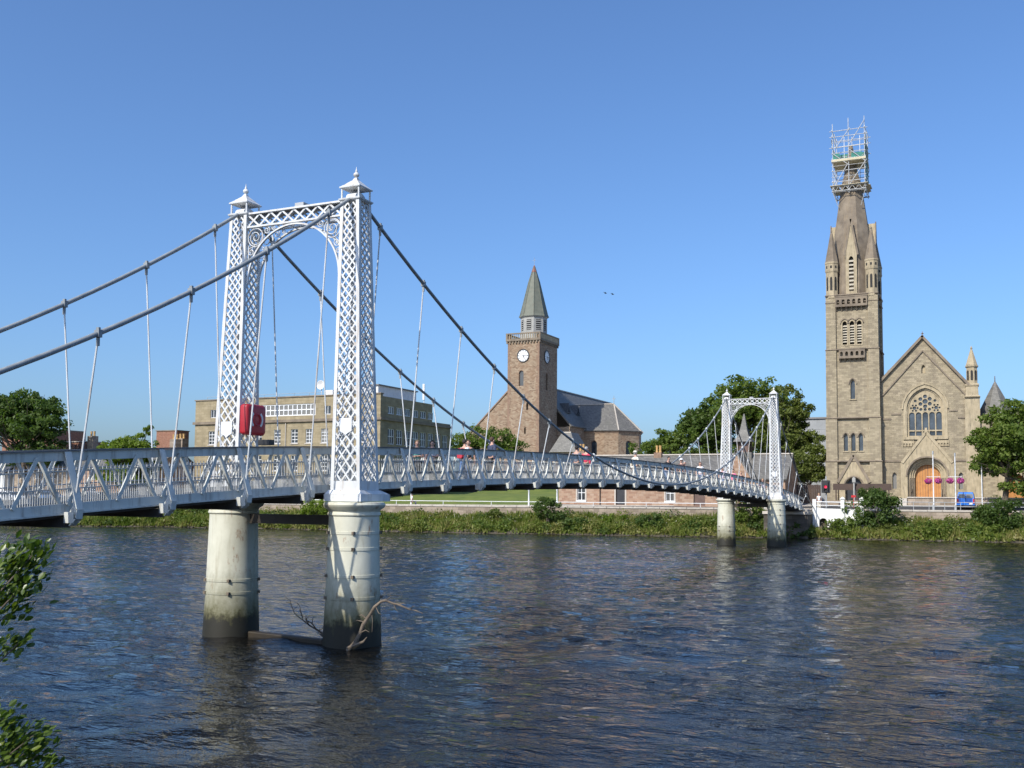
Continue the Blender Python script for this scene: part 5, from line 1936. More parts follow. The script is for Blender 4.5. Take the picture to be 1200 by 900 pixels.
slab(m, [(x0 - 0.2, cy0 + 8.35, eav - 0.15), (x1 + 0.2, cy0 + 8.35, eav - 0.15), (x1 + 0.2, cy0 + 4, 8.7), (x0 - 0.2, cy0 + 4, 8.7)], 0.18)
m.build("roof", M['slate'], ct)
MB().bar((x0 - 0.2, cy0 + 4, 8.74), (x1 + 0.2, cy0 + 4, 8.74), 0.4, 0.14).build("roof_ridge", M['cap_stone'], ct)
for x in wins:
    win(ct, (x, cy0, 0), XU, ZV, -0.5, 0.5, 3.35, 5.15, 2, 2, rec=0.12, bw=0.07)
m = MB()
for x in wins:
    m.plate(rect(x - 0.66, x + 0.66, 3.2, 5.3), [rect(x - 0.5, x + 0.5, 3.35, 5.15)], (0, cy0 - 0.03, 0), XU, ZV, 0.04)
m.plate(rect(-20.75 - 0.72, -20.75 + 0.72, 2.6, 5.3), [rect(-20.75 - 0.55, -20.75 + 0.55, 2.61, 5.1)], (0, cy0 - 0.03, 0), XU, ZV, 0.04)
m.build("window_margin", M['cap_stone'], ct)
m = MB()
for x in wins:
    sill(m, (0, cy0, 0), XU, ZV, x - 0.65, x + 0.65, 3.35, 0.14, 0.1)
m.box(-12.5, -10.6, cy0 - 0.12, cy0 - 0.001, 4.78, 5.08)
m.box(-18.5, -7.2, cy0 - 0.06, cy0 - 0.001, 5.5, 5.85)  # long band added for bright patches showing below the bridge deck
m.build("white_lintel_and_band", M['white_wall'], ct)
MB().plate(rect(-21.3, -20.2, 2.4, 5.1), [], (0, cy0 + 0.2, 0), XU, ZV, 0.06).build("door", M['door_dark'], ct)
MB().plate(rect(-12.2, -10.9, 2.4, 4.75), [], (0, cy0 + 0.2, 0), XU, ZV, 0.06).build("brown_door", M['door_brown'], ct)
MB().tube([(-23.2, cy0 - 0.06, 2.5), (-23.2, cy0 - 0.06, 5.9)], 0.06, 6).build("drainpipe", M['black_metal'], ct)
for x, zt_ in ((-17.4, 9.0), (-27.0, 9.3)):
    m = MB().box(x - 0.45, x + 0.45, cy0 + 3.5, cy0 + 4.5, 7.6, zt_)
    c = m.build("chimney", M['red_trim'], ct)
    for d in (-0.2, 0.2):
        MB().lathe([(0.15, zt_), (0.17, zt_ + 0.08), (0.13, zt_ + 0.2), (0.15, zt_ + 0.8), (0.18, zt_ + 0.85)], (x + d, cy0 + 4), 10).build("chimney_pot", M['chimney_pot'], c)
bx, by = -7.4, cy0 + 4
m = MB()
m.box(bx - 1.0, bx + 1.0, by - 1.0, by + 1.0, 7.2, 8.9)
be = m.build("bell_turret", M['slate'], ct)
m = MB()
for sx in (-1, 1):
    for sy in (-1, 1):
        m.box(bx + sx * 0.62 - 0.09, bx + sx * 0.62 + 0.09, by + sy * 0.62 - 0.09, by + sy * 0.62 + 0.09, 8.901, 10.1)
m.box(bx - 0.5, bx + 0.5, by - 0.5, by + 0.5, 8.901, 10.0)
m.build("belfry_post", M['door_brown'], be)
MB().loft([[(bx - a, by - a, z), (bx + a, by - a, z), (bx + a, by + a, z), (bx - a, by + a, z)] for a, z in ((1.05, 10.1), (0.62, 10.75), (0.36, 11.6), (0.05, 13.3))]).build("pointed_roof", M['slate'], be)
m = MB()
slab(m, [(bx - 1.7, cy0 - 0.5, 6.1), (bx - 1.7, by, 6.1), (bx, by, 8.95), (bx, cy0 - 0.5, 8.95)], 0.15)
slab(m, [(bx + 1.7, cy0 - 0.5, 6.1), (bx + 1.7, by, 6.1), (bx, by, 8.95), (bx, cy0 - 0.5, 8.95)], 0.15)
m.build("cross_gable_roof", M['slate'], ct)
MB().plate([(bx - 1.6, 6.02), (bx + 1.6, 6.02), (bx, 8.7)], [], (0, cy0 - 0.25, 0), XU, ZV, 0.2).build("cross_gable", M['pink_stone'], ct)

# ------------------------------------------------------------------ beige flat-roofed office block
fb = thing("office_block", "long beige stone flat-roofed office block with white windows and rooftop aerials", "office building", (-67, 95, 2.5))
X0, X1, Y0, Y1 = -82.3, -52.0, 86.0, 104.5
ztop, zc = 16.6, 13.3
rowA, rowB, rowC = (10.5, 12.35), (6.9, 8.9), (3.6, 5.6)
wa = [-82.3 + d for d in (4.9, 8.2, 11.4, 14.4, 17.3, 20.4, 23.8, 27.0)]
wa = [-79.3, -74.6, -71.2, -68.1, -65.3, -62.95, -60.5, -57.9, -54.8]
holes = [rect(x - 0.55, x + 0.55, a, b) for x in wa for a, b in (rowA, rowB, rowC)]
ribbon = (-70.9, -62.0, 14.15, 15.7)
holes += [rect(ribbon[0], ribbon[1], ribbon[2], ribbon[3]), rect(-60.6, -59.6, 14.2, 15.3), rect(-79.6, -78.6, 14.2, 15.3), rect(-57.0, -56.0, 14.2, 15.3)]
m = MB().plate(rect(X0, X1, 2.2, ztop), holes, (0, Y0, 0), XU, ZV, 0.5)
m.build("front_wall", M['beige_stone'], fb)
swn = [Y0 + 2.6 + i * 2.05 for i in range(8)]
sh = [rect(y - 0.8, y + 0.8, 10.3, 12.3) for y in swn] + [rect(y - 0.8, y + 0.8, 6.9, 8.9) for y in swn] + [rect(y - 0.8, y + 0.8, 14.2, 15.2) for y in swn[:6]]
m = MB().plate(rect(Y0 + 0.502, Y1, 2.2, 13.9), sh[:16], (X1, 0, 0), YU, ZV, 0.5)
m.plate(rect(Y0 + 0.502, 99.3, 13.902, 16.35), sh[16:], (X1 - 0.03, 0, 0), YU, ZV, 0.5)
m.box(X0, X0 + 0.5, Y0 + 0.502, Y1, 2.2, ztop)
m.box(X0 + 0.502, X1 - 0.502, Y1 - 0.5, Y1, 2.2, 13.9)
m.box(X0 + 0.502, X1 - 0.532, 98.8, 99.3, 13.902, 16.35)
m.build("side_wall", M['beige_dark'] if 'beige_dark' in M else M['beige_stone'], fb)
m = MB()
m.box(X0 + 0.3, X1 - 0.55, Y0 + 0.51, 98.79, 16.0, 16.2)
m.box(X0 + 0.51, X1 - 0.51, 99.31, Y1 - 0.51, 13.5, 13.7)
m.build("flat_roof", M['roof_felt'], fb)
m = MB()
m.box(X0 - 0.25, X1 + 0.25, Y0 - 0.25, Y0 - 0.002, zc, zc + 0.35)
m.box(X1 + 0.002, X1 + 0.25, Y0, Y1, zc, zc + 0.3)
m.box(X0 - 0.12, X1 + 0.12, Y0 - 0.12, Y0 + 0.55, ztop + 0.002, ztop + 0.15)
m.build("cornice", M['stone_dark'], fb)
for x in wa:
    for a, b in (rowA, rowB, rowC):
        win(fb, (x, Y0, 0), XU, ZV, -0.55, 0.55, a, b, 2, 4, rec=0.1, bw=0.07)
win(fb, (0, Y0, 0), XU, ZV, ribbon[0], ribbon[1], ribbon[2], ribbon[3], 12, 2, rec=0.08, bw=0.13, name="ribbon_window")
for x in (-60.1, -79.1, -56.5):
    win(fb, (x, Y0, 0), XU, ZV, -0.5, 0.5, 14.2, 15.3, 2, 1, rec=0.1, bw=0.07)
for y in swn:
    for a, b in ((10.3, 12.3), (6.9, 8.9)):
        win(fb, (X1, y, 0), YU, ZV, -0.8, 0.8, a, b, 3, 2, rec=0.1, bw=0.07)
for y in swn[:6]:
    win(fb, (X1 - 0.03, y, 0), YU, ZV, -0.8, 0.8, 14.2, 15.2, 3, 1, rec=0.1, bw=0.09)
m = MB()
for x in wa:
    for a, b in (rowA, rowB, rowC):
        sill(m, (0, Y0, 0), XU, ZV, x - 0.65, x + 0.65, a, 0.14, 0.08)
m.build("window_sill", M['cap_stone'], fb)
for x in (-66.7, -76.7):
    MB().tube([(x, Y0 - 0.08, 2.5), (x, Y0 - 0.08, 13.2)], 0.07, 6).build("drainpipe", M['cap_stone'], fb)
m = MB().box(-57.5, -54.0, 88.5, 98.2, 16.2, 18.0)
ph = m.build("penthouse", M['white_wall'], fb)
MB().box(-57.7, -53.8, 88.3, 98.4, 18.002, 18.15).build("penthouse_roof", M['roof_felt'], ph)
win(fb, (-54.0, 97.0, 0), YU, ZV, -1.0, 1.0, 16.6, 17.7, 2, 1, rec=-0.04)
# roof aerials: dish, cabinet, panel antennas
m = MB()
m.tube([(-62.2, 87.5, 16.2), (-62.2, 87.5, 18.0)], 0.06, 6)
m.build("aerial_pole", M['white_metal'], fb)
m = MB()
m.loft([[(-62.2 + r * math.cos(a), 87.35 - d, 18.25 + r * math.sin(a)) for a in np.linspace(0, 2 * math.pi, 16, endpoint=False)] for r, d in ((0.1, -0.25), (0.45, -0.12), (0.62, 0.1), (0.60, 0.11), (0.1, -0.15))])
m.build("satellite_dish", M['white_metal'], fb)
m = MB().box(-61.5, -60.2, 87.2, 88.2, 16.2, 17.5)
m.build("roof_cabinet", M['white_wall'], fb)
for x, zz in ((-59.4, 19.8), (-58.6, 18.6), (-57.8, 20.1), (-57.2, 18.4)):
    m = MB()
    m.tube([(x, 87.6, 16.2), (x, 87.6, zz - 0.3)], 0.04, 6)
    m.box(x - 0.13, x + 0.13, 87.42, 87.56, zz - 1.9, zz)
    m.build("panel_antenna", M['white_metal'], fb)
MB().box(-59.6, -57.1, 87.7, 87.76, 17.3, 17.42).build("antenna_frame", M['grey_metal'], fb)
m = MB()
m.tube([(-53.2, 99.0, 16.35), (-53.2, 99.0, 19.2)], 0.05, 6)
m.box(-53.35, -53.05, 98.8, 98.95, 17.0, 19.2)
m.build("panel_antenna", M['white_metal'], fb)
m = MB()
for x in np.linspace(X0 + 1, X1 - 2, 12):
    m.tube([(x, Y0 + 1.2, 16.2), (x, Y0 + 1.2, 17.25)], 0.025, 5)
m.tube([(X0 + 1, Y0 + 1.2, 17.25), (X1 - 2, Y0 + 1.2, 17.25)], 0.025, 5)
m.build("roof_guardrail", M['grey_metal'], fb)


# ------------------------------------------------------------------ houses on the far left bank
def gable_house(name, label, cat, xa, xb2, y0, dep, zg, eave, ridge, wallm, roofm, winx, rows, chim=(), group=None):
    t = thing(name, label, cat, ((xa + xb2) / 2, y0 + dep / 2, zg), group)
    holes = [rect(x - 0.5, x + 0.5, a, b) for x in winx for a, b in rows]
    m = MB().plate(rect(xa, xb2, zg - 0.4, eave), holes, (0, y0, 0), XU, ZV, 0.45)
    for x in (xa, xb2 - 0.45):
        m.plate([(y0 + 0.452, zg - 0.4), (y0 + dep, zg - 0.4), (y0 + dep, eave), (y0 + dep / 2, ridge), (y0 + 0.452, eave)], [], (x + 0.45, 0, 0), YU, ZV, 0.45)
    m.box(xa + 0.452, xb2 - 0.452, y0 + dep - 0.45, y0 + dep, zg - 0.4, eave)
    m.build("wall", M[wallm], t)
    m = MB()
    slab(m, [(xa - 0.15, y0 - 0.3, eave - 0.1), (xb2 + 0.15, y0 - 0.3, eave - 0.1), (xb2 + 0.15, y0 + dep / 2, ridge + 0.15), (xa - 0.15, y0 + dep / 2, ridge + 0.15)], 0.16)
    slab(m, [(xa - 0.15, y0 + dep + 0.3, eave - 0.1), (xb2 + 0.15, y0 + dep + 0.3, eave - 0.1), (xb2 + 0.15, y0 + dep / 2, ridge + 0.15), (xa - 0.15, y0 + dep / 2, ridge + 0.15)], 0.16)
    ro = m.build("roof", M[roofm], t)
    for x in winx:
        for a, b in rows:
            win(t, (x, y0, 0), XU, ZV, -0.5, 0.5, a, b, 2, 2, rec=0.1, bw=0.08)
    for x, zt_ in chim:
        c = MB().box(x - 0.55, x + 0.55, y0 + dep / 2 - 0.5, y0 + dep / 2 + 0.5, ridge - 0.8, zt_).build("chimney", M['wall_stone'], t)
        for d in (-0.3, 0.3):
            MB().lathe([(0.16, zt_), (0.13, zt_ + 0.2), (0.16, zt_ + 0.7)], (x + d, y0 + dep / 2), 8).build("chimney_pot", M['chimney_pot'], c)
    return t


gable_house("terraced_house", "low pinkish stone house behind the bridge railing nearest to the beige office block", "house", -88.5, -84.8 + 1.5, 80, 8, 2.3, 7.4, 9.6, 'pink_stone', 'slate', (-86.9, -84.6), ((3.4, 5.0), (5.7, 7.0)), ((-83.9, 11.2),))
gable_house("terraced_house", "low stone house with white window frames behind the light green tree", "house", -99.5, -88.9, 80, 8, 2.3, 7.2, 9.2, 'pink_stone', 'slate', (-97.9, -94.9, -91.9), ((3.4, 5.0), (5.6, 6.9)), ())
gable_house("terraced_house", "stone house with a tall stone chimney left of the light green tree", "house", -112, -99.9, 81, 8, 2.3, 7.6, 9.7, 'wall_stone', 'slate', (-110.2, -107.0, -103.8), ((3.4, 5.1), (5.7, 7.1)), ((-100.6, 12.0),))
gable_house("terraced_house", "dark roofed white fronted house at the left edge beneath the dark tree", "house", -126, -112.4, 80, 8, 2.3, 6.6, 9.0, 'white_wall', 'slate_dark', (-124, -120.8, -117.6, -114.4), ((3.4, 5.0),), ())

bb = thing("brick_block", "flat roofed red brick block with a curved corner right of the dark tree", "building", (-120, 94, 2.5))
m = MB()
pts = [(-122, 90)]
for i in range(9):
    a = -math.pi / 2 - math.pi / 2 + math.pi / 2 * i / 8
    a2 = -math.pi / 2 + math.pi / 2 * i / 8
    pts.append((-119.5 + 2.5 * math.cos(a2), 92.5 + 2.5 * math.sin(a2)))
pts = [(-126, 90)] + pts[1:] + [(-117, 98.5), (-126, 98.5)]
m.loft([[(x, y, z) for x, y in pts] for z in (2.3, 13.6)])
m.build("wall", M['brick'], bb)
MB().loft([[(x, y, z) for x, y in pts] for z in (13.602, 13.8)]).build("parapet", M['stone_dark'], bb)
lb2 = thing("brick_annexe", "low flat roofed brick annexe with dark vertical panels left of the stone chimney", "building", (-109.3, 91, 2.5))
m = MB().box(-113.0, -105.6, 88.6, 92.0, 2.3, 11.4)
m.build("wall", M['brick'], lb2)
for x in (-109.0, -108.2, -107.4, -106.6, -105.9):
    MB().box(x - 0.12, x + 0.12, 88.52, 88.598, 9.0, 11.0).build("panel", M['door_brown'], lb2)
MB().box(-113.1, -105.5, 88.5, 92.1, 11.402, 11.55).build("parapet", M['cap_stone'], lb2)
rb = thing("brick_wing", "plain red brick block with chimney stack at the left end of the beige office", "building", (-90, 90, 2.5))
MB().box(-91.9, -88.0, 88.6, 91, 2.3, 12.75).build("wall", M['brick'], rb)
MB().box(-92.0, -87.9, 88.5, 91.1, 12.752, 12.87).build("parapet", M['stone_dark'], rb)
c = MB().box(-87.6, -86.4, 88.0, 89.2, 2.3, 11.6).build("chimney", M['wall_stone'], rb)
for d in (-0.3, 0.3):
    MB().lathe([(0.18, 11.6), (0.15, 11.8), (0.18, 12.3)], (-87.0 + d, 88.6), 8).build("chimney_pot", M['chimney_pot'], c)
gb = thing("grey_block", "plain grey flat roofed block glimpsed between the trees and the tall church tower", "building", (-3, 133, 3.4))
MB().box(-9, 4, 128, 140, 3, 15.2).build("wall", M['grey_clad'], gb)
for x in (-6.6, -4.2, -1.6):
    win(gb, (x, 128, 0), XU, ZV, -0.9, 0.9, 12.2, 13.8, 2, 1, rec=-0.04, fm='grey_metal')
MB().box(-9.2, 4.2, 127.8, 140.2, 15.202, 15.45).build("parapet", M['roof_felt'], gb)

# ================================================================== RIVER WALL, RAILINGS, BRIDGE END
m = MB()
wx_ = list(np.linspace(-130, 60, 96))
for i in range(95):
    a, b = wx_[i], wx_[i + 1]
    ya, yb_ = wl_(a), wl_(b)
    m.add([(a, ya - 0.25, 0.6), (b, yb_ - 0.25, 0.6), (b, yb_ + 0.25, 0.6), (a, ya + 0.25, 0.6),
           (a, ya - 0.25, 2.62), (b, yb_ - 0.25, 2.62), (b, yb_ + 0.25, 2.62), (a, ya + 0.25, 2.62)],
          [(0, 1, 5, 4), (2, 3, 7, 6), (4, 5, 6, 7)])
rw = kind(m.build("river_wall", M['wall_stone']), 'structure')
base = MB().box(-0.66, 0.66, -0.31, 0.31, 0, 0.17)
me = bpy.data.meshes.new("coping_stone")
me.from_pydata(base.v, [], base.f)
me.materials.append(M['cap_stone'])
ro = org(rw)
rng = np.random.default_rng(8)
for i in range(140):
    x = -128 + i * 1.34
    o = bpy.data.objects.new("coping_stone", me)
    COL.objects.link(o)
    o.parent = rw
    y = wl_(x)
    o.location = Vector((x, y, 2.625 + float(rng.uniform(0, 0.012)))) - ro
    o.rotation_euler.z = math.atan2(wl_(x + 0.6) - wl_(x - 0.6), 1.2)

# riverside handrail on posts
rl = thing("riverside_railing", "long white two bar railing along the top of the far river wall", "railing", (-20, wl_(-20), 2.8))
for dz in (0.42,):
    MB().tube([(x, wl_(x), 2.79 + dz) for x in np.linspace(-60, -3.2, 60)], 0.04, 6).build("rail", M['grey_metal'] if False else M['white_metal'], rl)
for x in np.arange(-58, -3.2, 5.4):
    MB().tube([(x, wl_(x), 2.78), (x, wl_(x), 3.22)], 0.03, 6).build("post", M['white_metal'], rl)
for i, x in enumerate((-40.4, -27.2, -24.2)):
    y = wl_(x) + 0.6
    p = MB()
    p.lathe([(0.13, 2.4), (0.13, 2.7), (0.09, 2.75), (0.085, 4.4), (0.12, 4.45), (0.12, 4.55), (0.02, 4.6)], (x, y), 10)
    tag(p.build("white_post", M['white_metal'], smooth=True), ("white post beside the seated person on the far river wall", "white post behind the river wall midway along the grass slope", "white post at the right end of the grass slope near the bushy shrub")[i], "post", "white posts behind the river wall")
rl2 = thing("church_railing", "low grey bar railing along the wall in front of the church gable", "railing", (13, wl_(13), 2.8))
for dz in (0.35, 0.75):
    MB().tube([(x, wl_(x) + 0.3, 2.79 + dz) for x in np.linspace(8.0, 22, 20)], 0.035, 6).build("rail", M['grey_metal'], rl2)
for x in np.arange(8.0, 22, 1.4):
    MB().tube([(x, wl_(x) + 0.3, 2.3), (x, wl_(x) + 0.3, 3.58)], 0.03, 6).build("post", M['grey_metal'], rl2)
gw = thing("churchyard_wall", "low pale stone wall along the pavement before the church steps", "wall", (12, 93, 3.0))
MB().box(9.6, 21.5, 93.2, 93.6, 2.6, 3.95).build("wall", M['wall_stone'], gw)
MB().box(8.6, 9.598, 93.0, 93.7, 2.6, 3.9).build("end_block", M['cap_stone'], gw)
MB().box(9.61, 21.5, 93.1, 93.7, 3.952, 4.06).build("coping", M['cap_stone'], gw)
MB().box(1.5, 8.1, 93.2, 93.6, 2.6, 3.6).build("wall", M['wall_stone'], gw)

# bridge abutment and white painted steps
ab = thing("bridge_abutment", "stone block with painted-in deck shade carrying the far end of the footbridge", "abutment", (-0.4, 79.5, -0.5))
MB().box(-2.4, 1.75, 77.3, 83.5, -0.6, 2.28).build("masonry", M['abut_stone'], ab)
MB().box(-2.5, 1.82, 77.15, 83.6, 2.282, 2.55).build("bearing_slab", M['cap_stone'], ab)
rsx = thing("ramp_wall", "white painted approach wall with openings and posts at the far end of the footbridge", "wall", (4, 80.5, 0.5))
m = MB().plate([(1.76, 0.5), (6.6, 0.5), (6.6, 2.75), (5.2, 2.8), (2.9, 2.85), (1.76, 2.95)], [arch(2.75, 0.75, 0.51, 1.55, 0.35, 8), arch(4.0, 0.8, 0.51, 1.3, 0.38, 8)], (0, 80.4, 0), XU, ZV, 0.5)
m.build("wall", M['white_wall'], rsx)
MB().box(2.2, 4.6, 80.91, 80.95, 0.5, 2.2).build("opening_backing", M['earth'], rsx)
m = MB()
for k, x in enumerate((1.95, 4.6, 6.4)):
    m.box(x - 0.17, x + 0.17, 80.2, 80.54, 1.2 if k else 0.5, 3.75)
m.build("wall_post", M['white_wall'], rsx)
for x in (4.6, 6.4):
    MB().loft([[(x - a, 80.37 - a, z) for a in ()] or [(x - a, 80.37 - a, z), (x + a, 80.37 - a, z), (x + a, 80.37 + a, z), (x - a, 80.37 + a, z)] for a, z in ((0.24, 3.752), (0.24, 3.82), (0.05, 4.0))]).build("post_cap", M['paint_blue'], rsx)
m = MB()
m.tube([(2.0, 80.35, 3.5), (6.4, 80.35, 3.45)], 0.05, 6)
m.tube([(2.0, 80.35, 3.15), (6.4, 80.35, 3.1)], 0.035, 6)
m.build("handrail", M['white_metal'], rsx)
m = MB().box(-1.6, 1.6, 78.95, 84.5, 2.56, 2.74)
kind(m.build("path", M['paving']), 'structure')
# near end of the bridge
nb = thing("bridge_abutment", "stone block carrying the near end of the footbridge on the camera side bank", "abutment", (0, -22.5, 0))
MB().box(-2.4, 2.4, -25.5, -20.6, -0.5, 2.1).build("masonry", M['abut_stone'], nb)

# ------------------------------------------------------------------ street furniture
def lamp_pole(x, y, top, label):
    t = thing("lamp_post", label, "lamp post", (x, y, 2.9), "white lamp posts with flower baskets")
    MB().tube([(x, y, 2.6), (x, y, 4.0), (x, y, top)], [0.07, 0.06, 0.045], 8).build("pole", M['white_metal'], t, smooth=True)
    MB().tube([(x, y, top - 0.02), (x, y, top + 0.3)], 0.08, 8).build("lamp_head", M['grey_metal'], t)
    MB().tube([(x - 0.62, y, 6.05), (x + 0.62, y, 6.05)], 0.025, 6).build("basket_arm", M['white_metal'], t)
    MB().box(x - 0.13, x + 0.05, y - 0.12, y - 0.09, 2.62, 3.3).build("access_door", M['grey_metal'], t)
    return t


lamp_pole(12.55, 86.0, 8.3, "tall white lamp post with flower baskets in front of the orange church door")
lamp_pole(14.55, 86.0, 8.1, "tall white lamp post with flower baskets beside the blue van")
rng = np.random.default_rng(21)


def leaves(n, centre, rad, size, rng, squash=1.0, shell=0.5):
    """n bent leaf quads in a blob; returns V, F arrays"""
    d = rng.normal(size=(n, 3))
    d /= np.linalg.norm(d, axis=1)[:, None]
    r = shell + (1 - shell) * rng.random(n) ** 0.6
    c = d * r[:, None] * np.array(rad) + np.array(centre)
    nrm = d * 0.7 + rng.normal(size=(n, 3)) * 0.55 + np.array([0, 0, 0.35])
    nrm /= np.linalg.norm(nrm, axis=1)[:, None]
    a = np.cross(nrm, rng.normal(size=(n, 3)))
    a /= np.linalg.norm(a, axis=1)[:, None]
    b = np.cross(nrm, a)
    s = size * rng.uniform(0.55, 1.25, n)[:, None]
    V = np.stack([c - a * s * 0.62, c - b * s * 0.34 + nrm * s * 0.06, c + a * s * 0.62, c + b * s * 0.34 + nrm * s * 0.06], 1)
    return V.reshape(-1, 3)


def quads(V):
    n = len(V) // 4
    return np.arange(n * 4, dtype=np.int32).reshape(n, 4)


def basket(x, y, z, label):
    t = thing("flower_basket", label, "flower basket", (x, y, z - 0.35), "pink hanging flower baskets")
    MB().lathe([(0.05, z - 0.3), (0.2, z - 0.22), (0.27, z - 0.05), (0.27, z - 0.02)], (x, y), 10).build("basket", M['bark'], t)
    V = leaves(420, (x, y, z), (0.36, 0.36, 0.30), 0.10, rng, shell=0.7)
    kind(mesh_np("flowers", V, quads(V), M['pink_flower'], t), 'stuff')
    MB().tube([(x, y, z + 0.2), (x, y, z + 0.42)], 0.012, 4).build("chain", M['grey_metal'], t)


basket(12.08, 86.0, 5.62, "pink flower basket left of the lamp post in front of the church door")
basket(13.02, 85.9, 5.66, "pink flower basket right of the lamp post in front of the church door")
basket(14.08, 86.0, 5.66, "pink flower basket left of the lamp post beside the blue van")
basket(15.02, 86.0, 5.66, "pink flower basket right of the lamp post above the blue van")

tl = thing("traffic_light", "black traffic light showing red on a pale pole at the far end of the footbridge", "traffic light", (1.75, 90, 2.9))
MB().tube([(1.75, 90, 2.8), (1.75, 90, 6.2)], 0.075, 8).build("pole", M['grey_metal'], tl)
MB().box(1.3, 2.2, 89.72, 89.8, 4.4, 5.75).build("backing_board", M['black_metal'], tl)
m = MB().box(1.5, 2.0, 89.52, 89.718, 4.5, 5.65)
m.build("signal_head", M['black_metal'], tl)
for z, mt in ((5.05, 'traffic_red'), (4.70, 'louvre_dark')):
    MB().plate(circ(1.76, z, 0.15, 14), [], (0, 89.50, 0), XU, ZV, 0.02).build("lens", M[mt], tl)
    m = MB().plate([(1.76 + 0.20 * math.cos(a), z + 0.20 * math.sin(a)) for a in np.linspace(-0.2, math.pi + 0.2, 12)] + [(1.76 + 0.17 * math.cos(a), z + 0.17 * math.sin(a)) for a in np.linspace(math.pi + 0.2, -0.2, 12)], [], (0, 89.32, 0), XU, ZV, 0.19)
    m.build("hood", M['black_metal'], tl)
bd = thing("hoarding", "long dark brown board on posts between the red traffic light and the tall tower", "board", (4.5, 94.2, 3.0))
m = MB().box(1.9, 8.0, 94.2, 94.26, 4.75, 5.45)
m.build("board", M['brown_board'], bd)
for x in (2.2, 4.4, 6.0, 7.7):
    MB().box(x - 0.06, x + 0.06, 94.262, 94.36, 2.9, 5.45).build("post", M['brown_board'], bd)
t2 = thing("lamp_standard", "short grey post with twin heads standing before the church tower doorway", "post", (4.15, 93.9, 2.9))
MB().tube([(4.15, 93.9, 2.8), (4.15, 93.9, 6.2)], 0.09, 8).build("pole", M['lead'], t2)
MB().box(3.98, 4.32, 93.75, 94.05, 5.6, 6.1).build("lamp_head", M['lead'], t2)
fence = thing("boarded_fence", "dark boarded fence in the shade under the olive tree left of the tall tower", "fence", (-2.0, 95, 3.0))
for i in range(22):
    x = -4.8 + 0.24 * i
    MB().box(x, x + 0.225, 95.0, 95.04, 2.9, 5.3 + 0.03 * (i % 3)).build("plank", M['brown_board'], fence)
for z in (3.4, 4.9):
    MB().box(-4.8, 0.45, 95.041, 95.1, z, z + 0.12).build("fence_rail", M['brown_board'], fence)
rf = MB()
rf.plate([(-0.22, 0), (0.22, 0), (0.22, 0.22), (-0.22, 0.22)], [], (4.75, 88.0, 3.95), XU, ZV, 0.05)
rf.tube([(4.75, 88.06, 2.9), (4.75, 88.06, 4.2)], 0.03, 6)
tag(rf.build("red_notice", M['red_light']), "small red notice on a post behind the white approach wall", "sign")
po3 = MB().tube([(16.9, 88, 2.9), (16.9, 88, 8.2)], 0.05, 8)
tag(po3.build("white_pole", M['white_metal']), "thin white pole half hidden by the right hand tree", "pole")


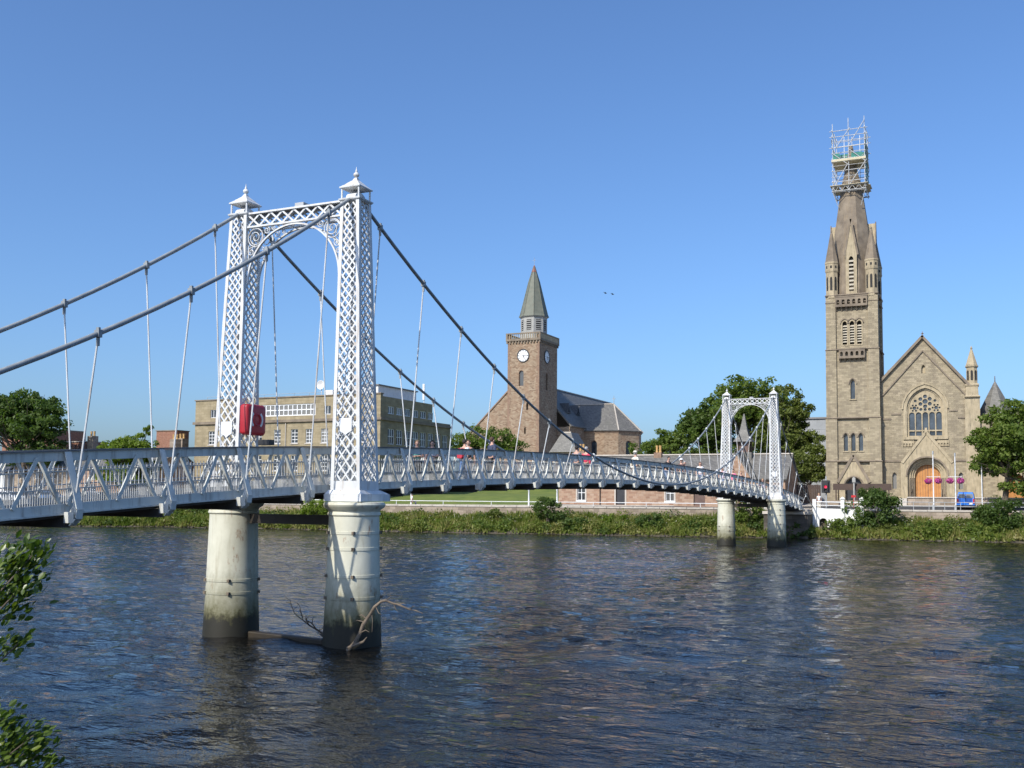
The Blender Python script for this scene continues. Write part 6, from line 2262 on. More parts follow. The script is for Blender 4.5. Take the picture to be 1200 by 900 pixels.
# ------------------------------------------------------------------ vehicles
def car(x, y, z, ry, paint, label, van=False, group="vehicles parked along the far bank road"):
    t = thing("parked_van" if van else "parked_car", label, "van" if van else "car", (x, y, z), group)
    c, s_ = math.cos(ry), math.sin(ry)

    def T(p):
        return (x + p[0] * c - p[1] * s_, y + p[0] * s_ + p[1] * c, z + p[2])
    if van:
        prof = [(-2.05, 0.35), (-2.1, 0.6), (-2.08, 1.15), (-1.95, 1.72), (-1.85, 1.80), (0.55, 1.82), (0.9, 1.74), (1.45, 1.15), (2.05, 0.95), (2.15, 0.7), (2.12, 0.35)]
    else:
        prof = [(-2.05, 0.32), (-2.1, 0.62), (-2.0, 0.9), (-1.75, 0.95), (-1.25, 1.38), (-1.0, 1.45), (0.25, 1.44), (0.5, 1.38), (1.1, 0.96), (1.9, 0.82), (2.1, 0.62), (2.08, 0.32)]
    rings = []
    for w, ins in ((-0.84, 0.06), (-0.80, 0.0), (0.80, 0.0), (0.84, 0.06)):
        rings.append([T((px * (1 - ins * 0.3), w * (1.0 - 0.12 * max(0, (pz - 0.9) / 0.6)), pz * (1 - ins * 0.4) + 0.02 * ins)) for px, pz in prof])
    b = MB().loft(rings).build("body", M[paint], t, smooth=True)
    for sg in (-1, 1):
        wn_ = [(-1.45, 1.0), (0.95, 1.0), (0.45, 1.34), (-1.05, 1.36)] if not van else [(-0.2, 1.15), (1.3, 1.15), (0.85, 1.64), (-0.2, 1.66)]
        vs = [T((px, sg * (0.845 - 0.10 * (pz - 0.9)), pz)) for px, pz in wn_] + [T((px, sg * (0.80 - 0.10 * (pz - 0.9)), pz)) for px, pz in wn_]
        MB().add(vs, [(0, 1, 2, 3), (7, 6, 5, 4)] + [(i, (i + 1) % 4, (i + 1) % 4 + 4, i + 4) for i in range(4)]).build("side_window", M['glass'], t)
        for px in (-1.3, 1.3):
            mm = MB()
            mm.tube([T((px, sg * 0.64, 0.31)), T((px, sg * 0.86, 0.31))], 0.31, 16)
            w = mm.build("wheel", M['tyre'], t, smooth=True)
            MB().tube([T((px, sg * 0.84, 0.31)), T((px, sg * 0.875, 0.31))], 0.19, 12).build("rim", M['silver_paint'], w)
    if not van:
        f = [(0.55, 1.36), (1.08, 0.99)]
        r = [(-1.28, 1.35), (-1.72, 0.98)]
        for nm, q in (("windscreen", f), ("rear_window", r)):
            dx = 0.03 if nm == "windscreen" else -0.03
            vs = [T((q[0][0] + dx, -0.66, q[0][1])), T((q[0][0] + dx, 0.66, q[0][1])), T((q[1][0] + dx, 0.74, q[1][1])), T((q[1][0] + dx, -0.74, q[1][1]))]
            vs += [T((q[0][0] - dx, -0.66, q[0][1])), T((q[0][0] - dx, 0.66, q[0][1])), T((q[1][0] - dx, 0.74, q[1][1])), T((q[1][0] - dx, -0.74, q[1][1]))]
            MB().add(vs, [(0, 1, 2, 3), (7, 6, 5, 4)] + [(i, (i + 1) % 4, (i + 1) % 4 + 4, i + 4) for i in range(4)]).build(nm, M['glass'], t)
    else:
        for sg in (-1, 1):                # rear doors with windows, lights and plate
            vs = []
            for dx in (-2.115, -2.0):
                for (w, zz) in ((0.06, 1.22), (0.68, 1.22), (0.64, 1.62), (0.06, 1.62)):
                    vs.append(T((dx + 0.13 * max(0, (zz - 1.15)), sg * w, zz)))
            MB().add(vs, [(0, 1, 2, 3), (7, 6, 5, 4)] + [(i, (i + 1) % 4, (i + 1) % 4 + 4, i + 4) for i in range(4)]).build("rear_window", M['glass'], t)
            a, b2 = T((-2.125, sg * 0.72, 0.7)), T((-2.125, sg * 0.72, 1.15))
            MB().bar(a, b2, 0.14, 0.04, T((1, 0, 0)) if False else (c, s_, 0)).build("tail_light", M['red_light'], t)
        MB().bar(T((-2.112, 0, 0.55)), T((-2.095, 0, 1.7)), 0.03, 0.03, (c, s_, 0)).build("door_joint", M['louvre_dark'], t)
        MB().bar(T((-2.13, -0.62, 0.66)), T((-2.13, -0.30, 0.66)), 0.02, 0.16, (0, 0, 1)).build("number_plate", M['white_plastic'], t)
        MB().bar(T((-2.12, -0.85, 0.42)), T((-2.12, 0.85, 0.42)), 0.16, 0.2, (0, 0, 1)).build("bumper", M['black_metal'], t)
    for sg in (-1, 1):
        a, b2 = T((2.06, sg * 0.5, 0.66)), T((2.06, sg * 0.76, 0.66))
        MB().bar(a, b2, 0.12, 0.12, (0, 0, 1)).build("headlight", M['white_plastic'], t)
    return t


car(15.4, 90.2, gz(15.4, 88) + 0.28, math.pi / 2, 'blue_paint', "bright blue van seen from behind on the road before the church", van=True)
for x, pc, lb_ in ((-97.5, 'white_frame', "white car parked furthest left behind the bridge railing"), (-91.5, 'navy_paint', "dull blue car parked between the white and silver cars"),
                   (-85.2, 'silver_paint', "silver car parked before the low pink house"), (-102.5, 'navy_paint', "dark blue car parked at the left end of the far bank road")):
    y = wl_(x) + 7.6
    car(x, y, gz(x, y) + 0.04, math.atan2(wl_(x + 1) - wl_(x - 1), 2), pc, lb_)

# ================================================================== TREES AND PLANTS
def tree(name, label, base, blobs, n, size, mat, seed, trunk_r=0.3, cat="tree", group=None, shell=0.45, clump=46):
    """trunk with limbs to every blob of the crown, crown of many small leaf clumps"""
    rng = np.random.default_rng(seed)
    t = thing(name, label, cat, base, group)
    bx_, by_, bz_ = base
    m = MB()
    top = max(b[0][2] for b in blobs)
    mid = np.mean([b[0] for b in blobs], axis=0)
    fork = (bx_ + (mid[0] - bx_) * 0.3, by_ + (mid[1] - by_) * 0.3, bz_ + (mid[2] - bz_) * 0.5)
    m.tube([(bx_, by_, bz_ - 0.3), (bx_ * 0.7 + fork[0] * 0.3, by_ * 0.7 + fork[1] * 0.3, bz_ * 0.6 + fork[2] * 0.4), fork], [trunk_r * 1.25, trunk_r, trunk_r * 0.8], 9)
    for (c, r) in blobs:
        c = np.array(c)
        p1 = np.array(fork) * 0.55 + c * 0.45 + rng.normal(0, 0.2, 3) * trunk_r * 2
        m.tube([fork, tuple(p1), tuple(c)], [trunk_r * 0.55, trunk_r * 0.35, trunk_r * 0.12], 6)
        for k in range(3):
            e = c + rng.normal(size=3) * np.array(r) * 0.55
            m.tube([tuple(p1), tuple((p1 + e) / 2 + rng.normal(0, 0.1, 3)), tuple(e)], [trunk_r * 0.22, trunk_r * 0.14, trunk_r * 0.05], 5)
    m.build("trunk", M['bark'], t)
    vol = np.array([r[0] * r[1] * r[2] for _, r in blobs]) ** 0.67
    vol /= vol.sum()
    out = []
    for (c, r), w in zip(blobs, vol):
        nc = max(4, int(n * w / clump))
        for k in range(nc):
            d = rng.normal(size=3)
            d /= np.linalg.norm(d)
            if d[2] < -0.45:
                d[2] *= 0.4
            q = np.array(c) + d * np.array(r) * (shell + (1.08 - shell) * rng.random() ** 0.5)
            cr = 0.16 * (np.mean(r)) * rng.uniform(0.7, 1.5) + size * 0.8
            out.append(leaves(clump, q, (cr * 1.15, cr * 1.15, cr * 0.75), size, rng, shell=0.25))
    V = np.concatenate(out)
    kind(mesh_np("crown", V, quads(V), M[mat], t), 'stuff') if False else mesh_np("crown", V, quads(V), M[mat], t)
    return t


def blobs(rng, c, R, n, r0, flat=0.8):
    out = [(tuple(c), (R[0] * 0.62, R[1] * 0.62, R[2] * 0.62))]
    for k in range(n):
        d = rng.normal(size=3)
        d /= np.linalg.norm(d)
        if d[2] < -0.5:
            d[2] = -d[2] * 0.5
        p = np.array(c) + d * np.array(R) * 0.68
        rr_ = r0 * rng.uniform(0.75, 1.25)
        out.append((tuple(p), (rr_, rr_, rr_ * flat)))
    return out


rg = np.random.default_rng(77)
# left edge
tree("broadleaf_tree", "big dark green tree at the left edge above the bridge rail", (-107, 79, 2.4),
     blobs(rg, (-108, 79, 13.0), (8.2, 6, 5.6), 15, 2.6) + [((-103.5, 79, 13.2), (3.5, 3, 3.2)), ((-109, 79, 16), (3.5, 3, 2.3)), ((-102.5, 79, 10.0), (2.6, 2.5, 2.0)), ((-107, 79, 8.8), (5, 3, 2.2))], 22000, 0.44, 'leaf_dark', 1, 0.45)
tree("bushy_tree", "bright light green bushy tree between the stone chimney and the brick block", (-85.6, 77.5, 2.4),
     blobs(rg, (-85.9, 77.5, 8.2), (4.9, 3.5, 3.0), 9, 1.4) + [((-89.4, 77.5, 9.4), (1.5, 1.5, 1.2)), ((-82.3, 77.5, 9.3), (1.8, 1.6, 1.3)), ((-83.2, 77.5, 11.5), (0.9, 0.8, 0.6)), ((-82.4, 77.5, 12.3), (0.6, 0.6, 0.4)), ((-86.5, 77.5, 6.0), (4.3, 3, 2)), ((-87.6, 77.5, 9.6), (2.0, 1.6, 1.5)), ((-85.2, 77.5, 10.0), (2.0, 1.6, 1.3))], 15000, 0.34, 'leaf_light', 2, 0.22)
# before the old church
tree("round_tree", "rounded green tree at the foot of the clock tower", (-50.5, 113, 8.5),
     [((-54.5, 113, 11.3), (2.6, 2.4, 1.7)), ((-51.5, 113, 12.3), (2.8, 2.4, 1.9)), ((-48.3, 113, 12.0), (2.6, 2.4, 1.8)), ((-46.2, 113, 10.9), (1.9, 1.8, 1.6)), ((-50.5, 113, 10.4), (5.0, 2.8, 1.6))], 9000, 0.34, 'leaf_mid', 3, 0.3)
tree("round_tree", "mid green tree rising behind the slate roof right of the old church", (-21, 106, 4),
     blobs(rg, (-21.0, 106, 9.6), (3.6, 3.2, 2.6), 8, 1.4) + [((-18.6, 106, 11.3), (2.0, 1.8, 1.5)), ((-20.8, 106, 11.0), (2.0, 1.8, 1.5)), ((-23.8, 106, 9.8), (1.6, 1.6, 1.2)), ((-16.8, 106, 9.0), (1.9, 2, 1.5))], 9000, 0.34, 'leaf_mid', 4, 0.25)
# big group behind the far tower
tree("tall_tree", "dark bluish green tree forming the left of the group behind the far tower", (-16, 112, 4),
     blobs(rg, (-16.6, 112, 12.2), (3.9, 3.5, 4.4), 12, 1.8) + [((-18.4, 112, 13.2), (1.6, 1.5, 1.7)), ((-15.8, 112, 15.6), (1.8, 1.6, 1.5)), ((-17, 112, 7.5), (3.2, 3, 2.8)), ((-14.6, 112, 11.5), (2.4, 2.4, 2.8))], 17000, 0.38, 'leaf_dark', 5, 0.35)
tree("tall_tree", "tallest mid green tree directly behind the far lattice tower", (-10.5, 109, 4),
     blobs(rg, (-10.4, 109, 14.0), (4.9, 4.2, 5.2), 16, 2.1) + [((-11.4, 109, 18.0), (2.7, 2.2, 1.8)), ((-7.8, 109, 17.0), (2.4, 2, 1.9)), ((-13.4, 109, 16.4), (2.0, 1.8, 1.7)), ((-10, 109, 8), (4.2, 3.5, 3.2)), ((-7.0, 109, 13.5), (2.4, 2.2, 2.6))], 24000, 0.40, 'leaf_mid', 6, 0.4)
tree("tall_tree", "olive green tree with loose crown left of the tall church tower", (-4.6, 105, 4),
     blobs(rg, (-5.0, 105, 11.6), (3.4, 3.2, 4.8), 13, 1.7) + [((-5.4, 105, 16.2), (2.0, 1.6, 1.5)), ((-3.2, 105, 14.2), (1.6, 1.5, 1.6)), ((-2.4, 105, 10.4), (1.8, 1.8, 1.8)), ((-4, 105, 7), (3, 2.5, 2.4)), ((-6.5, 105, 9.5), (2.2, 2, 2.4))], 18000, 0.36, 'leaf_olive', 7, 0.35)
tree("broadleaf_tree", "weeping olive green bushy tree beside the tall tower above the fence", (-1.6, 101, 3.4),
     [((-2.4, 101, 7.6), (2.2, 2, 1.9)), ((-0.7, 101, 8.8), (1.2, 1.2, 1.6)), ((-3.8, 101, 6.4), (1.6, 1.6, 1.5)), ((-0.8, 101, 6.4), (1.2, 1.2, 1.2))], 7000, 0.28, 'leaf_olive', 8, 0.2)
# right edge, in front of the church
tree("broadleaf_tree", "full green tree at the right edge partly hiding the church side door", (18.9, 88.5, 2.9),
     blobs(rg, (19.8, 88.5, 9.4), (3.6, 3.2, 3.9), 15, 1.7) + [((17.5, 88.5, 8.3), (1.9, 1.7, 1.5)), ((20.4, 88.5, 12.2), (2.2, 2.0, 1.7)), ((16.9, 88.5, 9.9), (1.4, 1.3, 1.1)), ((18.6, 88.5, 11.2), (1.6, 1.6, 1.3)), ((22.5, 88.5, 8), (3, 3, 3)), ((17.2, 88.3, 7.0), (1.4, 1.2, 0.9)), ((18.2, 88.2, 6.8), (1.6, 1.4, 1.1)), ((20.4, 88.0, 5.6), (1.9, 1.6, 1.9)), ((22.4, 88.0, 5.2), (2.4, 1.8, 2.4)), ((20.2, 88.5, 8.2), (2.6, 2.4, 2.6))], 26000, 0.31, 'leaf_mid', 9, 0.28)
tree("broadleaf_tree", "dark green tree beyond the right edge of the church front", (25.5, 90, 2.9),
     blobs(rg, (26, 90, 9.0), (4.2, 3.5, 4.2), 9, 1.8), 8000, 0.32, 'leaf_dark', 10, 0.3)


def shrub(name, label, c, R, n, size, mat, seed, cat="shrub"):
    rng = np.random.default_rng(seed)
    t = thing(name, label, cat, (c[0], c[1], max(0.1, c[2] - R[2])))
    m = MB()
    zb0 = c[2] - R[2] - 0.4
    for k in range(7):
        e = np.array(c) + rng.normal(size=3) * np.array(R) * 0.45
        s = (c[0] + rng.normal() * 0.15, c[1] + rng.normal() * 0.15, zb0)
        m.tube([s, tuple((np.array(s) + e) / 2 + rng.normal(0, 0.08, 3)), tuple(e)], [0.06, 0.04, 0.012], 5)
    m.build("stem", M['bark'], t)
    out = []
    nb = max(6, n // 60)
    for k in range(nb):
        d = rng.normal(size=3)
        d /= np.linalg.norm(d)
        q = np.array(c) + d * np.array(R) * (0.35 + 0.65 * rng.random() ** 0.5)
        cr = 0.2 * np.mean(R) * rng.uniform(0.7, 1.5) + size * 0.5
        out.append(leaves(60, q, (cr, cr, cr * 0.8), size, rng, shell=0.2))
    V = np.concatenate(out)
    mesh_np("foliage", V, quads(V), M[mat], t)
    return t


for i, (lab, c, R, n, sz, mt) in enumerate([
    ("big dark green shrub before the church tower at the end of the white wall", (7.3, 80.3, 2.9), (2.5, 1.6, 2.1), 5200, 0.24, 'leaf_dark'),
    ("bright green lower shrub at the water edge left of the big dark shrub", (4.6, 79.2, 1.0), (1.6, 1.2, 0.9), 2200, 0.2, 'leaf_mid'),
    ("large dark bushy shrub at the right edge on the river bank", (18.4, 82.3, 2.2), (2.4, 1.6, 1.7), 4800, 0.24, 'leaf_dark'),
    ("low mid green shrub at the water edge right of the yellow weeds", (12.8, 79.6, 0.9), (1.7, 1.1, 0.9), 2400, 0.2, 'leaf_mid'),
    ("spreading green shrub overhanging the water at the far right", (17.0, 80.6, 0.7), (2.2, 1.1, 0.9), 2800, 0.2, 'leaf_mid'),
    ("small yellow green weed clump at the water below the church steps", (10.4, 79.2, 0.75), (0.55, 0.5, 0.4), 700, 0.15, 'leaf_light'),
    ("leafy shrub at the water edge beneath the church wall", (9.3, 79.8, 0.9), (1.3, 1.0, 0.8), 1700, 0.19, 'leaf_olive'),
    ("rounded dark green shrub rising over the river wall below the bridge", (-23.6, 73.5, 2.5), (1.5, 1.1, 1.3), 2800, 0.2, 'leaf_dark'),
    ("dark shrub at the water edge just right of the rounded shrub", (-20.7, 73.2, 0.95), (1.6, 1.0, 0.8), 2200, 0.2, 'leaf_dark'),
    ("dark green shrub on the bank below the sandstone row", (-13.2, 75.2, 1.2), (1.4, 1.1, 1.0), 2200, 0.2, 'leaf_dark'),
    ("tall leafy green shrub seen between the two far bridge piers", (-4.4, 79.0, 2.2), (1.9, 1.3, 2.0), 3600, 0.22, 'leaf_mid'),
    ("low shrub at the water between the two far bridge piers", (-2.8, 78.0, 0.8), (1.6, 0.9, 0.8), 1700, 0.2, 'leaf_dark'),
    ("dark green shrub on the far bank left of the near bridge piers", (-66.5, 68.0, 1.6), (2.2, 1.2, 1.2), 2600, 0.22, 'leaf_dark'),
    ("bright green bushy shrub seen between the two near bridge piers", (-50.0, 70.2, 2.0), (2.0, 1.2, 1.2), 2600, 0.22, 'leaf_light'),
    ("dark bank shrub beneath the left part of the bridge", (-74.5, 64.5, 1.5), (2.4, 1.2, 1.1), 2400, 0.22, 'leaf_dark'),
    ("green bank shrub beneath the first bridge panels at the left", (-81.5, 62.5, 1.5), (2.6, 1.2, 1.1), 2400, 0.22, 'leaf_mid'),
    ("feathery yellow green weed clump on the bank left of the rounded shrub", (-29.5, 73.4, 1.6), (1.3, 0.9, 0.8), 1500, 0.17, 'leaf_olive'),
    ("low bright weed clump at the water below the grass slope", (-36.5, 71.2, 1.0), (1.5, 0.8, 0.65), 1500, 0.17, 'leaf_light'),
    ("olive weed clump just right of the right near pier", (-42.5, 71.0, 1.4), (1.4, 0.8, 0.7), 1500, 0.17, 'leaf_olive'),
    ("bright green weed clump on the bank below the dark door of the sandstone row", (-17.0, 75.6, 1.4), (1.5, 0.8, 0.8), 1700, 0.17, 'leaf_light'),
    ("olive weed clump left of the left far pier", (-8.8, 77.6, 1.2), (1.4, 0.8, 0.8), 1600, 0.17, 'leaf_olive'),
    ("olive brown weed clump below the right end of the church wall", (14.8, 81.6, 1.6), (1.4, 0.8, 0.7), 1500, 0.17, 'leaf_olive'),
    ("dark shadowed shrub under the far end of the footbridge", (0.5, 77.6, 0.7), (1.9, 0.7, 0.8), 1500, 0.2, 'leaf_dark'),
]):
    shrub("bank_shrub", lab, c, R, n, sz, mt, 100 + i)


def undergrowth():
    """tall grass, weeds and flowering stalks all along the far bank"""
    rng = np.random.default_rng(40)
    out = []
    n = 60000
    x = rng.uniform(-100, 42, n)
    f = rng.random(n) ** 0.85
    a = np.interp(x, TWX, TWY)
    b = np.interp(x, [q for q, _ in WALL], [q for _, q in WALL]) - 0.3
    y = a - 0.15 + (b - a) * f
    z0 = 0.05 + 1.35 * np.minimum(1, f * 1.15)
    patch = 0.5 + 0.5 * np.sin(x * 0.9 + 2 * np.sin(x * 0.37)) * np.sin(x * 0.31 + y * 0.8)
    y = y + 0.28 * np.sin(x * 2.3) * np.sin(x * 0.7) - 0.1
    h = (0.25 + 0.75 * patch * rng.random(n) + 0.25 * rng.random(n)) * np.where(f < 0.08, 0.6, 1.0)
    keep = ~((patch < 0.16) & (rng.random(n) < 0.75)) & ~((x > -2.5) & (x < 6.6) & (y > 79.2)) & ~((x > 9.0) & (x < 11) & (f > 0.8))
    x, y, z0, h = x[keep], y[keep], z0[keep], h[keep]
    n = len(x)
    w = rng.uniform(0.035, 0.10, n)
    th = rng.uniform(0, math.pi, n)
    lean = rng.normal(0, 0.28, (n, 2)) * h[:, None]
    p0 = np.stack([x - w * np.cos(th), y - w * np.sin(th), z0], 1)
    p1 = np.stack([x + w * np.cos(th), y + w * np.sin(th), z0], 1)
    p2 = np.stack([x + lean[:, 0] * 0.6 + w * 0.9 * np.cos(th), y + lean[:, 1] * 0.6 + w * 0.9 * np.sin(th), z0 + h * 0.62], 1)
    p3 = np.stack([x + lean[:, 0], y + lean[:, 1], z0 + h], 1)
    V1 = np.stack([p0, p1, p2, p3], 1).reshape(-1, 3)
    # broad leaves
    k = 30000
    x = rng.uniform(-100, 42, k)
    f = rng.random(k)
    a = np.interp(x, TWX, TWY)
    b = np.interp(x, [q for q, _ in WALL], [q for _, q in WALL]) - 0.3
    y = a - 0.3 + (b - a) * f
    pt = 0.5 + 0.5 * np.sin(x * 1.7 + y) * np.sin(x * 0.6 - y * 1.3)
    z = 0.12 + 1.35 * f + rng.random(k) * 0.8 * pt
    keep = ~((x > -2.5) & (x < 6.6) & (y > 79.2))
    c = np.stack([x, y, z], 1)[keep]
    k = len(c)
    nr = rng.normal(size=(k, 3)) * 0.6 + np.array([0, -0.3, 0.6])
    nr /= np.linalg.norm(nr, axis=1)[:, None]
    aa = np.cross(nr, rng.normal(size=(k, 3)))
    aa /= np.linalg.norm(aa, axis=1)[:, None]
    bb_ = np.cross(nr, aa)
    s = rng.uniform(0.08, 0.22, k)[:, None]
    V2 = np.stack([c - aa * s, c - bb_ * s * 0.5, c + aa * s, c + bb_ * s * 0.5], 1).reshape(-1, 3)
    V = np.concatenate([V1, V2])
    o = mesh_np("bank_undergrowth", V, quads(V), M['weeds'])
    kind(o, 'stuff')
    # heaps of broad-leaved weeds and young scrub
    for nm, mt, cnt, sz in (("broadleaf_weeds", 'weeds', 190, 0.19), ("dark_scrub", 'leaf_dark', 95, 0.2), ("bright_weeds", 'leaf_mid', 70, 0.17)):
        hv = []
        for q in range(cnt):
            hx = rng.uniform(-98, 40)
            if -2.6 < hx < 6.8:
                continue
            hf = rng.random() ** 0.9
            ya, yb2 = tw(hx), wl_(hx) - 0.5
            r = rng.uniform(0.4, 0.95)
            cc = (hx, ya + (yb2 - ya) * hf, 0.25 + 1.25 * hf + r * 0.45)
            hv.append(leaves(int(260 * r), cc, (r * 1.35, r * 0.9, r * 0.85), sz, rng, shell=0.3))
        hv = np.concatenate(hv)
        kind(mesh_np(nm, hv, quads(hv), M[mt]), 'stuff')
    # pale flower heads
    k = 420
    x = rng.uniform(-60, 22, k)
    f = rng.uniform(0.3, 1, k)
    a = np.interp(x, TWX, TWY)
    b = np.interp(x, [q for q, _ in WALL], [q for _, q in WALL]) - 0.3
    c = np.stack([x, a + (b - a) * f, 0.9 + 1.25 * f + rng.uniform(-0.15, 0.2, k)], 1)
    VV = np.concatenate([leaves(5, q, (0.06, 0.06, 0.04), 0.08, rng) for q in c])
    kind(mesh_np("pale_wildflowers", VV, quads(VV), M['louvre_light']), 'stuff')


undergrowth()


# bush beside the camera, lower left: every leaf its own object
def near_bush():
    rng = np.random.default_rng(9)
    t = thing("leafy_bush", "bright leafy bush poking in at the lower left corner close to the camera", "bush", (12.4, -20.6, 1.2))
    og = org(t)
    me = bpy.data.meshes.new("leaf")
    L, W = 1.0, 0.60
    vs = [(0, 0, 0), (0.25, W * 0.38, 0.05), (0.55, W * 0.5, 0.06), (0.85, W * 0.25, 0.02), (1.0, 0, -0.03), (0.85, -W * 0.25, 0.02), (0.55, -W * 0.5, 0.06), (0.25, -W * 0.38, 0.05), (0.3, 0, 0.0), (0.6, 0, 0.0)]
    me.from_pydata(vs, [], [(0, 8, 1), (1, 8, 9, 2), (2, 9, 3), (3, 9, 4), (0, 7, 8), (7, 6, 9, 8), (6, 5, 9), (5, 4, 9)])
    me.materials.append(M['leaf_near'])
    cnt = 0
    # branches and the sprays of leaves at their ends
    sprays = [((13.06, -19.24, 3.66), 0.050, 24), ((13.00, -19.26, 3.62), 0.060, 28), ((12.94, -19.29, 3.60), 0.060, 28), ((13.02, -19.25, 3.52), 0.060, 24), ((12.96, -19.27, 3.45), 0.060, 24), ((12.91, -19.30, 3.49), 0.080, 28), ((12.93, -19.28, 3.36), 0.040, 14), ((12.99, -19.24, 3.23), 0.030, 8), ((12.93, -19.27, 3.19), 0.040, 12), ((12.92, -19.25, 2.86), 0.040, 12), ((12.93, -19.24, 2.78), 0.050, 20), ((12.96, -19.22, 2.71), 0.060, 22), ((13.04, -19.18, 2.77), 0.045, 16), ((13.07, -19.17, 2.68), 0.050, 16), ((13.00, -19.20, 2.68), 0.050, 20), ((12.91, -19.24, 2.67), 0.080, 26), ((13.11, -19.14, 2.63), 0.040, 10), ((12.96, -19.21, 2.57), 0.100, 24), ((12.83, -19.28, 2.73), 0.100, 24), ((12.83, -19.33, 3.49), 0.100, 20)]
    root = Vector((12.4, -20.6, 1.2))
    quota = 300
    extra = MB()
    from mathutils import Quaternion
    for (c, r, n) in sprays:
        c = Vector(c)
        m = MB()
        midp = root * 0.25 + c * 0.75 + Vector((-0.10, -0.06, 0.02))
        m.tube([root, root * 0.7 + c * 0.3 + Vector((-0.1, 0, 0)), midp, c], [0.02, 0.013, 0.007, 0.003], 6)
        m.build("branch", M['bark'], t)
        for k in range(n * 3):
            p = c + Vector(rng.normal(0, r * 0.75, 3))
            d = (p - midp).normalized() + Vector(rng.normal(0, 0.35, 3))
            d.normalize()
            q = d.to_track_quat('X', 'Z') @ Quaternion((1, 0, 0), float(rng.normal(0, 0.7)))
            s = float(rng.uniform(0.03, 0.052))
            if k < n and cnt < quota:
                o = bpy.data.objects.new("leaf", me)
                COL.objects.link(o)
                o.parent = t
                o.rotation_mode = 'QUATERNION'
                o.rotation_quaternion = q
                o.scale = (s, s, s)
                o.location = p - og
                cnt += 1
            else:
                extra.add([q @ (Vector(v) * s) + p for v in vs], [tuple(f.vertices) for f in me.polygons])
    kind(extra.build("inner_leaves", M['leaf_near'], t), 'stuff')
    return cnt


mt, nt, b, out = nodes("glossy_near_leaf")
oi = nt.nodes.new("ShaderNodeObjectInfo")
c = ramp(nt, oi.outputs["Random"], [(0.1, (0.04, 0.075, 0.012)), (0.5, (0.09, 0.14, 0.018)), (0.9, (0.17, 0.215, 0.025))])
nt.links.new(c, b.inputs["Base Color"])
b.inputs["Roughness"].default_value = 0.35
tr = nt.nodes.new("ShaderNodeBsdfTranslucent")
c2 = mix(nt, 1.0, c, (1.0, 1.2, 0.5), 'MULTIPLY')
nt.links.new(c2, tr.inputs["Color"])
ms = nt.nodes.new("ShaderNodeMixShader")
ms.inputs[0].default_value = 0.35
nt.links.new(b.outputs[0], ms.inputs[1])
nt.links.new(tr.outputs[0], ms.inputs[2])
nt.links.new(ms.outputs[0], out.inputs["Surface"])
M['leaf_near'] = mt
near_bush()

# ================================================================== PEOPLE AND BIRDS
def skin_chain(name, chains, mat, parent, sub=1):
    """chains: list of [(point, radius), ...]; a point equal to an earlier one joins the surfaces"""
    vs, es, rs, idx = [], [], [], {}
    for ch_ in chains:
        prev = None
        for p, r in ch_:
            key = tuple(round(a, 4) for a in p)
            if key not in idx:
                idx[key] = len(vs)
                vs.append(p)
                rs.append(r)
            i = idx[key]
            if prev is not None and prev != i:
                es.append((prev, i))
            prev = i
    me = bpy.data.meshes.new(name)
    me.from_pydata(vs, es, [])
    o = bpy.data.objects.new(name, me)
    COL.objects.link(o)
    o.parent = parent
    ORG[o.name] = org(parent)
    md = o.modifiers.new("skin", 'SKIN')
    md.use_smooth_shade = True
    md.use_x_symmetry = False
    if not me.skin_vertices:
        return o
    for i, sv in enumerate(me.skin_vertices[0].data):
        r = rs[i]
        sv.radius = r if isinstance(r, tuple) else (r, r)
        sv.use_root = (i == 0)
    ss = o.modifiers.new("smooth", 'SUBSURF')
    ss.levels = sub
    ss.render_levels = sub
    me.materials.append(mat)
    return o


